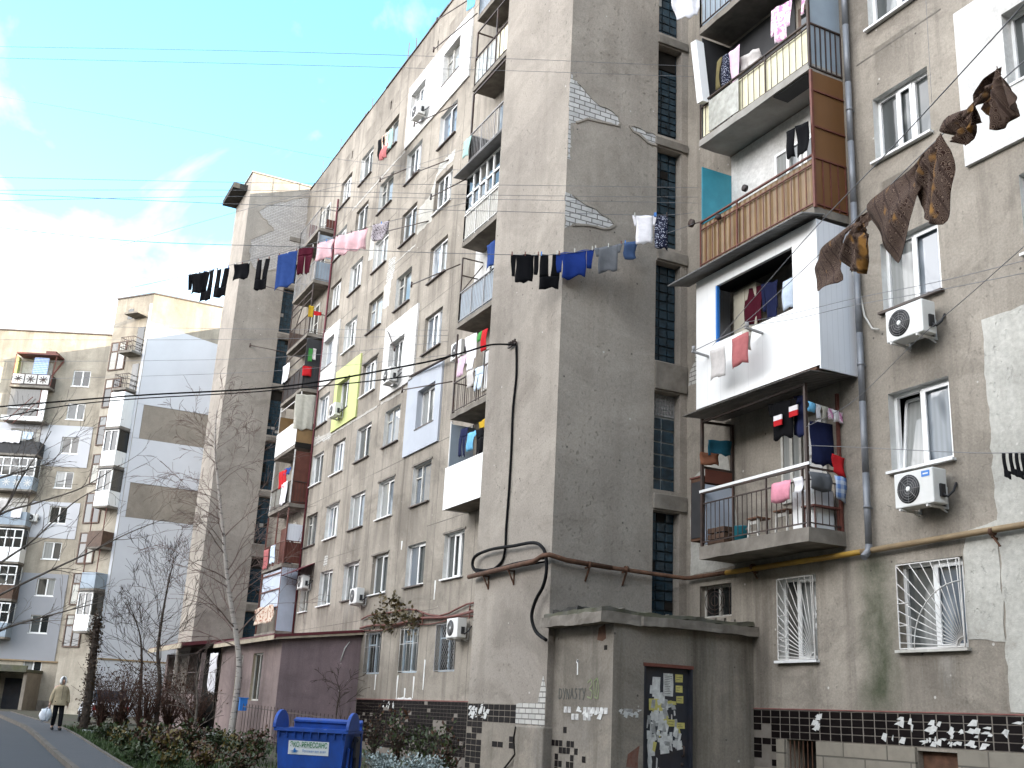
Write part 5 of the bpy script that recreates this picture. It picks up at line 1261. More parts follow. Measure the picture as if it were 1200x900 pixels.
for pts in ([(-40, 380), (250, 385), (525, 387)], [(-40, 398), (250, 398), (525, 393)], [(-40, 424), (300, 420), (525, 400)], [(-40, 446), (300, 436), (525, 416)], [(-40, 106), (200, 148), (400, 187), (553, 200)], [(100, 300), (300, 242), (450, 205), (553, 172)]):
    wire(Q1, Q2, pts, .0062, 'thin grey wire running from the balconies left of the tower across to the far left', group='wires to the balconies left of the tower')
wire((-20.4, 10.05), (-46, -13), [(604, 404), (575, 404), (540, 414), (480, 428), (330, 453), (150, 464), (-40, 480)], .022, 'thick black mains cable sagging from the tower bracket to the far left, upper of two', 'cable', 'cable', 'mains_cable', None)
wire((-35.6, 13.1), (-60, -12), [(482, 440), (430, 447), (300, 459), (150, 468), (60, 478), (-40, 498)], .024, 'thick black mains cable from the blue-grey panel to the far left, lower of two', 'cable', 'cable', 'mains_cable', None)
mb = MB(); mb.tube([onY(480, 441, D-.1), onY(515, 423, D-.25), onY(536, 411, D-.3)], .03, 6); mb.tube([onY(482, 442, D-.08), onY(536, 413, D-.2)], .02, 6); mb.build('stay_rod', M['iron'], None, label='black steel rod carrying cables above the blue-grey panel', cat='rod')
L1A, L1B = (-15.1, 12.08), (-3, 6)
wire(L1A, L1B, [(868, 382), (900, 354), (955, 303), (1015, 245), (1105, 157), (1195, 76), (1300, -15)], .006, 'clothes line carrying the brown patterned scarves to the upper right', cat='clothes line', name='clothesline', group=None)
wire((-16.8, 12.08), (-3.5, 5), [(835, 405), (900, 330), (960, 262), (1050, 168), (1200, 5)], .005, 'empty clothes line crossing above the brown scarves', cat='clothes line', name='clothesline', group=None)
wire((-15.0, 12.1), (-2, 10.5), [(872, 378), (930, 367), (1000, 350), (1100, 330), (1210, 303)], .005, 'empty wire from the white-clad balcony to the right, upper of a close pair', group='wires on the right')
wire((-15.0, 12.05), (-2, 10), [(872, 382), (930, 374), (1000, 358), (1100, 340), (1210, 318)], .005, 'empty wire from the white-clad balcony to the right, lower of a close pair', group='wires on the right')
wire((-14.1, 12.5), (-3, 8.0), [(945, 500), (1000, 470), (1075, 398), (1140, 342), (1260, 235)], .005, 'empty wire climbing right from the open balcony past the lower air conditioner', group='wires on the right')
wire((-14.1, 12.55), (-3, 9), [(945, 522), (1000, 524), (1080, 528), (1160, 531), (1260, 528)], .005, 'clothes line carrying black socks at the right edge', cat='clothes line', name='clothesline', group=None)
wire((-9.6, 13.1), (-8.2, 13.1), [(1085, 0), (1092, 120), (1100, 190)][:2] , .004, 'thin wire hanging down the right facade', group='wires on the right')
wire(R1, YL, [(813, 262), (800, 267), (769, 277), (730, 286), (653, 298), (580, 298), (475, 295), (340, 289), (150, 282), (-40, 262)], .007, 'clothes line with black, blue and grey clothes in front of the tower', cat='clothes line', name='clothesline', group=None)
wire(R1, YL, [(813, 249), (797, 251), (770, 252), (745, 252), (600, 248), (300, 240), (-40, 225)], .006, 'clothes line with white and dark dotted cloth beside the glass-block lights', cat='clothes line', name='clothesline', group=None)
wire(Q1, Q2, [(553, 236), (470, 256), (432, 266), (395, 276), (345, 292), (300, 303), (222, 322), (100, 348), (-40, 372)], .009, 'long clothes line with black trousers, blue towel and pink cloths before the far tower', cat='clothes line', name='clothesline', group=None)

# ------------------------------------------------------------------ laundry
def garment(kind, p0, p1, drop, mat, label, cat, name=None, group=None, r=None, fold=1.0, mat2=None, lean=0.0, pegs=False):
    """cloth pegged between p0 and p1, hanging `drop` metres; built from strips so that legs and sleeves are real gaps"""
    r = r or random.Random(hash(label) % 9973 if False else sum(ord(c)*(i+3) for i, c in enumerate(label)) % 9973)
    p0, p1 = Vector(p0), Vector(p1); du = p1-p0; w = du.length
    nrm = Vector((du.y, -du.x, 0)); nrm = nrm.normalized() if nrm.length > 1e-6 else Vector((0, -1, 0))
    ph, ph2 = r.uniform(0, 6), r.uniform(0, 6); nf = max(1.2, w/.16); jig = [r.uniform(-1, 1) for _ in range(12)]
    def surf(u, v):
        am = .028*fold*(.35+.65*v); off = am*math.sin(u*nf*2.2+ph+v*1.3) + am*.6*math.sin(u*nf*4.1+ph2-v*2.0) + .02*fold*math.sin(v*5+ph)
        sag = .06*w*math.sin(math.pi*u*2+ph)**2*(1-v)*.35 + .02*math.sin(u*nf*2.2+ph2)*v
        shr = (u-.5)*(1-.06*v*fold)+.5
        return p0 + du*shr + nrm*(off + lean*v) - Vector((0, 0, drop*v + sag))
    c1 = lambda k: lambda v: k
    j = lambda i, v: .02*jig[i]*math.sin(v*7+jig[i]*5)
    if kind == 'towel': pans = [(lambda v: 0+j(0, v), lambda v: 1+j(1, v), 0, 1)]
    elif kind == 'trousers': pans = [(lambda v: .02*v, lambda v: 1-.02*v, 0, .32), (lambda v: 0+.1*(v-.32)+j(0, v), lambda v: .49-.06*(v-.32)+j(1, v), .32, 1), (lambda v: .51+.06*(v-.32)+j(2, v), lambda v: 1-.1*(v-.32)+j(3, v), .32, .97)]
    elif kind == 'trousers_up': pans = [(lambda v: .06*(1-v)+j(0, v), lambda v: .40+.1*v+j(1, v), 0, .66), (lambda v: .62-.12*v+j(2, v), lambda v: .96+j(3, v), 0, .66), (lambda v: .03+j(0, v), lambda v: .97+j(3, v), .66, 1)]
    elif kind == 'shirt': pans = [(lambda v: .2+j(0, v), lambda v: .8+j(1, v), 0, 1), (lambda v: .02+.05*v+j(2, v), lambda v: .2-.03*v, 0, .78), (lambda v: .8+.03*v, lambda v: .98-.05*v+j(3, v), 0, .72)]
    elif kind == 'tee': pans = [(lambda v: .16+j(0, v), lambda v: .84+j(1, v), 0, 1), (lambda v: .0+.25*v, lambda v: .165, 0, .36), (lambda v: .835, lambda v: 1-.25*v, 0, .36)]
    elif kind == 'sock': pans = [(c1(.1), lambda v: .62+j(0, v), 0, .68), (lambda v: .1, lambda v: .95, .68, 1)]
    elif kind == 'ragged': pans = [(lambda v: .1*math.sin(v*6+ph)*v, lambda v: 1-.14*math.sin(v*5+ph2)*v-.2*v, 0, 1)]
    else: pans = [(c1(0), c1(1), 0, 1)]
    mb = MB()
    for ul, ur, v0, v1 in pans:
        nu = max(4, int(w*14*1.0)); nu = min(nu, 18); nv = max(4, min(20, int(drop*(v1-v0)*14)))
        base = len(mb.v)
        def fn(a, b, ul=ul, ur=ur, v0=v0, v1=v1):
            v = v0+(v1-v0)*b
            hem = (.025*math.sin(a*9+ph)+.015*math.sin(a*17+ph2)) if (b == 1 and v1 > .9) else 0
            return surf(ul(v)+(ur(v)-ul(v))*a, v+hem)
        mb.grid(fn, nu, nv)
    nm = name or {'towel': 'towel', 'trousers': 'trousers', 'trousers_up': 'trousers', 'shirt': 'shirt', 'tee': 'shirt', 'sock': 'sock', 'ragged': 'cloth'}[kind]
    ob = mb.build(nm, mat, None, org=(p0+p1)/2, label=label, cat=cat, group=group, solid=.008)
    if pegs:
        for t in (.1, .9) if w < .55 else (.06, .5, .94):
            pb = MB(); q = p0.lerp(p1, t); pb.bar(q+Vector((0, 0, -.035)), q+Vector((0, 0, .055)), .022, .03, up=nrm); pb.build('peg', M[r.choice(['wood_white', 'ac_blue', 'iron', 'iron_red'])], ob)
    return ob
def gl(kind, A, B, x0, y0, x1, y1, yb, mat, label, cat, name=None, **kw):
    kw.setdefault('pegs', True)
    p0, p1 = planline(A, B, x0, y0), planline(A, B, x1, y1); m = planline(A, B, (x0+x1)/2, yb)
    return garment(kind, p0, p1, (p0.z+p1.z)/2-m.z, M["c_"+mat], label, cat, name, **kw)
def gy(kind, y, x0, y0, x1, y1, yb, mat, label, cat, name=None, **kw):
    p0, p1 = onY(x0, y0, y), onY(x1, y1, y); m = onY((x0+x1)/2, yb, y)
    return garment(kind, p0, p1, (p0.z+p1.z)/2-m.z, M["c_"+mat], label, cat, name, **kw)
def gx_(kind, x, x0, y0, x1, y1, yb, mat, label, cat, name=None, **kw):
    p0, p1 = onX(x0, y0, x), onX(x1, y1, x); m = onX((x0+x1)/2, yb, x)
    return garment(kind, p0, p1, (p0.z+p1.z)/2-m.z, M["c_"+mat], label, cat, name, **kw)
# line in front of the near tower
G = 'clothes on the line in front of the tower'
gl('shirt', R1, YL, 598, 298, 633, 298, 331, 'black', 'black pullover on the line before the tower, leftmost there', 'pullover', group=G, fold=.6)
gl('trousers_up', R1, YL, 632, 298, 658, 297, 338, 'black', 'black trousers hung by the hems between the black pullover and blue shirt', 'trousers', group=G)
gl('shirt', R1, YL, 650, 297, 697, 291, 325, 'royal', 'royal blue long-sleeved shirt on the line before the tower', 'shirt', group=G, fold=.7)
gl('tee', R1, YL, 696, 291, 730, 285, 318, 'grey', 'grey shirt on the line before the tower', 'shirt', group=G, fold=.8)
gl('ragged', R1, YL, 731, 285, 748, 282, 303, 'jeans', 'small faded blue denim shorts beside the grey shirt', 'shorts', 'shorts', group=G)
gl('tee', R1, YL, 741, 252, 770, 252, 286, 'white', 'white shirt hanging beside the dotted cloth near the glass-block lights', 'shirt', group=G, fold=.6)
gl('towel', R1, YL, 767, 252, 783, 252, 292, 'dots', 'dark blue dotted cloth next to the white shirt', 'cloth', 'cloth', group=G)
# long line before the far tower
G = 'clothes on the long line before the far tower'
gl('shirt', Q1, Q2, 221, 322, 247, 318, 343, 'black', 'black shirt at the left end of the long line, against the sky', 'shirt', group=G)
gl('trousers_up', Q1, Q2, 238, 319, 252, 316, 352, 'black', 'black trousers hung by the hems beside the leftmost black shirt', 'trousers', group=G)
gl('trousers_up', Q1, Q2, 253, 316, 269, 313, 348, 'black', 'black trousers hung by the hems over the tower edge, second pair from the left', 'trousers', group=G)
gl('towel', Q1, Q2, 275, 310, 293, 308, 327, 'black', 'short black cloth between two pairs of black trousers', 'cloth', 'cloth', group=G)
gl('trousers_up', Q1, Q2, 301, 305, 317, 302, 339, 'black', 'black trousers hung by the hems left of the blue towel', 'trousers', group=G)
gl('towel', Q1, Q2, 326, 299, 349, 293, 336, 'blue', 'large blue towel on the long line before the far tower', 'towel', group=G, fold=.6)
gl('trousers', Q1, Q2, 350, 291, 368, 288, 321, 'maroon', 'dark maroon trousers right of the blue towel', 'trousers', group=G)
gl('ragged', Q1, Q2, 372, 285, 393, 279, 303, 'pink', 'small pink cloth left of the large pink sheet', 'cloth', 'cloth', group=G)
gl('towel', Q1, Q2, 393, 277, 431, 267, 295, 'pink', 'large pink sheet on the long line before the facade', 'sheet', 'sheet', group=G, fold=1.3)
gl('ragged', Q1, Q2, 437, 264, 457, 259, 281, 'spots', 'pale spotted cloth at the right end of the long line', 'cloth', 'cloth', group=G, fold=1.4)
# brown patterned scarves twisted on their line
def drape(outline, label, seed=1, folds=(9.0, 5.0), amp=.055):
    """a thin square scarf pegged by one corner: its hanging outline on the plane of the line, folded in and out of that plane"""
    r = random.Random(seed); V = [planline(L1A, L1B, a, b) for a, b in outline]
    view = Vector((L1B[0]-L1A[0], L1B[1]-L1A[1], 0)).normalized(); out = Vector((view.y, -view.x, 0)); top = V[0]
    V = sm(V+[V[0]], 3)[:-1]
    bm = bmesh.new(); vs = [bm.verts.new(v) for v in V]; bm.faces.new(vs); bmesh.ops.triangulate(bm, faces=bm.faces)
    for _ in range(3): bmesh.ops.subdivide_edges(bm, edges=[e for e in bm.edges if e.calc_length() > .025], cuts=1); bmesh.ops.triangulate(bm, faces=bm.faces)
    ph, ph2 = r.uniform(0, 6), r.uniform(0, 6)
    for v in bm.verts:
        d = v.co-top; h = math.hypot(d.dot(view), d.z); an = math.atan2(d.dot(view), -d.z+1e-6); k = min(1, h/.25)
        v.co += out*(amp*k*(math.sin(an*folds[0]+ph+h*3)+.5*math.sin(an*folds[0]*2.3+ph2)) + amp*.5*math.sin(h*folds[1]+ph2))
    me = bpy.data.meshes.new('scarf'); o = bpy.data.objects.new('scarf', me)
    for v in bm.verts: v.co -= top
    bmesh.ops.recalc_face_normals(bm, faces=bm.faces); bm.to_mesh(me); bm.free(); me.polygons.foreach_set('use_smooth', [True]*len(me.polygons)); me.materials.append(M['c_paisley']); link(o, None, top)
    md = o.modifiers.new('thick', 'SOLIDIFY'); md.thickness = .005; md.offset = 0
    return tag(o, label, 'scarf', 'brown patterned scarves on the line')
drape([(1013, 250), (991, 268), (970, 289), (952, 308), (953, 325), (955, 341), (968, 335), (981, 328), (980, 306), (991, 282), (1004, 264)], 'brown patterned scarf, lowest and leftmost on the scarf line, drooping to a point', 1)
drape([(1016, 248), (997, 267), (988, 288), (987, 305), (992, 319), (1000, 313), (1010, 321), (1008, 294), (1017, 274), (1019, 256)], 'brown patterned scarf hung as a loop before the corner of the white balcony', 2)
drape([(1092, 172), (1068, 198), (1038, 222), (1020, 240), (1027, 258), (1032, 274), (1039, 292), (1045, 308), (1057, 289), (1063, 268), (1069, 246), (1081, 218), (1092, 188)], 'long brown and gold scarf ending in a point before the third-floor window', 3, (7, 4), .05)
drape([(1104, 156), (1090, 176), (1081, 203), (1073, 240), (1080, 256), (1091, 260), (1102, 263), (1110, 241), (1113, 212), (1113, 190), (1109, 170)], 'broad paisley scarf hanging straight, beside the long gold one', 4, (6, 4), .045)
drape([(1139, 123), (1117, 136), (1107, 153), (1119, 158), (1128, 171), (1133, 157), (1142, 140)], 'small crumpled brown scarf between the long pair and the uppermost one', 5)
drape([(1170, 78), (1151, 99), (1138, 117), (1138, 138), (1148, 128), (1160, 116), (1169, 98)], 'gold and brown twisted scarf before the edge of the white panel', 6)
drape([(1171, 77), (1167, 104), (1158, 128), (1160, 143), (1171, 153), (1181, 138), (1194, 113), (1179, 96)], 'brown scarf hanging open before the white panel, uppermost on the line', 7)
# socks at the right edge
G = 'black socks at the right edge'
for i, x in enumerate((1174, 1182, 1189, 1196, 1203)):
    gl('sock', (-14.1, 12.55), (-3, 9), x, 531, x+8, 531, 561-(i % 2)*3, 'black', 'black sock pegged in the row at the right edge', 'sock', group=G, fold=.4, pegs=False)
# open second-floor balcony
G = 'washing on the open balcony'
o = gy('tee', YB+.12, 900, 474, 934, 466, 513, 'black', 'black jumper with red and white bands hanging under the canopy of the open balcony', 'jumper', 'jumper', group=G, fold=.5)
for x0, z0 in ((907, 494), (925, 483)):
    p = onY(x0, z0, YB+.06); mb = MB(); mb.mat(0).box(p.x, p.x+.22, YB+.05, YB+.07, p.z-.1, p.z); mb.mat(1).box(p.x, p.x+.22, YB+.049, YB+.071, p.z+.002, p.z+.09); mb.build('chest_band', [M['c_red'], M['c_white']], o)
gy('towel', YB+.2, 929, 464, 945, 462, 512, 'navy', 'dark navy cloth beside the banded black jumper', 'cloth', 'cloth', group=G)
gx_('towel', -14.12, 950, 492, 977, 497, 545, 'navy', 'big dark coat hanging inside the right end of the open balcony', 'coat', 'coat', group=G)
gx_('ragged', -14.0, 947, 470, 956, 473, 482, 'skyblue', 'little pale blue baby cap, first on the baby line', 'baby clothes', 'knitted_cap', group='baby clothes on the open balcony')
for i, (x, m_) in enumerate(((955, 'white'), (962, 'sand'), (969, 'pinkfl'), (975, 'white'), (980, 'pinkfl'))):
    gx_('tee', -14.0, x, 473+i*2.2, x+8, 475+i*2.2, 490+i*1.2, m_, ['tiny white baby vest next to the pale blue cap', 'tiny cream baby vest in the middle of the baby line', 'tiny pink baby shirt in the middle of the baby line', 'tiny white baby vest near the right end of the baby line', 'tiny pink baby shirt, last on the baby line'][i], 'baby clothes', 'baby_vest', group='baby clothes on the open balcony', fold=.4)
gx_('ragged', -13.98, 976, 531, 990, 537, 557, 'red', 'red cloth at the right end of the open balcony', 'cloth', 'cloth', group=G)
gx_('towel', -13.97, 949, 552, 974, 555, 575, 'grey', 'dark grey towel over the end rail of the open balcony', 'towel', group=G)
gx_('towel', -13.95, 978, 557, 992, 560, 586, 'check', 'blue checked towel over the end rail of the open balcony', 'towel', group=G)
gy('towel', YB-.01, 903, 567, 926, 561, 588, 'rose', 'pink towel over the front rail of the open balcony', 'towel', group=G)
gy('towel', YB+.0, 930, 561, 940, 558, 577, 'white', 'small white cloth over the front rail beside the pink towel', 'cloth', 'cloth', group=G)
gx_('towel', -17.0, 829, 515, 858, 517, 533, 'teal', 'dark teal cloth on the left end line of the open balcony', 'cloth', 'cloth', group=G)
gx_('towel', -17.0, 821, 529, 843, 532, 545, 'rust', 'rust-brown cloth under the teal one on the open balcony', 'cloth', 'cloth', group=G)
# things standing on the open balcony
zf = 4.9
def stool(c, lab, s=1.0):
    E_ = empty('stool', c, lab, 'stool', 'stools on the open balcony'); x, y, z = c; h = .40*s
    mb = MB(); mb.box(x-.17*s, x+.17*s, y-.15*s, y+.15*s, z+h-.03, z+h); mb.build('seat', M['wood_seat'], E_, bevel=.008)
    for sx in (-1, 1):
        for sy in (-1, 1): mb = MB(); mb.bar((x+sx*.14*s, y+sy*.12*s, z), (x+sx*.12*s, y+sy*.1*s, z+h-.03), .035); mb.build('leg', M['wood_white'], E_)
    for a, b, nm in ((h-.12, h-.06, 'apron'), (.12, .15, 'stretcher')): mb = MB(); mb.box(x-.12*s, x+.12*s, y-.105*s, y-.09*s, z+a, z+b); mb.build(nm, M['wood_white'], E_)
stool((-15.72, YB+.3, zf), 'small white stool with brown seat beside the teal bucket')
stool((-15.0, YB+.36, zf), 'larger white stool with brown seat beside the white cabinet', 1.12)
BK = empty('bucket', (-16.2, YB+.3, zf), 'teal plastic bucket on the open balcony', 'bucket')
mb = MB(); mb.lathe((-16.2, YB+.3, zf), [(.12, 0), (.16, .28), (.175, .3), (.165, .305), (.14, .2), (.0, .1)], 16); mb.build('body', M['basket'], BK)
mb = MB(); mb.tube([(-16.2+.165*math.cos(a/8*math.pi), YB+.3-.05*math.sin(a/8*math.pi), zf+.28-.12*math.sin(a/8*math.pi)) for a in range(9)], .006, 5); mb.build('handle', M['iron_grey'], BK)
CB = empty('cabinet', (-14.45, D-.4, zf), 'white enamel cabinet behind the front rail of the open balcony', 'cabinet')
mb = MB(); mb.box(-14.75, -14.2, D-.55, D-.1, zf, zf+.72); mb.build('body', M['enamel'], CB, bevel=.015)
mb = MB(); mb.box(-14.72, -14.23, D-.562, D-.551, zf+.06, zf+.62); mb.build('door', M['pvc'], CB); mb = MB(); mb.bar((-14.3, D-.575, zf+.3), (-14.3, D-.575, zf+.45), .015); mb.build('handle', M['iron_grey'], CB)
CT = empty('crate', (-16.75, YB+.3, zf), 'dark crate with jars at the left end of the open balcony', 'crate')
mb = MB()
for z in (0, .12, .24):
    mb.box(-17.0, -16.5, YB+.12, YB+.135, zf+z+.01, zf+z+.1); mb.box(-17.0, -16.5, YB+.47, YB+.485, zf+z+.01, zf+z+.1); mb.box(-17.0, -16.985, YB+.136, YB+.469, zf+z+.01, zf+z+.1); mb.box(-16.515, -16.5, YB+.136, YB+.469, zf+z+.01, zf+z+.1)
mb.box(-17.0, -16.5, YB+.12, YB+.48, zf, zf+.008); mb.build('slats', M['wood_brown'], CT)
for k in range(4):
    x = -16.9+k*.1; mb = MB(); mb.lathe((x, YB+.25, zf+.01), [(.045, 0), (.045, .26), (.03, .29), (.03, .33), (0, .33)], 10); mb.build('jar', M['glass_dark'], CT)
TR = empty('side_table', (-14.3, YB+.45, zf), 'small red-topped folding table at the right end of the open balcony', 'table')
mb = MB(); mb.box(-14.4, -14.08, YB+.15, YB+.75, zf+.38, zf+.41); mb.build('table_top', M['iron_red'], TR)
for x in (-14.37, -14.11):
    for y in (YB+.2, YB+.7): mb = MB(); mb.bar((x, y, zf), (x, y, zf+.38), .025); mb.build('leg', M['iron_red'], TR)
CU = empty('wall_cupboard', (-17.5, D-.3, 4.9), 'rusty red-brown cupboard fixed outside the left end of the open balcony', 'cupboard')
mb = MB(); mb.box(-17.5, -17.14, D-.72, D-.12, 5.05, 6.28); mb.build('body', M['rust'], CU); mb = MB(); mb.box(-17.52, -17.12, D-.74, D-.1, 6.28, 6.31); mb.build('top', M['iron_red'], CU)
mb = MB(); mb.box(-17.47, -17.17, D-.735, D-.721, 5.1, 6.2); mb.build('door', M['sheet_dark'], CU)
# third-floor box balcony
G = 'washing on the white-clad balcony'
gy('towel', YB-.35, 833, 411, 850, 405, 442, 'palegrey', 'pale grey towel hanging on the bracket of the white-clad balcony, left of the red one', 'towel', group=G, fold=.7)
gy('towel', YB-.4, 857, 397, 876, 388, 428, 'salmon', 'striped red towel hanging on the bracket of the white-clad balcony', 'towel', group=G, fold=.7)
gy('towel', YB-.3, 868, 388, 880, 383, 411, 'sand', 'small grey cloth behind the striped red towel', 'cloth', 'cloth', group=G)
gy('towel', YB+.15, 917, 330, 930, 324, 362, 'paleblue', 'pale blue towel inside the opening of the white-clad balcony', 'towel', group=G)
gy('towel', YB+.35, 872, 340, 893, 333, 379, 'maroon', 'dark maroon cloth inside the opening of the white-clad balcony', 'cloth', 'cloth', group=G)
gy('shirt', YB+.3, 893, 333, 913, 328, 374, 'navy', 'dark navy shirt inside the opening of the white-clad balcony', 'shirt', group=G)
# fourth and fifth floors
gy('towel', YB-.06, 920, 154, 931, 149, 186, 'black', 'black shorts outside the ochre balcony, left of a pair', 'shorts', 'shorts', group='black shorts outside the ochre balcony')
gy('towel', YB-.06, 933, 148, 948, 142, 181, 'black', 'black shorts outside the ochre balcony, right of a pair', 'shorts', 'shorts', group='black shorts outside the ochre balcony')
G = 'washing on the cream balcony'
gy('shirt', YB+.1, 902, 12, 928, -2, 50, 'pinkfl', 'pink flowered blouse hanging high in the cream balcony', 'blouse', 'blouse', group=G)
gy('ragged', YB+.1, 855, 62, 868, 52, 95, 'lilac', 'lilac cloth hanging over the rail of the cream balcony', 'cloth', 'cloth', group=G)
gy('towel', YB+.14, 845, 66, 855, 61, 101, 'dots', 'dark dotted cloth left of the lilac one in the cream balcony', 'cloth', 'cloth', group=G)
gy('towel', YB+.2, 868, 68, 890, 56, 78, 'palegrey', 'grey bundle of cloth on the rail of the cream balcony', 'cloth', 'cloth', group=G, fold=1.5)
gy('ragged', YB+.18, 839, 72, 846, 66, 104, 'khaki', 'khaki cloth at the left end of the cream balcony', 'cloth', 'cloth', group=G)
gy('ragged', YB+.05, 938, -4, 944, -8, 18, 'pinkfl', 'pink striped cloth tied at the right post of the cream balcony', 'cloth', 'cloth', group=G)
gl('ragged', R1, YL, 788, -18, 832, -28, 20, 'white', 'white sheet hanging into the top edge of the picture', 'sheet', 'sheet', fold=1.2)
# balconies left of the near tower
G = 'washing on the balconies left of the tower'
for kind, y, a, b, c, d, e, m_, lb, ct in (
    ('trousers', YB+.1, 539, 503, 548, 500, 534, 'navy', 'dark navy trousers above the white balcony left of the tower', 'trousers'), ('tee', YB+.1, 547, 508, 559, 503, 527, 'skyblue', 'sky blue shirt above the white balcony left of the tower', 'shirt'),
    ('trousers', YB+.1, 558, 504, 567, 500, 535, 'black', 'black trousers beside the tower edge above the white balcony', 'trousers'), ('ragged', YB+.3, 562, 495, 569, 490, 508, 'yellow', 'yellow cloth beside the tower edge above the white balcony', 'cloth'),
    ('towel', YB+.25, 536, 420, 546, 415, 440, 'lilac', 'lilac cloth at the left of the crowded balcony', 'cloth'), ('shirt', YB+.2, 546, 396, 560, 389, 432, 'white', 'white shirt in the crowded balcony left of the tower', 'shirt'),
    ('towel', YB+.2, 560, 390, 565, 387, 400, 'green', 'green cloth in the crowded balcony', 'cloth'), ('towel', YB+.15, 564, 388, 571, 384, 410, 'red', 'dark red cloth in the crowded balcony beside the tower', 'cloth'),
    ('trousers', YB-.05, 556, 432, 566, 428, 457, 'paleblue', 'pale blue trousers over the rail of the crowded balcony', 'trousers'), ('towel', YB-.05, 548, 436, 556, 432, 452, 'palegrey', 'pale grey cloth over the rail of the crowded balcony', 'cloth'),
    ('towel', YB-.1, 571, 288, 580, 281, 312, 'blue', 'bright blue cloth beside the tower edge, on the grey-railed balcony', 'cloth'), ('ragged', YB-.1, 543, 166, 552, 158, 182, 'mint', 'mint green cloth at the end of an upper balcony left of the tower', 'cloth'), ('towel', YB-.2, 548, -2, 557, -8, 9, 'skyblue', 'blue cloth at the very top, left of the uppermost balcony', 'cloth')):
    gy(kind, y, a, b, c, d, e, m_, lb, ct, name=ct, group=G)
# bundle of bright clothes on rods under the roof
G = 'bright clothes on wall rods under the roof'
for a, b, c, d, e, m_, lb in ((444, 165, 452, 158, 183, 'black', 'black cloth in the bright bundle under the roof, leftmost'), (449, 160, 457, 153, 178, 'flower', 'flowered cloth in the bright bundle under the roof'), (454, 156, 461, 150, 172, 'mint', 'green cloth in the bright bundle under the roof'), (446, 172, 456, 166, 184, 'salmon', 'red cloth at the bottom of the bright bundle under the roof')):
    gy('ragged', D-.9, a, b, c, d, e, m_, lb, 'cloth', name='cloth', group=G, fold=1.5)
# far balcony column
G = 'washing on the balconies beside the far tower'
XE = -47.44
for a, b, c, d, e, m_, lb in ((347, 461, 371, 463, 504, 'sand', 'large pale sheet draped over the balcony end beside the far tower'), (355, 428, 366, 430, 441, 'red', 'red cloth on the dark balcony beside the far tower'), (362, 408, 367, 409, 424, 'green', 'green cloth on the dark balcony beside the far tower'), (367, 408, 371, 409, 422, 'palegrey', 'pale cloth next to the green one on the dark balcony'),
                      (362, 358, 368, 359, 372, 'yellow', 'yellow cloth on the balcony beside the far tower'), (368, 364, 377, 366, 370, 'red', 'red cloth beside the yellow one on the balcony by the far tower')):
    gx_('towel', XE, a, b, c, d, e, m_, lb, 'cloth', name='cloth', group=G)
for a, b, c, d, e, m_, lb in ((328, 553, 336, 550, 570, 'red', 'red cloth hanging in the balcony with the red-brown board'), (333, 549, 341, 547, 556, 'blue', 'blue cloth beside the red one in the balcony with the red-brown board'), (330, 568, 337, 563, 590, 'white', 'white cloth over the front rail below the red cloth'), (318, 640, 323, 638, 659, 'paleblue', 'pale cloth on the lowest railed balcony beside the far tower'),
                      (310, 645, 316, 643, 666, 'salmon', 'reddish cloth on the lowest railed balcony beside the far tower'), (300, 713, 322, 707, 730, 'flower', 'flowered cloth hanging above the lean-to roof'), (332, 430, 340, 424, 446, 'white', 'white cloth over the front of the dark balcony beside the far tower')):
    gy('towel', YB-.04, a, b, c, d, e, m_, lb, 'cloth', name='cloth', group=G)
gy('ragged', 9.5, 248, 765, 257, 765, 812, 'white', 'white and green cloth hanging at the far entrance porch', 'cloth', name='cloth', fold=1.4)
# ================================================================== the angled block closing the yard on the left
FH, RR = Vector((-.8987, .4386, 0)), Vector((.4386, .8987, 0))
GC = Vector((-76.6, 8.9, 0)); ED = Vector((-.791, -.611, 0)); NDF = Vector((.611, -.791, 0))
FB = empty('far_apartment_block', (-75, -20, 0), 'far beige and pale blue nine-storey block with balconies closing the left of the yard', 'apartment block')
DC = 83.0
def Cp(s, z, o=0): v = FH*(DC-o) + RR*s; return Vector((v.x, v.y, z))
def Dp(t, z, o=0): v = GC + ED*t + NDF*o; return Vector((v.x, v.y, z))
def cpx(px, py):   # plan offset and height on the block's front for a measured point
    r = ray(px, py); p = EYE + r*(DC/(r.x*FH.x + r.y*FH.y)); return p.x*RR.x+p.y*RR.y, p.z
r7 = random.Random(7)
def lbox(mb, F, a0, a1, z0, z1, o0, o1):   # box in a local frame (along, height, out)
    q = [F(a, z, o) for z in (z0, z1) for a, o in ((a0, o0), (a1, o0), (a1, o1), (a0, o1))]; b = len(mb.v); mb.v += [tuple(p) for p in q]
    for f in ((0,1,2,3),(4,7,6,5),(0,4,5,1),(1,5,6,2),(2,6,7,3),(3,7,4,0)): mb.f.append(tuple(b+i for i in f)); mb.m.append(mb.cur); mb.smf.append(False)
CS0, CS1, CT = -72, -27, 29.15
cwin = []
for k in range(9):
    z0 = 3.15+2.71*k; cwin.append((-34.55, -33.2, z0, z0+1.3)); cwin.append((-41.6, -40.2, z0, z0+1.3)); cwin.append((-46.2, -44.8, z0, z0+1.3)); cwin.append((-50.5, -49, z0, z0+1.3))
mb = MB(); wall_grid(mb, [(*w, .16, 1) for w in cwin], CS0, CS1, -.5, CT, lambda a, z, d: Cp(a, z, -d))
mb.mat(0); mb.face([Cp(CS0, CT, 0), Cp(CS1, CT, 0), Cp(CS1, CT, -12), Cp(CS0, CT, -12)]); mb.face([Cp(CS1, -.5, 0), Cp(CS1, -.5, -12), Cp(CS1, CT, -12), Cp(CS1, CT, 0)]); mb.face([Cp(CS0, -.5, -12), Cp(CS0, -.5, 0), Cp(CS0, CT, 0), Cp(CS0, CT, -12)])
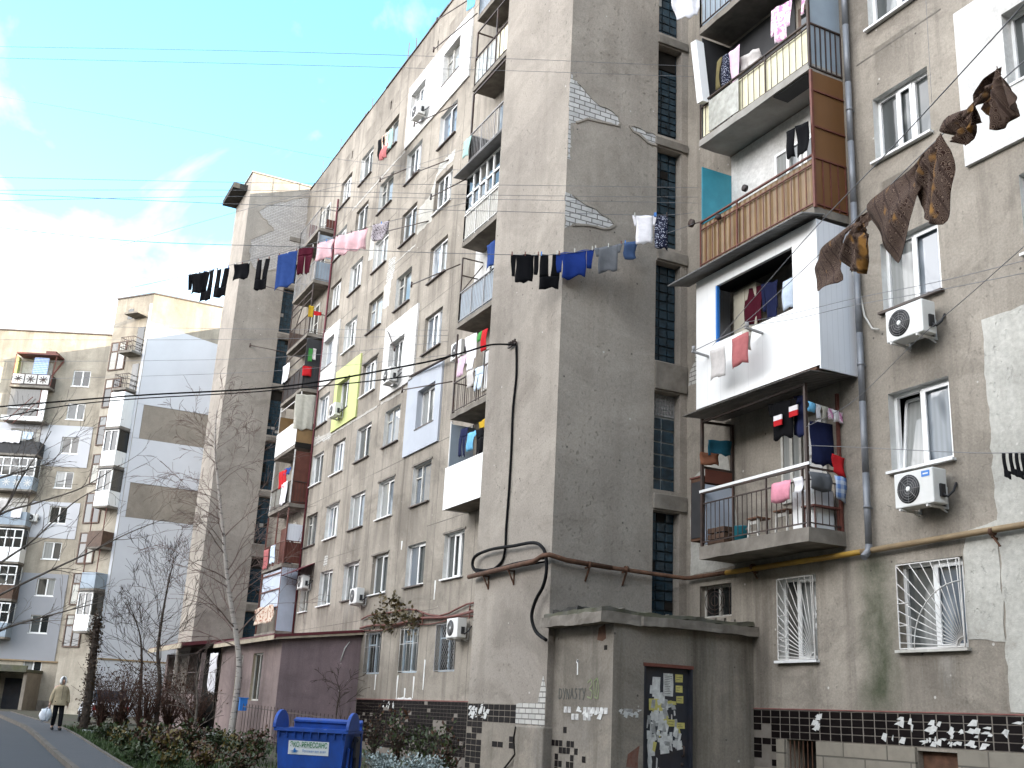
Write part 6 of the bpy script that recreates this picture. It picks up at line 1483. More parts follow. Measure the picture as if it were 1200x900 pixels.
mb.build('wall', [M['far_beige'], M['reveal']], FB)
mb = MB(); mb.mat(0); lbox(mb, Cp, CS0, CS1, CT+.003, CT+.1, -.2, .12); mb.build('parapet_coping', M['sill_dark'], FB)
for w in cwin:
    mb = MB(); f = .07
    lbox(mb, Cp, w[0], w[1], w[2], w[2]+f, -.16, -.09); lbox(mb, Cp, w[0], w[1], w[3]-f, w[3], -.16, -.09); lbox(mb, Cp, w[0], w[0]+f, w[2]+f, w[3]-f, -.16, -.09); lbox(mb, Cp, w[1]-f, w[1], w[2]+f, w[3]-f, -.16, -.09); m = (w[0]+w[1])/2+.05; lbox(mb, Cp, m-.05, m+.05, w[2]+f, w[3]-f, -.155, -.085); lbox(mb, Cp, w[0]-.05, w[1]+.05, w[2]-.06, w[2]-.003, .001, .06)
    wo = mb.build('window', M['pvc'], FB); mb = MB()
    for i, (a, b) in enumerate(((w[0], m), (m, w[1]))): mb.mat(i if r7.random() < .5 else 1-i).face([Cp(a, w[2], -.13), Cp(b, w[2], -.13), Cp(b, w[3], -.13), Cp(a, w[3], -.13)])
    mb.build('pane', [M['glass'], M['glass_dark']], wo)
# painted storeys (rendered insulation, 5 cm thick)
def cpanel(s0, s1, z0, z1, mat):
    hs = [(*w, .05, 0) for w in cwin if s0 < w[0] and w[1] < s1 and z0 < w[2] and w[3] < z1]
    mb = MB(); wall_grid(mb, hs, s0, s1, z0, z1, lambda a, z, d: Cp(a, z, .05-d))
    for (a, b), (c, d) in (((s0, z0), (s0, z1)), ((s0, z1), (s1, z1)), ((s1, z1), (s1, z0)), ((s1, z0), (s0, z0))): mb.face([Cp(a, b, .05), Cp(c, d, .05), Cp(c, d, .001), Cp(a, b, .001)])
    mb.build('insulation_panel', M[mat], FB)
cpanel(-47.8, -32.3, 18.35, 21.6, 'far_white'); cpanel(-36.0, -32.3, 12.85, 15.6, 'far_white'); cpanel(-47.8, -32.3, 3.9, 10.2, 'far_grey'); cpanel(-47.8, -43.0, 10.25, 18.3, 'far_white'); cpanel(-48, -36.6, 1.2, 3.75, 'far_grey')
# balconies on the block's front
def cbar(mb, a, b, w=.04): mb.bar(Cp(*a), Cp(*b), w)
for k in range(9):
    if k == 0: continue
    zs = 2.72+2.71*k; s0, s1 = -38.9, -35.75; o = 1.1
    mb = MB(); lbox(mb, Cp, s0, s1, zs-.16, zs, 0.002, o); b = mb.build('balcony', M['concrete'], FB)
    mb = MB(); lbox(mb, Cp, s0+.3, s1-.5, zs+.05, zs+2.2, .003, .05); mb.build('balcony_door', M['wood_white'], b)
    if k == 8:
        mb = MB(); lbox(mb, Cp, s0+.1, s1-.1, zs+.05, zs+.95, o-.08, o-.04); lbox(mb, Cp, s1-.08, s1-.05, zs+.05, zs+.95, .05, o-.1); fr = mb.build('railing', M['iron'], b)
        mb = MB()
        for i in range(3): a = s0+.15+i*.98; lbox(mb, Cp, a, a+.88, zs+.14, zs+.88, o-.035, o-.02)
        mb.build('pale_panel', M['plaster_white'], b)
        mb = MB()
        for i in range(3):
            a = s0+.59+i*.98
            for q in range(8): an = q/8*2*math.pi; mb.bar(Cp(a, zs+.51, o-.012), Cp(a+.33*math.cos(an), zs+.51+.3*math.sin(an), o-.012), .07, .015, up=-FH)
        mb.build('panel_pattern', M['iron'], b)
        mb = MB(); lbox(mb, Cp, s0+.2, s1+.3, zs+2.5, zs+2.62, 0, o+.15); cbar(mb, (s0+.1, zs, o-.1), (s0+.1, zs+2.5, o-.1), .08); cbar(mb, (s1-.05, zs, o-.1), (s1+.1, zs+2.5, o-.1), .08); cbar(mb, (s1+.3, zs+2.4, .1), (s1+.0, zs+.9, o-.1), .1); lbox(mb, Cp, s1-.9, s1-.1, zs+2.62, zs+2.95, .1, .8); mb.build('canopy', M['iron_red'], b)
        mb = MB(); lbox(mb, Cp, s0+1.5, s1-.5, zs+1.0, zs+2.35, o-.25, o-.22); mb.build('curtain', M['c_check'], b); mb = MB(); lbox(mb, Cp, s0+.1, s0+.14, zs, zs+2.4, .1, o-.2); mb.build('side_board', M['plaster_green'], b)
    elif k == 7:
        mb = MB(); lbox(mb, Cp, s0+.1, s1-.7, zs+.1, zs+2.45, o-.3, o-.27); mb.build('dark_screen', M['glass_dark'], b)
        mb = MB(); lbox(mb, Cp, s1-.68, s1-.2, zs+.1, zs+2.45, o-.3, o-.26); lbox(mb, Cp, s0-.15, s1-.1, zs-.1, zs+.25, o-.02, o+.03); cbar(mb, (s0, zs+.9, o), (s1-.1, zs+.9, o), .05); mb.build('white_frame', M['pvc'], b)
        mb = MB(); cbar(mb, (s1-.7, zs, o-.25), (s1-.7, zs+2.45, o-.25), .07); cbar(mb, (s0+.3, zs-.4, o+.3), (s0+2, zs+1.8, o), .05); cbar(mb, (s0+.9, zs-.5, o+.3), (s0+2.6, zs+1.6, o), .05); mb.build('clothes_rod', M['iron_red'], b)
    elif k in (6, 4):
        mb = MB(); lbox(mb, Cp, s0, s1, zs, zs+1.0, o-.06, o-.02); lbox(mb, Cp, s1-.05, s1-.01, zs, zs+1.0, .05, o-.07); mb.build('railing', M['sheet_dark' if k == 6 else 'sheet_grey'], b)
        mb = MB(); cbar(mb, (s1-.1, zs, o-.1), (s1-.1, zs+2.5, o-.1), .06); cbar(mb, (s0, zs+1.7, o-.1), (s1-.1, zs+1.7, o-.1), .04); mb.build('post', M['iron'], b)
        if k == 6: mb = MB(); lbox(mb, Cp, s0+1.6, s0+2.3, zs+.9, zs+2.2, .051, .07); mb.build('balcony_pane', M['glass_dark'], b)
    else:
        base = {5: 'sheet_grey', 3: 'sheet_white', 2: 'wood_brown', 1: 'sheet_grey'}[k]
        mb = MB(); lbox(mb, Cp, s0, s1, zs-.02, zs+1.0, o-.06, o-.02); lbox(mb, Cp, s1-.05, s1-.01, zs, zs+1.0, .05, o-.07); mb.build('railing', M[base], b)
        mb = MB(); n = 5
        for i in range(n+1): a = s0+.04+(s1-s0-.08)*i/n; lbox(mb, Cp, a-.04, a+.04, zs+1.0, zs+2.4, o-.1, o-.03)
        for z in (1.02, 1.75, 2.38): lbox(mb, Cp, s0, s1, zs+z-.04, zs+z+.04, o-.09, o-.04)
        lbox(mb, Cp, s1-.07, s1-.01, zs+1, zs+2.4, .1, .2); g = mb.build('glazing', M['pvc'], b)
        mb = MB(); mb.face([Cp(s0, zs+1, o-.07), Cp(s1, zs+1, o-.07), Cp(s1, zs+2.4, o-.07), Cp(s0, zs+2.4, o-.07)]); mb.face([Cp(s1-.03, zs+1, .05), Cp(s1-.03, zs+1, o-.08), Cp(s1-.03, zs+2.4, o-.08), Cp(s1-.03, zs+2.4, .05)]); mb.build('balcony_pane', M['glass_dark'], b)
        if k == 5:
            mb = MB()
            for i in range(4):
                a = s0+.35+i*.8
                for q in range(8): an = q/8*2*math.pi; mb.bar(Cp(a, zs+.5, o-.012), Cp(a+.3*math.cos(an), zs+.5+.3*math.sin(an), o-.012), .05, .02, up=-FH)
            mb.build('panel_pattern', M['plaster_white'], b)
        if k == 2: mb = MB(); lbox(mb, Cp, s0-.3, s0+.45, zs+.35, zs+1.0, o-.015, o+.02); mb.build('orange_board', M['gas_yellow'], b)
def fgar(s0, s1, z, drop, mat, lb, ct): garment('towel', Cp(s0, z, 1.2), Cp(s1, z, 1.2), drop, M['c_'+mat], lb, ct, name=ct, group='washing on the far block')
zs = 2.72+2.71*6
fgar(-38.9, -37.2, zs+1.75, .95, 'white', 'white sheets over a railing of the far block, upper storey', 'sheet'); fgar(-37.1, -36.3, zs+1.7, .6, 'paleblue', 'pale towels beside the white sheets on the far block', 'towel')
zs = 2.72+2.71*4
fgar(-37.9, -37.0, zs+1.9, .7, 'palegrey', 'pale cloth in an open balcony of the far block, middle storey', 'cloth'); fgar(-36.9, -36.1, zs+1.3, .8, 'white', 'white cloth over the railing of a middle balcony on the far block', 'cloth')
o = copy_tree(AC0); p = Cp(-35.6, 14.0, .06); o.location = p; o.rotation_euler = (0, 0, math.atan2(RR.y, RR.x)); o['label'] = 'air conditioner left of a window on the far pale block'
for c in [c for c in o.children if c.name.startswith('sticker')]: bpy.data.objects.remove(c)
# ground storey strip and entrance canopy
mb = MB(); lbox(mb, Cp, -48, CS1, 3.82, 3.92, .0, .15); mb.build('storey_band', M['gas_tan'], FB)
mb = MB(); lbox(mb, Cp, -48, CS1, -.4, 1.15, .002, .06); mb.build('plinth', M['concrete'], FB)
# --- the part with the pale gable
ZG = 29.0
mb = MB(); TD = 3.4
mb.mat(0); mb.face([Dp(TD, -.5), Dp(0, -.5), Dp(0, ZG), Dp(TD, ZG)])
mb.face([Dp(TD, -.5), Dp(TD, ZG), Dp(TD, ZG)+FH*14, Dp(TD, -.5)+FH*14])
yb = 30.0
mb.face([(GC.x, GC.y, -.5), (GC.x, yb, -.5), (GC.x, yb, ZG), (GC.x, GC.y, ZG)])
mb.face([(GC.x, GC.y, ZG), (GC.x, yb, ZG), (GC.x-14, yb, ZG), Dp(TD, ZG)+FH*14, Dp(TD, ZG)])
mb.build('gable_wall', [M['far_beige']], FB)
# hidden wing added behind the far tower to shade the pale gable
mb = MB(); mb.mat(0).box(GC.x+.005, -56.7, 15.7, 31, -.5, 28.2); mb.build('rear_shade_wing', [M['far_beige']], FB)
def gpanel(y0, y1, z0, z1, mat, th=.06, skew=0):
    mb = MB(); mb.prism([(y0, z0), (y1, z0+skew), (y1, z1+skew), (y0, z1)], (GC.x, 0, 0), (0, 1, 0), (0, 0, 1), th); mb.build('gable_panel', M[mat], FB)
mb = MB(); mb.prism([(8.93, 20.95), (15.6, 20.95), (15.6, 25.9), (8.93, 26.9)], (GC.x, 0, 0), (0, 1, 0), (0, 0, 1), .06); mb.build('gable_panel', M['far_white'], FB); gpanel(9.35, 15.6, 18.55, 20.94, 'far_tan', .03); gpanel(8.93, 9.34, 18.56, 20.94, 'far_white', .055); gpanel(8.93, 15.6, 15.5, 18.54, 'far_white'); gpanel(9.25, 15.6, 13.15, 15.49, 'far_tan', .03); gpanel(8.93, 9.24, 13.16, 15.49, 'far_white', .055); gpanel(8.93, 15.6, .5, 13.14, 'far_white')
mb = MB(); mb.box(GC.x+.065, GC.x+.12, 8.9, 15.6, 3.9, 4.0); mb.build('gable_pipe', M['gas_tan'], FB)
for z in (17.0, 16.0, 9.4, 8.2): pass
# pale corner strip and staircase lights on the chamfer, with little balconies
mb = MB(); lbox(mb, Dp, 0, .22, 4, 28.3, .001, .03); mb.build('corner_strip', M['far_white'], FB)
for k in range(9):
    z0 = 4.6+2.71*k
    if k == 8: break
    mb = MB(); lbox(mb, Dp, 1.75, 3.25, z0, z0+2.1, .001, .05); lbox(mb, Dp, 1.75, 1.85, z0+.08, z0+2.03, .051, .09); lbox(mb, Dp, 3.15, 3.25, z0+.08, z0+2.03, .051, .09); lbox(mb, Dp, 2.45, 2.56, z0+.08, z0+2.03, .051, .09); lbox(mb, Dp, 1.75, 3.25, z0, z0+.08, .051, .09); lbox(mb, Dp, 1.75, 3.25, z0+2.03, z0+2.1, .051, .09); lbox(mb, Dp, 1.86, 3.14, z0+1.35, z0+1.45, .052, .085)
    wo = mb.build('stair_window', M['wood_brown'], FB); mb = MB()
    for i, (a, b) in enumerate(((1.86, 2.44), (2.57, 3.14))):
        for j, (c, d) in enumerate(((.09, 1.34), (1.46, 2.02))): mb.mat((i+j+k) % 3 if r7.random() < .6 else 0).face([Dp(b, z0+c, .056), Dp(a, z0+c, .056), Dp(a, z0+d, .056), Dp(b, z0+d, .056)])
    mb.build('pane', [M['glass_dark'], M['glass'], M['plaster_pale']], wo)
for k in range(1, 9):
    zs = 2.9+2.71*k; t0, t1, o = .25, 1.5, 1.0
    mb = MB(); lbox(mb, Dp, t0, t1, zs-.16, zs, 0.002, o); b = mb.build('balcony', M['concrete'], FB)
    st = {8: 'rail', 7: 'rail', 6: 'white', 5: 'glaz', 4: 'glaz', 3: 'dark', 2: 'grey', 1: 'glaz'}[k]
    if st == 'rail':
        mb = MB()
        for i in range(8): a = t0+.05+(t1-t0-.1)*i/7; mb.bar(Dp(a, zs, o-.05), Dp(a, zs+1, o-.05), .03)
        for z in (.3, .65, 1.0): mb.bar(Dp(t0, zs+z, o-.05), Dp(t1, zs+z, o-.05), .04); mb.bar(Dp(t0+.04, zs+z, 0), Dp(t0+.04, zs+z, o-.05), .04); mb.bar(Dp(t1-.04, zs+z, 0), Dp(t1-.04, zs+z, o-.05), .04)
        mb.build('railing', M['iron'], b); mb = MB(); lbox(mb, Dp, t0+.1, t0+.7, zs, zs+2, .003, .04); mb.build('balcony_door', M['glass_dark'], b)
    else:
        mt = {'white': 'sheet_white', 'glaz': 'sheet_white', 'dark': 'wood_brown', 'grey': 'sheet_grey'}[st]
        mb = MB(); hh = 2.4 if st == 'white' else 1.0
        lbox(mb, Dp, t0, t1, zs-.05, zs+hh, o-.05, o); lbox(mb, Dp, t0, t0+.04, zs, zs+hh, .003, o-.051); lbox(mb, Dp, t1-.04, t1, zs, zs+hh, .003, o-.051); mb.build('front_sheet', M[mt], b)
        if st == 'glaz':
            mb = MB(); lbox(mb, Dp, t0, t0+.07, zs+1, zs+2.35, o-.07, o); lbox(mb, Dp, t1-.07, t1, zs+1, zs+2.35, o-.07, o); lbox(mb, Dp, (t0+t1)/2-.04, (t0+t1)/2+.04, zs+1, zs+2.35, o-.07, o); lbox(mb, Dp, t0, t1, zs+2.35, zs+2.45, o-.07, o); mb.build('glazing', M['pvc'], b)
            mb = MB(); mb.face([Dp(t1, zs+1, o-.06), Dp(t0, zs+1, o-.06), Dp(t0, zs+2.4, o-.06), Dp(t1, zs+2.4, o-.06)]); mb.face([Dp(t0+.02, zs+1, o-.06), Dp(t0+.02, zs+1, 0), Dp(t0+.02, zs+2.4, 0), Dp(t0+.02, zs+2.4, o-.06)]); mb.build('balcony_pane', M['glass_dark'], b)
            mb = MB(); lbox(mb, Dp, t0-.1, t1+.1, zs+2.46, zs+2.5, 0, o+.15); mb.build('eave', M['eave_dark'], b)
        else:
            mb = MB(); mb.bar(Dp(t0+.05, zs+1, o-.05), Dp(t0+.05, zs+2.5, o-.05), .06); mb.bar(Dp(t1-.05, zs+1, o-.05), Dp(t1-.05, zs+2.5, o-.05), .06); mb.build('post', M['iron_red'], b)
mb = MB(); lbox(mb, Dp, .25, 1.5, 27.3, 27.42, .002, 1.0); mb.build('canopy', M['concrete'], FB)
mb = MB(); lbox(mb, Dp, 1.7, 2.15, 27.35, 28.1, .001, .02); mb.build('attic_window', M['glass_dark'], FB)
mb = MB(); lbox(mb, Dp, -.05, TD+.05, ZG+.003, ZG+.1, -.3, .08); mb.box(GC.x-.25, GC.x+.09, 8.95, 30, ZG+.003, ZG+.1); mb.build('parapet_coping', M['sill_dark'], FB)
for k, lb, m_ in ((5, 'orange and blue cloth hanging at the stair lights of the far block', 'rust'),): garment('towel', Dp(1.75, 20.3, .5), Dp(1.5, 20.3, .6), .95, M['c_'+m_], lb, 'cloth', name='cloth')
garment('towel', Vector((GC.x+1, 15.2, 14.6)), Vector((GC.x+1.2, 15.9, 14.7)), 1.6, M['c_maroon'], 'dark red cloth hanging between the pale gable and the far tower', 'cloth', name='cloth')
# entrance of the far block
EC = empty('far_block_entrance', Cp(-35, .4, 1.5), 'dim entrance with flat mossy canopy at the foot of the far block, behind the walker', 'entrance')
mb = MB(); lbox(mb, Cp, -38.2, -33.0, 3.0, 3.2, .01, 3.0); lbox(mb, Cp, -38.2, -33.0, 3.2, 3.45, 2.8, 3.0); mb.build('canopy', M['roof_felt'], EC)
mb = MB(); lbox(mb, Cp, -38.0, -36.0, .3, 2.99, .08, 2.6); lbox(mb, Cp, -33.3, -33.05, .3, 2.99, .08, 2.6); mb.build('wall', M['far_tan'], EC)
mb = MB(); lbox(mb, Cp, -35.6, -34.0, .3, 2.6, .07, .1); mb.build('door', M['door'], EC)
# ================================================================== ground
def og(px, py):
    r = ray(px, py); lo, hi = 1.0, 200.0
    for _ in range(50):
        m = (lo+hi)/2; P = EYE+r*m
        if P.z > ground_z(P.x): lo = m
        else: hi = m
    return EYE+r*lo
def gsheet(name, x0, x1, y0, y1, dz, mat, step=2.0, kind='structure'):
    mb = MB(); n = max(1, int((x1-x0)/step))
    for i in range(n):
        a, b = x0+(x1-x0)*i/n, x0+(x1-x0)*(i+1)/n
        mb.face([(a, y0, ground_z(a)+dz), (b, y0, ground_z(b)+dz), (b, y1, ground_z(b)+dz), (a, y1, ground_z(a)+dz)])
    return mb.build(name, mat, None, kind=kind)
mb = MB(); xs_ = [-900, -300, -120] + [-100+2*i for i in range(61)] + [120, 400, 900]; ys_ = [-900, -200, -60, 60, 200, 900]
for i in range(len(xs_)-1):
    for j in range(len(ys_)-1):
        a, b, c, d = xs_[i], xs_[i+1], ys_[j], ys_[j+1]; mb.face([(a, c, ground_z(a)), (b, c, ground_z(b)), (b, d, ground_z(b)), (a, d, ground_z(a))])
mb.build('ground', M['soil'], None, kind='structure')
gsheet('road', -78, 30, -6.5, 2.86, .006, M['asphalt']); gsheet('pavement', -72, 30, 2.98, 4.05, .09, M['pavement'])
mb = MB(); x = -72
while x < 25:
    for y0, y1 in ((2.86, 2.985), (4.05, 4.13)):
        h = .12+rnd.uniform(-.003, .006); a, b = x, x+.996; q = [(a, y0, ground_z(a)-.1), (b, y0, ground_z(b)-.1), (b, y1, ground_z(b)-.1), (a, y1, ground_z(a)-.1)]; t = [(p[0], p[1], p[2]+.1+h) for p in q]
        mb.face(t)
        for i in range(4): j = (i+1) % 4; mb.face([q[i], q[j], t[j], t[i]])
    x += 1
mb.build('kerb', M['kerb'], None, kind='structure')
# grass verge (ground cover)
rg = random.Random(31); mb = MB()
def blade(mb, x, y, h, r):
    z = ground_z(x); a = r.uniform(0, 6.28); w = .012+.01*r.random(); l = r.uniform(.02, .12); c, s = math.cos(a), math.sin(a)
    mb.face([(x-s*w, y+c*w, z), (x+s*w, y-c*w, z), (x+c*l, y+s*l, z+h)])
for k in range(9000):
    x = rg.triangular(-46, -24, -32); y = 4.15+abs(rg.gauss(0, 1.1)); blade(mb, x, y, rg.uniform(.05, .2), rg)
for k in range(3000): x = rg.uniform(-40, -22); blade(mb, x, rg.uniform(5.5, 12.8), rg.uniform(.06, .22), rg)
mb.build('grass', M['grass'], None, label='short grass and weeds along the pavement edge', cat='grass', kind='stuff')
# ------------------------------------------------------------------ plants
def shrub(c, w, h, n, size, mats, label, cat='shrub', name='shrub', seed=1, stems=8, group=None, flowers=None, round_=1.0, up=.5, twig='bark'):
    r = random.Random(seed); E_ = empty(name, c, label, cat, group); c = Vector(c); tips = []
    mb = MB()
    for k in range(stems):
        a = r.uniform(0, 6.28); L = h*r.uniform(.55, 1.0); sp = w*.5*r.uniform(.2, 1.0)
        pts = [c+Vector((r.uniform(-.05, .05), r.uniform(-.05, .05), -.05))]
        for i in range(1, 5): t = i/4; pts.append(c+Vector((math.cos(a)*sp*t**1.2+r.uniform(-.04, .04), math.sin(a)*sp*t**1.2+r.uniform(-.04, .04), L*t)))
        mb.tube(pts, .014*min(1.5, h), 5, True, .004); tips += pts[1:]
        for q in range(4):
            p = r.choice(pts[1:]); d = Vector((r.uniform(-1, 1), r.uniform(-1, 1), r.uniform(.1, 1)))*h*.22; mb.tube([p, p+d*.6, p+d], .005, 4); tips += [p+d, p+d*.6]
    mb.build('stem', M[twig], E_)
    lb = [MB() for _ in mats]
    for k in range(n):
        p = r.choice(tips) + Vector((r.gauss(0, w*.08), r.gauss(0, w*.08), r.gauss(0, h*.07))); 
        if p.z < c.z+.01: p.z = c.z+.02
        a = Vector((r.uniform(-1, 1), r.uniform(-1, 1), r.uniform(-.3, 1)+up*.5)).normalized(); b = a.orthogonal().normalized(); s = size*r.uniform(.5, 1.3)
        lb[r.randrange(len(mats))].face([p, p+a*s*.5+b*s*.28*round_, p+a*s, p+a*s*.5-b*s*.28*round_])
    for i, m in enumerate(mats): lb[i].build('foliage', M[m], E_)
    if flowers:
        mb = MB()
        for k in range(flowers[1]):
            p = c+Vector((r.uniform(-w/2, w/2), r.uniform(-w/2, w/2), h*r.uniform(.75, 1.05))); s = flowers[2]
            for q in range(5): a = q/5*6.28; mb.face([p, p+Vector((math.cos(a)*s, math.sin(a)*s, .01)), p+Vector((math.cos(a+.8)*s, math.sin(a+.8)*s, .01))])
        mb.build('flower', M[flowers[0]], E_)
    return E_
def gpt(px, py): p = og(px, py); return p
G = 'garden plants in front of the lean-to'
def online(px, X):  # ground point below the pixel column at a chosen distance along the yard
    r = ray(px, 830); t = X/r.x; p = EYE+r*t; return Vector((p.x, p.y, ground_z(p.x)))
rows = [
 (128, -35.5, .9, .55, 260, .11, ['leaf', 'leaf'], 'low green plant on the grass nearest the pavement edge', None), (150, -33, 1.0, .6, 320, .12, ['leaf', 'leaf_yellow'], 'green and yellow plant at the bottom of the garden, near the pavement', None),
 (178, -32.5, 1.3, .75, 420, .13, ['leaf', 'leaf_brown'], 'leafy garden plant with withered leaves, left of the birch', None), (203, -31.5, 1.2, .7, 380, .13, ['leaf_yellow', 'leaf_brown'], 'yellowing garden plant left of the birch', None),
 (232, -32, 1.3, .75, 420, .12, ['leaf', 'leaf_brown'], 'dark green garden plant below the birch', ('white_paint', 10, .035)), (262, -33, 1.2, .62, 340, .11, ['leaf', 'leaf'], 'garden plant with white flowers at the foot of the birch', ('white_paint', 26, .045)),
 (287, -31.5, 1.1, .6, 330, .12, ['leaf_yellow', 'leaf'], 'yellow-green garden plant between birch and blue bin', None), (308, -30, 1.2, .7, 380, .12, ['leaf_brown', 'leaf'], 'rusty garden plant just left of the blue bin', None),
 (247, -27.5, 1.2, .6, 380, .11, ['leaf_brown', 'leaf_yellow'], 'brown and yellow plant at the bottom edge below the birch', None), (205, -27.0, 1.0, .5, 320, .11, ['leaf', 'leaf_yellow'], 'green plant at the bottom edge, left of the brown one', None), (290, -26.5, 1.1, .5, 320, .11, ['leaf', 'leaf_brown'], 'green plant at the bottom edge, near the blue bin', None), (170, -28.5, 1.0, .45, 280, .11, ['leaf', 'leaf'], 'low green plant at the bottom edge, nearest the pavement', None)]
for i, (px, X, w_, h_, n_, s_, m_, lb, fl) in enumerate(rows): shrub(online(px, X), w_, h_, n_, s_, m_, lb, 'plant', 'garden_plant', 40+i, 9, G, fl)
for i, (px, X, w_, h_, n_) in enumerate(((120, -46, 2.0, 2.1, 420), (142, -44, 2.2, 2.3, 500), (170, -43, 2.4, 2.2, 560), (200, -44.5, 2.4, 2.4, 520), (224, -42.5, 2.0, 1.7, 380))):
    shrub(online(px, X), w_, h_, n_, .10, ['leaf_brown', 'ivy_dead'], ['thin brown bush standing before the white car', 'tangled brown bush right of the creeper-covered trunk', 'wide brown bush with dead leaves in the middle of the garden', 'wide brown bush under the dark bare tree', 'lower brown bush left of the far porch'][i], 'bush', 'dry_bush', 70+i, 60, 'dry brown bushes', twig='twig_red')
G = 'plants along the plinth right of the bin'
def plinthp(px, y): r = ray(px, 850); p = EYE+r*(y/r.y); return Vector((p.x, p.y, ground_z(p.x)))
for i, (px, y, w_, h_, n_, sz, m_, lb) in enumerate(((452, 9.6, .9, .55, 900, .075, ['leaf_silver'], 'silvery leaved cushion plant next to the blue bin'), (490, 9.7, 1.1, .6, 1200, .075, ['leaf_silver'], 'silvery leaved cushion plant in the middle of the bed'), (523, 9.5, .9, .5, 900, .075, ['leaf_silver'], 'silvery leaved cushion plant next to the tower corner'),
    (468, 12.2, .9, 1.35, 300, .12, ['leaf', 'leaf_brown'], 'tall dark green weeds against the tiled plinth, nearer the bin'), (498, 12.0, 1.1, 1.2, 340, .12, ['leaf', 'leaf'], 'bushy dark green weeds against the tiled plinth, middle'), (528, 11.2, .8, 1.3, 300, .11, ['leaf', 'leaf_brown'], 'tall leafy weeds beside the tower corner'), (440, 12.3, .7, 1.2, 160, .11, ['leaf_brown', 'leaf'], 'thin withered weeds behind the blue bin'), (545, 9.7, .6, .5, 220, .09, ['leaf_brown', 'leaf'], 'low weeds at the foot of the tower corner'))):
    shrub(plinthp(px, y), w_, h_, n_, sz, m_, lb, 'plant', 'silver_plant' if 'silver' in lb else 'tall_weed', 90+i, 14, G, None, 1.0, .8)
# ------------------------------------------------------------------ bare trees
def branch(mb, p, d, L, r, depth, rr, droop=0.0, wig=.25, nb=3, minr=.004, spread=.7):
    n = 6; pts = [Vector(p)]; d = Vector(d).normalized(); dirs = [d]
    for i in range(n):
        d = (d + Vector((rr.uniform(-wig, wig), rr.uniform(-wig, wig), rr.uniform(-wig, wig)-droop))*.5).normalized(); pts.append(pts[-1]+d*(L/n)); dirs.append(d)
    mb.tube(pts, [max(minr, r*(1-.75*i/n)) for i in range(n+1)], 6 if r > .03 else 4)
    if depth <= 0: return
    for k in range(nb):
        i = rr.randint(2, n); t = dirs[i]; o = t.orthogonal().normalized(); a = rr.uniform(0, 6.28); q = t.cross(o); s = (o*math.cos(a)+q*math.sin(a))
        branch(mb, pts[i], t+s*spread*rr.uniform(.6, 1.3)+Vector((0, 0, .25-droop)), L*rr.uniform(.45, .75), max(minr, r*(1-.75*i/n)*.7), depth-1, rr, droop*1.2, wig, nb, minr, spread)
def bare_tree(name, base, path, r0, label, bark, twig, seed, nbr, Lb, depth, droop=0, start=.3, nb=3, spread=.8, cat='tree', minr=.006):
    rr = random.Random(seed); E_ = empty(name, base, label, cat)
    P = sm([Vector(p) for p in path], 6); n = len(P)
    mb = MB(); mb.tube(P, [r0*(1-.88*(i/(n-1)))+.004 for i in range(n)], 9); mb.build('trunk', M[bark], E_)
    mb = MB()
    for k in range(nbr):
        t = start+(1-start)*(k+rr.random())/nbr; i = min(n-2, int(t*(n-1))); tg = (P[i+1]-P[i]).normalized(); a = rr.uniform(0, 6.28); o = tg.orthogonal().normalized(); s = o*math.cos(a)+tg.cross(o)*math.sin(a)
        branch(mb, P[i], s*spread+tg*.8, Lb*(1.15-.75*t)*rr.uniform(.7, 1.2), max(minr, r0*(1-.86*t)*.33), depth, rr, droop, .28, nb, minr)
    mb.build('crown', M[twig], E_); return E_
BX = -41.0
def bp(px, py, X=BX): return onX(px, py, X)
bb = online(274, BX); bare_tree('birch_tree', bb, [bb-Vector((0, 0, .1)), bp(280, 790), bp(277, 745), bp(268, 690), bp(262, 630), bp(256, 570), bp(252, 520), bp(254, 480)], .125, 'slender bare birch with pale trunk in front of the far tower', 'birch', 'twig', 3, 34, 2.6, 3, .08, .25, 3, .8, minr=.0055)
SX = -43.0
bb = online(186, SX); bare_tree('bare_tree', bb, [bb-Vector((0, 0, .1)), bp(187, 800, SX), bp(185, 765, SX), bp(189, 730, SX), bp(196, 690, SX), bp(204, 655, SX)], .09, 'dark bare tree before the pale gable, left of the birch', 'bark', 'bark', 9, 15, 2.7, 3, -.02, .25, 3, 1.0, minr=.0055)
SX = -45.0
bb = online(166, SX); bare_tree('bare_tree', bb, [bb-Vector((0, 0, .1)), bp(165, 800, SX), bp(166, 770, SX), bp(163, 740, SX), bp(150, 705, SX)], .07, 'smaller dark bare tree just left of the dark one', 'bark', 'bark', 14, 11, 2.1, 3, 0, .3, 3, 1.0, minr=.0055)
SX = -36.0
bb = online(228, SX); bare_tree('bare_tree', bb, [bb-Vector((0, 0, .1)), bp(228, 850, SX), bp(231, 825, SX), bp(231, 795, SX), bp(238, 770, SX)], .05, 'thin bare sapling before the far porch', 'bark_grey', 'bark_grey', 22, 10, 1.3, 2, 0, .15, 3, 1.0, cat='sapling')
SX = -34.0
bb = online(395, SX); bare_tree('bare_tree', bb, [bb-Vector((0, 0, .1)), bp(395, 830, SX), bp(398, 810, SX), bp(392, 790, SX)], .025, 'thin twiggy bush against the mauve side wall above the bin', 'bark', 'bark', 25, 10, .9, 2, .05, .1, 3, 1.1, cat='bush')
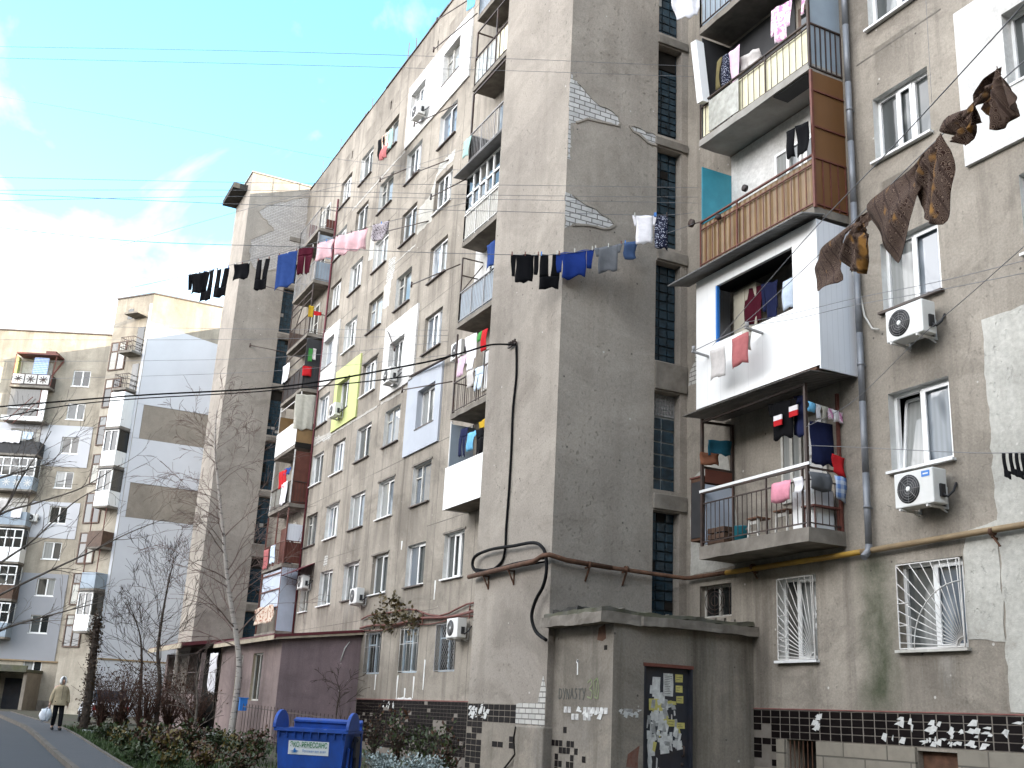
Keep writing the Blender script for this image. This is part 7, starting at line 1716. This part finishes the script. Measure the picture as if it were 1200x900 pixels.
# big limbs of a tree standing just outside the left edge
SX = -17.0
bb = Vector((-15.5, -2.6, 0)); E_ = empty('roadside_tree', bb, 'grey bare limbs reaching in over the road from the left edge', 'tree')
mb = MB(); tp_ = [bb-Vector((0, 0, .1)), bb+Vector((-.1, .1, 1.5)), bb+Vector((-.1, .1, 3.0)), bb+Vector((-.2, .2, 4.4)), bb+Vector((-.1, .0, 6.2))]; mb.tube(sm(tp_, 5), [.14-.0058*i for i in range(21)], 9); mb.build('trunk', M['bark_grey'], E_)
mb = MB(); rr = random.Random(77)
for pts in ([(-60, 730), (0, 697), (60, 668), (110, 645), (150, 625), (193, 608)], [(-50, 700), (0, 660), (40, 632), (85, 590), (120, 570)], [(-50, 640), (0, 603), (40, 590), (95, 572), (140, 545)], [(-60, 625), (0, 600), (25, 560), (45, 530), (60, 505)], [(-40, 760), (10, 735), (70, 718), (120, 705)], [(-50, 570), (0, 560), (40, 548), (70, 540)]):
    P = sm([tp_[3] if False else onX(a, b, SX) for a, b in pts], 5); P = [tp_[2].lerp(P[0], .0), tp_[2].lerp(P[0], .5)]+P
    n = len(P); mb.tube(P, [.019*(1-.85*i/(n-1))+.0025 for i in range(n)], 6)
    for k in range(9):
        i = rr.randint(4, n-2); d = (P[i+1]-P[i]).normalized(); o = Vector((rr.uniform(-.8, .8), rr.uniform(-.8, .8), rr.uniform(-.5, .9))); branch(mb, P[i], d+o*.9, rr.uniform(.3, .8), .006, 2, rr, .0, .35, 2, .0022)
for k in range(9): branch(mb, tp_[3].lerp(tp_[4], k/8), Vector((rr.uniform(-.5, 1), rr.uniform(-1, .1), .8)), rr.uniform(1.2, 2.2), .035, 3, rr, 0, .3, 3, .004)
mb.build('crown', M['bark_grey'], E_)
# trunk wrapped in dead creeper
SX = -41.5
bb = online(101, SX); E_ = empty('creeper_covered_trunk', bb, 'stout leaning trunk wrapped in dead brown creeper beside the walking person', 'tree')
pt = [bb-Vector((0, 0, .1)), bp(103, 820, SX), bp(108, 780, SX), bp(112, 745, SX), bp(114, 725, SX)]
mb = MB(); mb.tube(sm(pt, 4), .16, 9, True, .1); mb.build('trunk', M['bark'], E_)
mb = MB(); r6 = random.Random(66); PS = sm(pt, 8)
for p in PS: leaves(mb, p, (.10, .10, .16), 60, .09, r6, 0)
mb.build('creeper', M['ivy_dead'], E_)
# thin garden fence of rods, and the blue box on the birch
FE = empty('garden_fence', online(300, -37), 'thin dark rod fence before the lean-to', 'fence')
mb = MB(); f0, f1 = online(285, -38.6), online(425, -30)
for k in range(34): p = f0.lerp(f1, k/33); p.z = ground_z(p.x); mb.bar(p, p+Vector((0, 0, 1.25)), .018)
for z in (.25, 1.15): mb.bar(f0+Vector((0, 0, z)), Vector((f1.x, f1.y, ground_z(f1.x)+z)), .025)
mb.build('rods', M['iron'], FE)
p = onX(284, 826, BX+.25); mb = MB(); mb.box(p.x-.02, p.x+.18, p.y-.13, p.y+.13, p.z-.2, p.z+.22); mb.box(p.x-.04, p.x+.2, p.y-.16, p.y+.16, p.z+.22, p.z+.25); mb.build('letter_box', M['ac_blue'], None, label='small blue box hung on the birch trunk', cat='box')
p = og(120, 860); mb = MB(); mb.bar(p+Vector((-.2, -.6, .05)), p+Vector((.4, .75, .05)), .16, .12); mb.build('kerb_plank', M['white_paint'], None, label='whitewashed low kerb beam behind the creeper-covered trunk', cat='kerb beam')
# ------------------------------------------------------------------ blue rubbish container
BD = 19.3
cl, cr = atd(321, 853, BD), atd(411, 855, BD); ex = Vector((cr.x-cl.x, cr.y-cl.y, 0)); bw = ex.length; ex.normalize()
a_ = R(-8); ex = Vector((ex.x*math.cos(a_)-ex.y*math.sin(a_), ex.x*math.sin(a_)+ex.y*math.cos(a_), 0)); ey = Vector((-ex.y, ex.x, 0))
B0 = Vector((cl.x, cl.y, 0)); zr = (cl.z+cr.z)/2; bd = 1.0
BN = empty('rubbish_container', B0+ex*bw/2+ey*bd/2, 'blue wheeled plastic rubbish container with white sign, standing at the bottom edge', 'rubbish container')
def bpnt(u, v, z): p = B0+ex*u+ey*v; return Vector((p.x, p.y, z))
mb = MB()
def bring(k, z): return [bpnt(k, k, z), bpnt(bw-k, k, z), bpnt(bw-k, bd-k*.6, z), bpnt(k, bd-k*.6, z)]
rings = [bring(.14, .22), bring(.05, zr-.12), bring(.045, zr-.06), bring(-.0, zr-.055), bring(-.0, zr), bring(.06, zr-.01), bring(.075, zr-.12), bring(.16, .3)]
for a, b in zip(rings, rings[1:]):
    for i in range(4): j = (i+1) % 4; mb.face([a[i], a[j], b[j], b[i]])
mb.face(rings[0][::-1]); mb.face(rings[-1])
for k in range(9):   # stiffening ribs under the rim
    u = .1+(bw-.2)*k/8; q = [bpnt(u-.012, .035, zr-.13), bpnt(u+.012, .035, zr-.13), bpnt(u+.012, -.0, zr-.06), bpnt(u-.012, -.0, zr-.06)]; mb.bar(bpnt(u, .03, zr-.16), bpnt(u, .012, zr-.06), .02, .05, up=-ey)
for v in (.25, .5, .75): mb.bar(bpnt(bw-.03, v, zr-.3), bpnt(bw-.05, v, .35), .05, .04, up=ex)
mb.build('body', M['bin_blue'], BN, bevel=.012)
for u0 in (-.02, bw-.045):   # rounded wings at both ends that carry the lid
    mb = MB(); poly = [(-.01, zr-.01)]+[(.34-.36*math.cos(a/14*math.pi), zr+.30*math.sin(a/14*math.pi)) for a in range(15)]+[(.72, zr-.01)]
    mb.prism([(v, z) for v, z in poly], bpnt(u0, 0, 0), ey, Vector((0, 0, 1)), .055)
    mb.build('end_wing', M['bin_blue'], BN, bevel=.012)
mb = MB(); mb.bar(bpnt(.03, bd-.02, zr+.12), bpnt(bw-.03, bd-.02, zr+.12), .05, .05); n = 10
for k in range(n): a0, a1 = -1.3+k*.11, -1.3+(k+1)*.11
mb.obox(bpnt(bw/2, bd+.08, zr-.25), ex*(bw/2-.03), ey*.03+Vector((0, 0, .05)), Vector((0, 0, .38))-ey*.06); mb.build('lid', M['bin_blue'], BN, bevel=.01)
for u in (-.03, bw+.03):
    mb = MB(); mb.tube([bpnt(u, bd*.45-.04, zr-.16), bpnt(u, bd*.45+.04, zr-.16)], .05, 10); mb.bar(bpnt(u, bd*.45, zr-.1), bpnt(u, bd*.45, zr-.45), .05, .12, up=ey)
    mb.build('trunnion', M['bin_dark'], BN)
mb = MB(); mb.obox(bpnt(bw+.015, bd*.6, zr-.42), ex*.03, ey*.12, Vector((0, 0, .32))); mb.build('side_bracket', M['bin_dark'], BN, bevel=.02)
for u in (.18, bw-.18):
    for v in (.2, bd-.2): mb = MB(); mb.lathe(bpnt(u-.03, v, .1), [(.0, 0), (.1, .0), (.1, .06), (0, .06)], 14, ex); mb.build('wheel', M['car_black'], BN)
mb = MB(); mb.grid(lambda u, v: bpnt(.1+u*(bw-.2), .1+v*(bd-.2), zr-.2+.09*math.sin(u*13+v*7)*math.sin(v*11+2)+.05*math.sin(u*31)), 18, 12)
mb.build('rubbish', M['bin_trash'], BN)
mb = MB()
for u, v, s, z in ((.3, .3, .15, .06), (.75, .6, .2, .05), (.5, .75, .13, .08), (1.0, .35, .12, .05)):
    c = bpnt(u, v, zr-.2+z); mb.lathe(c-Vector((0, 0, s*.6)), [(.02, 0), (s, s*.3), (s*.9, s*.8), (s*.3, s*1.15), (.03, s*1.3)], 9)
mb.build('rubbish_bag', M['bag_white'], BN)
# sign with its lettering
su0, su1 = bw*.205, bw*.745; sz1, sz0 = zr-.21, zr-.44
def sp(u, z, o=.0): t = (zr-z)/(zr-.22); v = .05+.09*max(0, t)*.9-.012-o; return bpnt(u, v, z)
mb = MB(); q = [sp(su0, sz0), sp(su1, sz0), sp(su1, sz1), sp(su0, sz1)]; qb = [p+ey*.025 for p in q]
mb.face(q)
for i in range(4): j = (i+1) % 4; mb.face([q[i], qb[i], qb[j], q[j]])
sg = mb.build('sign', M['sign_white'], BN)
def text(s, org, ax, ay, size, mat, par, name, stretch=1.0, weight=.006):
    cu = bpy.data.curves.new(name, 'FONT'); cu.body = s; cu.size = 1; cu.offset = weight; cu.extrude = .0; cu.resolution_u = 3
    ob = bpy.data.objects.new('tmp', cu); COL.objects.link(ob); bpy.context.view_layer.update()
    me = bpy.data.meshes.new_from_object(ob.evaluated_get(bpy.context.evaluated_depsgraph_get())); bpy.data.objects.remove(ob)
    ax, ay = Vector(ax), Vector(ay); xs = [v.co.x for v in me.vertices]; w = max(xs)-min(xs)
    mb = MB()
    for f in me.polygons: mb.face([Vector(org)+ax*((me.vertices[i].co.x-min(xs))/w*stretch)+ay*(me.vertices[i].co.y*size) for i in f.vertices])
    return mb.build(name, mat, par)
up = (sp(su0, sz1)-sp(su0, sz0)).normalized(); sw = su1-su0; nn = -ey*.012
text('ЭКО-', sp(su0+.05*sw, sz0+.125)+nn, ex, up, .125, M['sign_green'], sg, 'lettering', sw*.26, .008)
text('РЕНЕССАНС', sp(su0+.335*sw, sz0+.125)+nn, ex, up, .125, M['sign_green'], sg, 'lettering', sw*.63, .010)
text('Поможем вам всем', sp(su0+.36*sw, sz0+.045)+nn, ex, up, .06, M['sign_blue'], sg, 'lettering', sw*.58, .004)
mb = MB()
for k in range(3): mb.face([sp(su0+sw*(.04+.02*k), sz0+.055-.013*k)+nn, sp(su0+sw*(.28-.02*k), sz0+.06-.013*k)+nn, sp(su0+sw*(.18), sz0+.075-.013*k)+nn])
mb.face([sp(su0+sw*.13, sz0+.075)+nn, sp(su0+sw*.19, sz0+.07)+nn, sp(su0+sw*.175, sz0+.12)+nn]); mb.build('emblem', M['sign_blue'], sg)
# ------------------------------------------------------------------ white car half hidden behind the bushes
cp_ = online(122, -55); ang = math.atan2(-cp_.y, -cp_.x)+R(8)
CA = empty('parked_car', cp_, 'white car half hidden behind the brown bushes at the end of the yard', 'car')
fx = Vector((math.cos(ang), math.sin(ang), 0)); fy = Vector((-fx.y, fx.x, 0))
def ca(a, b, z): return cp_+fx*a+fy*b+Vector((0, 0, z))
prof = [(-2.0, .35, .55, .82), (-1.95, .3, .8, .84), (-1.1, .28, .95, .86), (-.6, .28, 1.0, .86), (1.0, .28, .98, .86), (1.6, .28, .95, .86), (1.98, .32, .85, .8)]
mb = MB(); b0 = len(mb.v)
secs = []
for a, z0, z1, hw in prof: secs.append([ca(a, -hw, z0), ca(a, -hw-.03, (z0+z1)/2), ca(a, -hw+.04, z1), ca(a, hw-.04, z1), ca(a, hw+.03, (z0+z1)/2), ca(a, hw, z0)])
for s, t in zip(secs, secs[1:]):
    for i in range(6): j = (i+1) % 6; mb.face([s[i], s[j], t[j], t[i]])
mb.face(secs[0]); mb.face(secs[-1][::-1])
cab = [(-.75, .99, .80), (-.15, 1.42, .64), (1.1, 1.44, .64), (1.75, .97, .78)]; cs = [[ca(a, -h, z), ca(a, h, z)] for a, z, h in cab]
mb.face([cs[1][0], cs[2][0], cs[2][1], cs[1][1]]); mb.build('body', M['car_white'], CA, bevel=.03, fix=True)
mb = MB(); mb.face([cs[0][0], cs[1][0], cs[1][1], cs[0][1]]); mb.face([cs[2][0], cs[3][0], cs[3][1], cs[2][1]]); mb.face([cs[0][0], cs[1][0], cs[2][0], cs[3][0]]); mb.face([cs[0][1], cs[1][1], cs[2][1], cs[3][1]]); mb.build('window', M['car_glass'], CA)
for a in (-1.3, 1.25):
    for s in (-.8, .8): mb = MB(); mb.lathe(ca(a, s-.09, .3), [(0, 0), (.3, 0), (.3, .18), (0, .18)], 16, fy); mb.build('wheel', M['car_black'], CA)
for s in (-.66, .66): mb = MB(); mb.obox(ca(1.99, s, .68), fx*.03, fy*.11, Vector((0, 0, .1))); mb.build('tail_lamp', M['lamp_red'], CA)
mb = MB(); mb.obox(ca(2.0, 0, .42), fx*.04, fy*.72, Vector((0, 0, .07))); mb.build('bumper', M['car_black'], CA)
# ------------------------------------------------------------------ the walker
PP = og(64, 859); PP = PP*1.0; zf = ground_z(PP.x)+.09
PE = empty('person', (PP.x, PP.y, zf), 'walking person in beige coat, white headscarf and black trousers on the pavement', 'person')
fw = Vector((-PP.x, -PP.y, 0)).normalized(); fw = Vector((fw.x*math.cos(.25)-fw.y*math.sin(.25), fw.x*math.sin(.25)+fw.y*math.cos(.25), 0)); lf = Vector((-fw.y, fw.x, 0))
S = 1.64/1.7
def pp(f, l, z): return Vector((PP.x, PP.y, zf)) + (fw*f + lf*l + Vector((0, 0, z)))*S
def skin(name, joints, edges, rad, mat, par, root=0, sub=2):
    base = ORG[par]; me = bpy.data.meshes.new(name); me.from_pydata([tuple(Vector(j)-base) for j in joints], edges, []); me.materials.append(mat)
    o = bpy.data.objects.new(name, me); link(o, par)
    md = o.modifiers.new('skin', 'SKIN'); md.use_smooth_shade = True
    lay = me.skin_vertices[0] if me.skin_vertices else None
    for i, rr_ in enumerate(rad):
        a, b = rr_ if isinstance(rr_, tuple) else (rr_, rr_); me.skin_vertices[0].data[i].radius = (a*S, b*S); me.skin_vertices[0].data[i].use_root = (i == root)
    sd = o.modifiers.new('sub', 'SUBSURF'); sd.levels = sub; sd.render_levels = sub
    return o
def ensure_skin(me):
    pass
J = [pp(0, 0, .92), pp(0, 0, 1.15), pp(0, 0, 1.36), pp(.02, 0, 1.46), pp(.05, 0, 1.56), pp(.06, 0, 1.66),
     pp(.0, .17, 1.38), pp(-.03, .24, 1.12), pp(.03, .27, .86), pp(.05, .27, .77),
     pp(.0, -.17, 1.38), pp(.0, -.25, 1.12), pp(.05, -.31, .86), pp(.06, -.33, .77),
     pp(.0, .09, .86), pp(.10, .09, .48), pp(.13, .09, .07), pp(.27, .10, .035),
     pp(.0, -.09, .86), pp(-.02, -.09, .48), pp(-.14, -.09, .09), pp(.0, -.10, .035)]
EG = [(0, 1), (1, 2), (2, 3), (3, 4), (4, 5), (2, 6), (6, 7), (7, 8), (8, 9), (2, 10), (10, 11), (11, 12), (12, 13), (0, 14), (14, 15), (15, 16), (16, 17), (0, 18), (18, 19), (19, 20), (20, 21)]
RD_ = [(.15, .12), (.14, .11), (.15, .1), .05, (.085, .095), (.07, .08), .06, .048, .035, .03, .06, .048, .035, .03, .09, .062, .045, .04, .09, .062, .045, .04]
def skin_obj(name, J, EG, RD_, mats, par):
    base = ORG[par]; bm = bmesh.new(); ly = bm.verts.layers.skin.verify(); vs = [bm.verts.new(Vector(j)-base) for j in J]
    for i, v in enumerate(vs):
        a, b = RD_[i] if isinstance(RD_[i], tuple) else (RD_[i], RD_[i]); v[ly].radius = (a*S, b*S); v[ly].use_root = (i == 0)
    for a, b in EG: bm.edges.new((vs[a], vs[b]))
    me = bpy.data.meshes.new(name); bm.to_mesh(me); bm.free(); me.materials.append(mats)
    o = bpy.data.objects.new(name, me); link(o, par); md = o.modifiers.new('skin', 'SKIN'); md.use_smooth_shade = True
    sd = o.modifiers.new('sub', 'SUBSURF'); sd.levels = 2; sd.render_levels = 2; return o
skin_obj('body', J, EG, RD_, M['skin'], PE)
skin_obj('trousers', [pp(0, 0, .94), pp(0, .09, .86), pp(.10, .09, .48), pp(.13, .09, .1), pp(0, -.09, .86), pp(-.02, -.09, .48), pp(-.14, -.09, .13)], [(0, 1), (1, 2), (2, 3), (0, 4), (4, 5), (5, 6)], [(.17, .14), .105, .085, .07, .105, .085, .07], M['trouser_black'], PE)
for s, a in ((.09, .13), (-.09, -.14)): skin_obj('shoe', [pp(a-.05, s, .06), pp(a+.06, s, .05), pp(a+.17, s*1.05, .04)], [(0, 1), (1, 2)], [.055, .055, .045], M['car_black'], PE)
mb = MB()
prof_ = [(.80, .275, .225), (.84, .272, .222), (1.0, .24, .185), (1.12, .215, .155), (1.28, .23, .15), (1.38, .20, .13), (1.44, .10, .09), (1.47, .075, .08)]
nn_ = 20; b0 = len(mb.v)
for z, a, b in prof_:
    for k in range(nn_): t = 2*math.pi*k/nn_; w_ = 1+.03*math.sin(5*t+z*6); mb.v.append(tuple(pp(.0+b*w_*math.cos(t)+(.02 if z > 1.3 else 0), a*w_*math.sin(t), z)))
for i in range(len(prof_)-1):
    for k in range(nn_): mb.f.append((b0+i*nn_+k, b0+i*nn_+(k+1) % nn_, b0+(i+1)*nn_+(k+1) % nn_, b0+(i+1)*nn_+k)); mb.m.append(0); mb.smf.append(True)
ct = mb.build('coat', M['coat'], PE, solid=.012)
skin_obj('sleeve', [pp(0, .15, 1.38), pp(-.03, .25, 1.12), pp(.03, .275, .86)], [(0, 1), (1, 2)], [.085, .075, .065], M['coat'], ct)
skin_obj('sleeve', [pp(0, -.15, 1.38), pp(0, -.26, 1.12), pp(.05, -.315, .86)], [(0, 1), (1, 2)], [.085, .075, .065], M['coat'], ct)
mb = MB(); mb.bar(pp(.185, .0, 1.42), pp(.19, .0, .82), .012, .01); mb.build('coat_opening', M['bark'], ct)
mb = MB()   # headscarf: a hood round the head, open at the face
for j in range(9):
    for k in range(15): pass
mb.grid(lambda u, v: pp(.045+.115*math.cos((u-.5)*2*math.pi*.80+math.pi)*math.sin(.12+v*2.3), .108*math.sin((u-.5)*2*math.pi*.80+math.pi)*math.sin(.12+v*2.3), 1.60+.155*math.cos(.12+v*2.3)), 18, 12); mb.build('headscarf', M['scarf_white'], PE, solid=.012)
for s in (.033, -.033): mb = MB(); mb.lathe(pp(.145, s, 1.6), [(0, -.01), (.012, 0), (0, .01)], 8, fw); mb.build('eye', M['car_black'], PE)
mb = MB(); mb.lathe(pp(.15, 0, 1.575), [(.004, -.0), (.016, -.03), (.0, -.045)], 8); mb.build('nose', M['skin'], PE)
for s, l in ((1, .27), (-1, -.33)):
    for k in range(4): mb = MB(); mb.tube([pp(.05+.018*(k-1.5), l, .765), pp(.06+.018*(k-1.5), l+.01*s, .72), pp(.045+.018*(k-1.5), l-.012*s, .69)], .009, 5); mb.build('finger', M['skin'], PE)
BG = empty('carrier_bag', pp(.08, -.40, .3), 'white plastic carrier bag in the walking person\'s hand', 'bag')
mb = MB(); mb.grid(lambda u, v: pp(.06+(.13*math.cos(u*2*math.pi)*(.35+.65*math.sin(.3+v*2.4))), -.40+(.19*math.sin(u*2*math.pi)*(.45+.55*math.sin(.35+v*2.2)))+.02*math.sin(u*19+v*8), .27+.40*v+.01*math.sin(u*13)), 22, 9)
mb.build('sack', M['bag_white'], BG, solid=.006)
mb = MB()
for s in (-.05, .05): mb.tube([pp(.06+s, -.46, .655), pp(.06, -.36, .73), pp(.06+s, -.34, .655)], .008, 5)
mb.build('handle', M['bag_white'], BG)
# unseen block added across the yard (behind the photographer): shades the lower storeys and is mirrored in the panes
OB = empty('opposite_shade_block', (-15, -40, 0), 'unseen long grey nine-storey block added behind the photographer to shade the yard', 'apartment block')
mb = MB(); ow = [(-66+5.2*i, -64.4+5.2*i, 3+2.75*k, 4.4+2.75*k, .15, 0) for i in range(19) for k in range(9)]
wall_grid(mb, ow, -70, 34, -.5, 27, lambda a, z, d: (a, -38-d, z), flip=True)
mb.box(-70, 34, -50, -38.3, -.5, 26.99); mb.build('wall', M['far_beige'], OB)
mb = MB()
for w_ in ow: mb.face([(w_[1], -38.12, w_[2]), (w_[0], -38.12, w_[2]), (w_[0], -38.12, w_[3]), (w_[1], -38.12, w_[3])])
mb.build('window_panes', M['glass_dark'], OB)
# unseen wing added on the right, outside the picture: keeps the low sky off the walls facing it
RW = empty('right_shade_wing', (26, -8, 0), 'unseen grey nine-storey wing added right of the photographer to shade the walls facing it', 'apartment block')
mb = MB(); ow = [(-30+4.6*i, -28.5+4.6*i, 3+2.75*k, 4.4+2.75*k, .15, 0) for i in range(9) for k in range(8)]
wall_grid(mb, ow, -34, 12.9, -.5, 25, lambda a, z, d: (20+d, a, z), flip=True)
mb.box(20.3, 33, -34, 12.9, -.5, 24.99); mb.build('wall', M['far_beige'], RW)
mb = MB()
for w_ in ow: mb.face([(20.12, w_[0], w_[2]), (20.12, w_[1], w_[2]), (20.12, w_[1], w_[3]), (20.12, w_[0], w_[3])])
mb.build('window_panes', M['glass_dark'], RW)
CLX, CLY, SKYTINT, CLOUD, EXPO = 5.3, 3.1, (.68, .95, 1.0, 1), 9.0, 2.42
# ================================================================== light, sky, camera
SUN_AZ, SUN_EL = 25.0, 9.0      # degrees from +X towards +Y; elevation
w = bpy.data.worlds.new('World'); scene.world = w; w.use_nodes = True; nt = w.node_tree; nt.nodes.clear()
N = lambda t: nt.nodes.new(t); LK = nt.links.new
out = N('ShaderNodeOutputWorld'); bg = N('ShaderNodeBackground'); LK(bg.outputs[0], out.inputs[0]); bg.inputs[1].default_value = .15
sky = N('ShaderNodeTexSky'); sky.sky_type = 'NISHITA'; sky.sun_disc = False; sky.sun_elevation = R(SUN_EL); sky.sun_rotation = R(90-SUN_AZ); sky.air_density = 1.0; sky.dust_density = .6; sky.ozone_density = 1.4
tc = N('ShaderNodeTexCoord'); sp_ = N('ShaderNodeSeparateXYZ'); LK(tc.outputs['Generated'], sp_.inputs[0])
def MT(op, a, b=0.0):
    m = N('ShaderNodeMath'); m.operation = op
    for i, v in enumerate((a, b)):
        if isinstance(v, (int, float)): m.inputs[i].default_value = v
        else: LK(v, m.inputs[i])
    return m.outputs[0]
zz = MT('MAXIMUM', MT('ADD', sp_.outputs[2], .12), .05)
cb = N('ShaderNodeCombineXYZ'); LK(MT('DIVIDE', sp_.outputs[0], zz), cb.inputs[0]); LK(MT('DIVIDE', sp_.outputs[1], zz), cb.inputs[1])
mp = N('ShaderNodeMapping'); mp.inputs['Location'].default_value = (CLX, CLY, 0); mp.inputs['Scale'].default_value = (.55, .9, 1); mp.inputs['Rotation'].default_value = (0, 0, R(25)); LK(cb.outputs[0], mp.inputs[0])
nz = N('ShaderNodeTexNoise'); nz.inputs['Scale'].default_value = 2.7; nz.inputs['Detail'].default_value = 9; nz.inputs['Roughness'].default_value = .56; nz.inputs['Distortion'].default_value = .35; LK(mp.outputs[0], nz.inputs[0])
low = N('ShaderNodeMapRange'); low.inputs[1].default_value = .47; low.inputs[2].default_value = .29; low.inputs[3].default_value = -.085; low.inputs[4].default_value = .20; LK(sp_.outputs[2], low.inputs[0])
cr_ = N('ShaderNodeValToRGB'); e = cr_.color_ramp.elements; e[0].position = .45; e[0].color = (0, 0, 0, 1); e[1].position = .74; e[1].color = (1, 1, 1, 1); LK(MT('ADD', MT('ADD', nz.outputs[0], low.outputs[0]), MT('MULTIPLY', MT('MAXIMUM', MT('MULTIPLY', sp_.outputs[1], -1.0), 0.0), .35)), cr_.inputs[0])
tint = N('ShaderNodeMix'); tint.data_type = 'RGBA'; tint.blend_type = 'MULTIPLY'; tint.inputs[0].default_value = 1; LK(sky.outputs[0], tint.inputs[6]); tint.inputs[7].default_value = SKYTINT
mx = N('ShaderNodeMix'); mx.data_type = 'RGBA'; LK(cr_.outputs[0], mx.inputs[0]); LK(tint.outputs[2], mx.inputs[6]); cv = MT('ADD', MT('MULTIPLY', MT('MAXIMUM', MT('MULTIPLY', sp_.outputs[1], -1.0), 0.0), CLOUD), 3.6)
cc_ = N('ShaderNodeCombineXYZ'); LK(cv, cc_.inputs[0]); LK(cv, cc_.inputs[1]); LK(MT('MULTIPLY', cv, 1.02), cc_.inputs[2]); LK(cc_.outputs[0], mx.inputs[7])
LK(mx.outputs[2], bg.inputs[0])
sl = bpy.data.lights.new('sun', 'SUN'); sl.energy = 2.4; sl.angle = R(.53); sl.color = (1, .90, .74); so = bpy.data.objects.new('sun', sl); COL.objects.link(so)
d = Vector((math.cos(R(SUN_EL))*math.cos(R(SUN_AZ)), math.cos(R(SUN_EL))*math.sin(R(SUN_AZ)), math.sin(R(SUN_EL))))
so.rotation_euler = d.to_track_quat('Z', 'Y').to_euler(); so.location = (30, 20, 40)
cd = bpy.data.cameras.new('camera'); cd.sensor_width = 36; cd.sensor_fit = 'HORIZONTAL'; cd.lens = FPX/1200*36; cd.clip_start = .1; cd.clip_end = 3000
co = bpy.data.objects.new('camera', cd); COL.objects.link(co); scene.camera = co
r0, r1, r2 = (Vector(v).normalized() for v in ROW)
co.matrix_world = Matrix(((r0.x, -r1.x, -r2.x, EYE.x), (r0.y, -r1.y, -r2.y, EYE.y), (r0.z, -r1.z, -r2.z, EYE.z), (0, 0, 0, 1)))
scene.view_settings.view_transform = 'Standard'; scene.view_settings.look = 'None'; scene.view_settings.exposure = EXPO; scene.view_settings.gamma = 1; scene.view_settings.use_curve_mapping = False
scene.cycles.use_denoising = True; scene.cycles.max_bounces = 6; scene.cycles.diffuse_bounces = 3
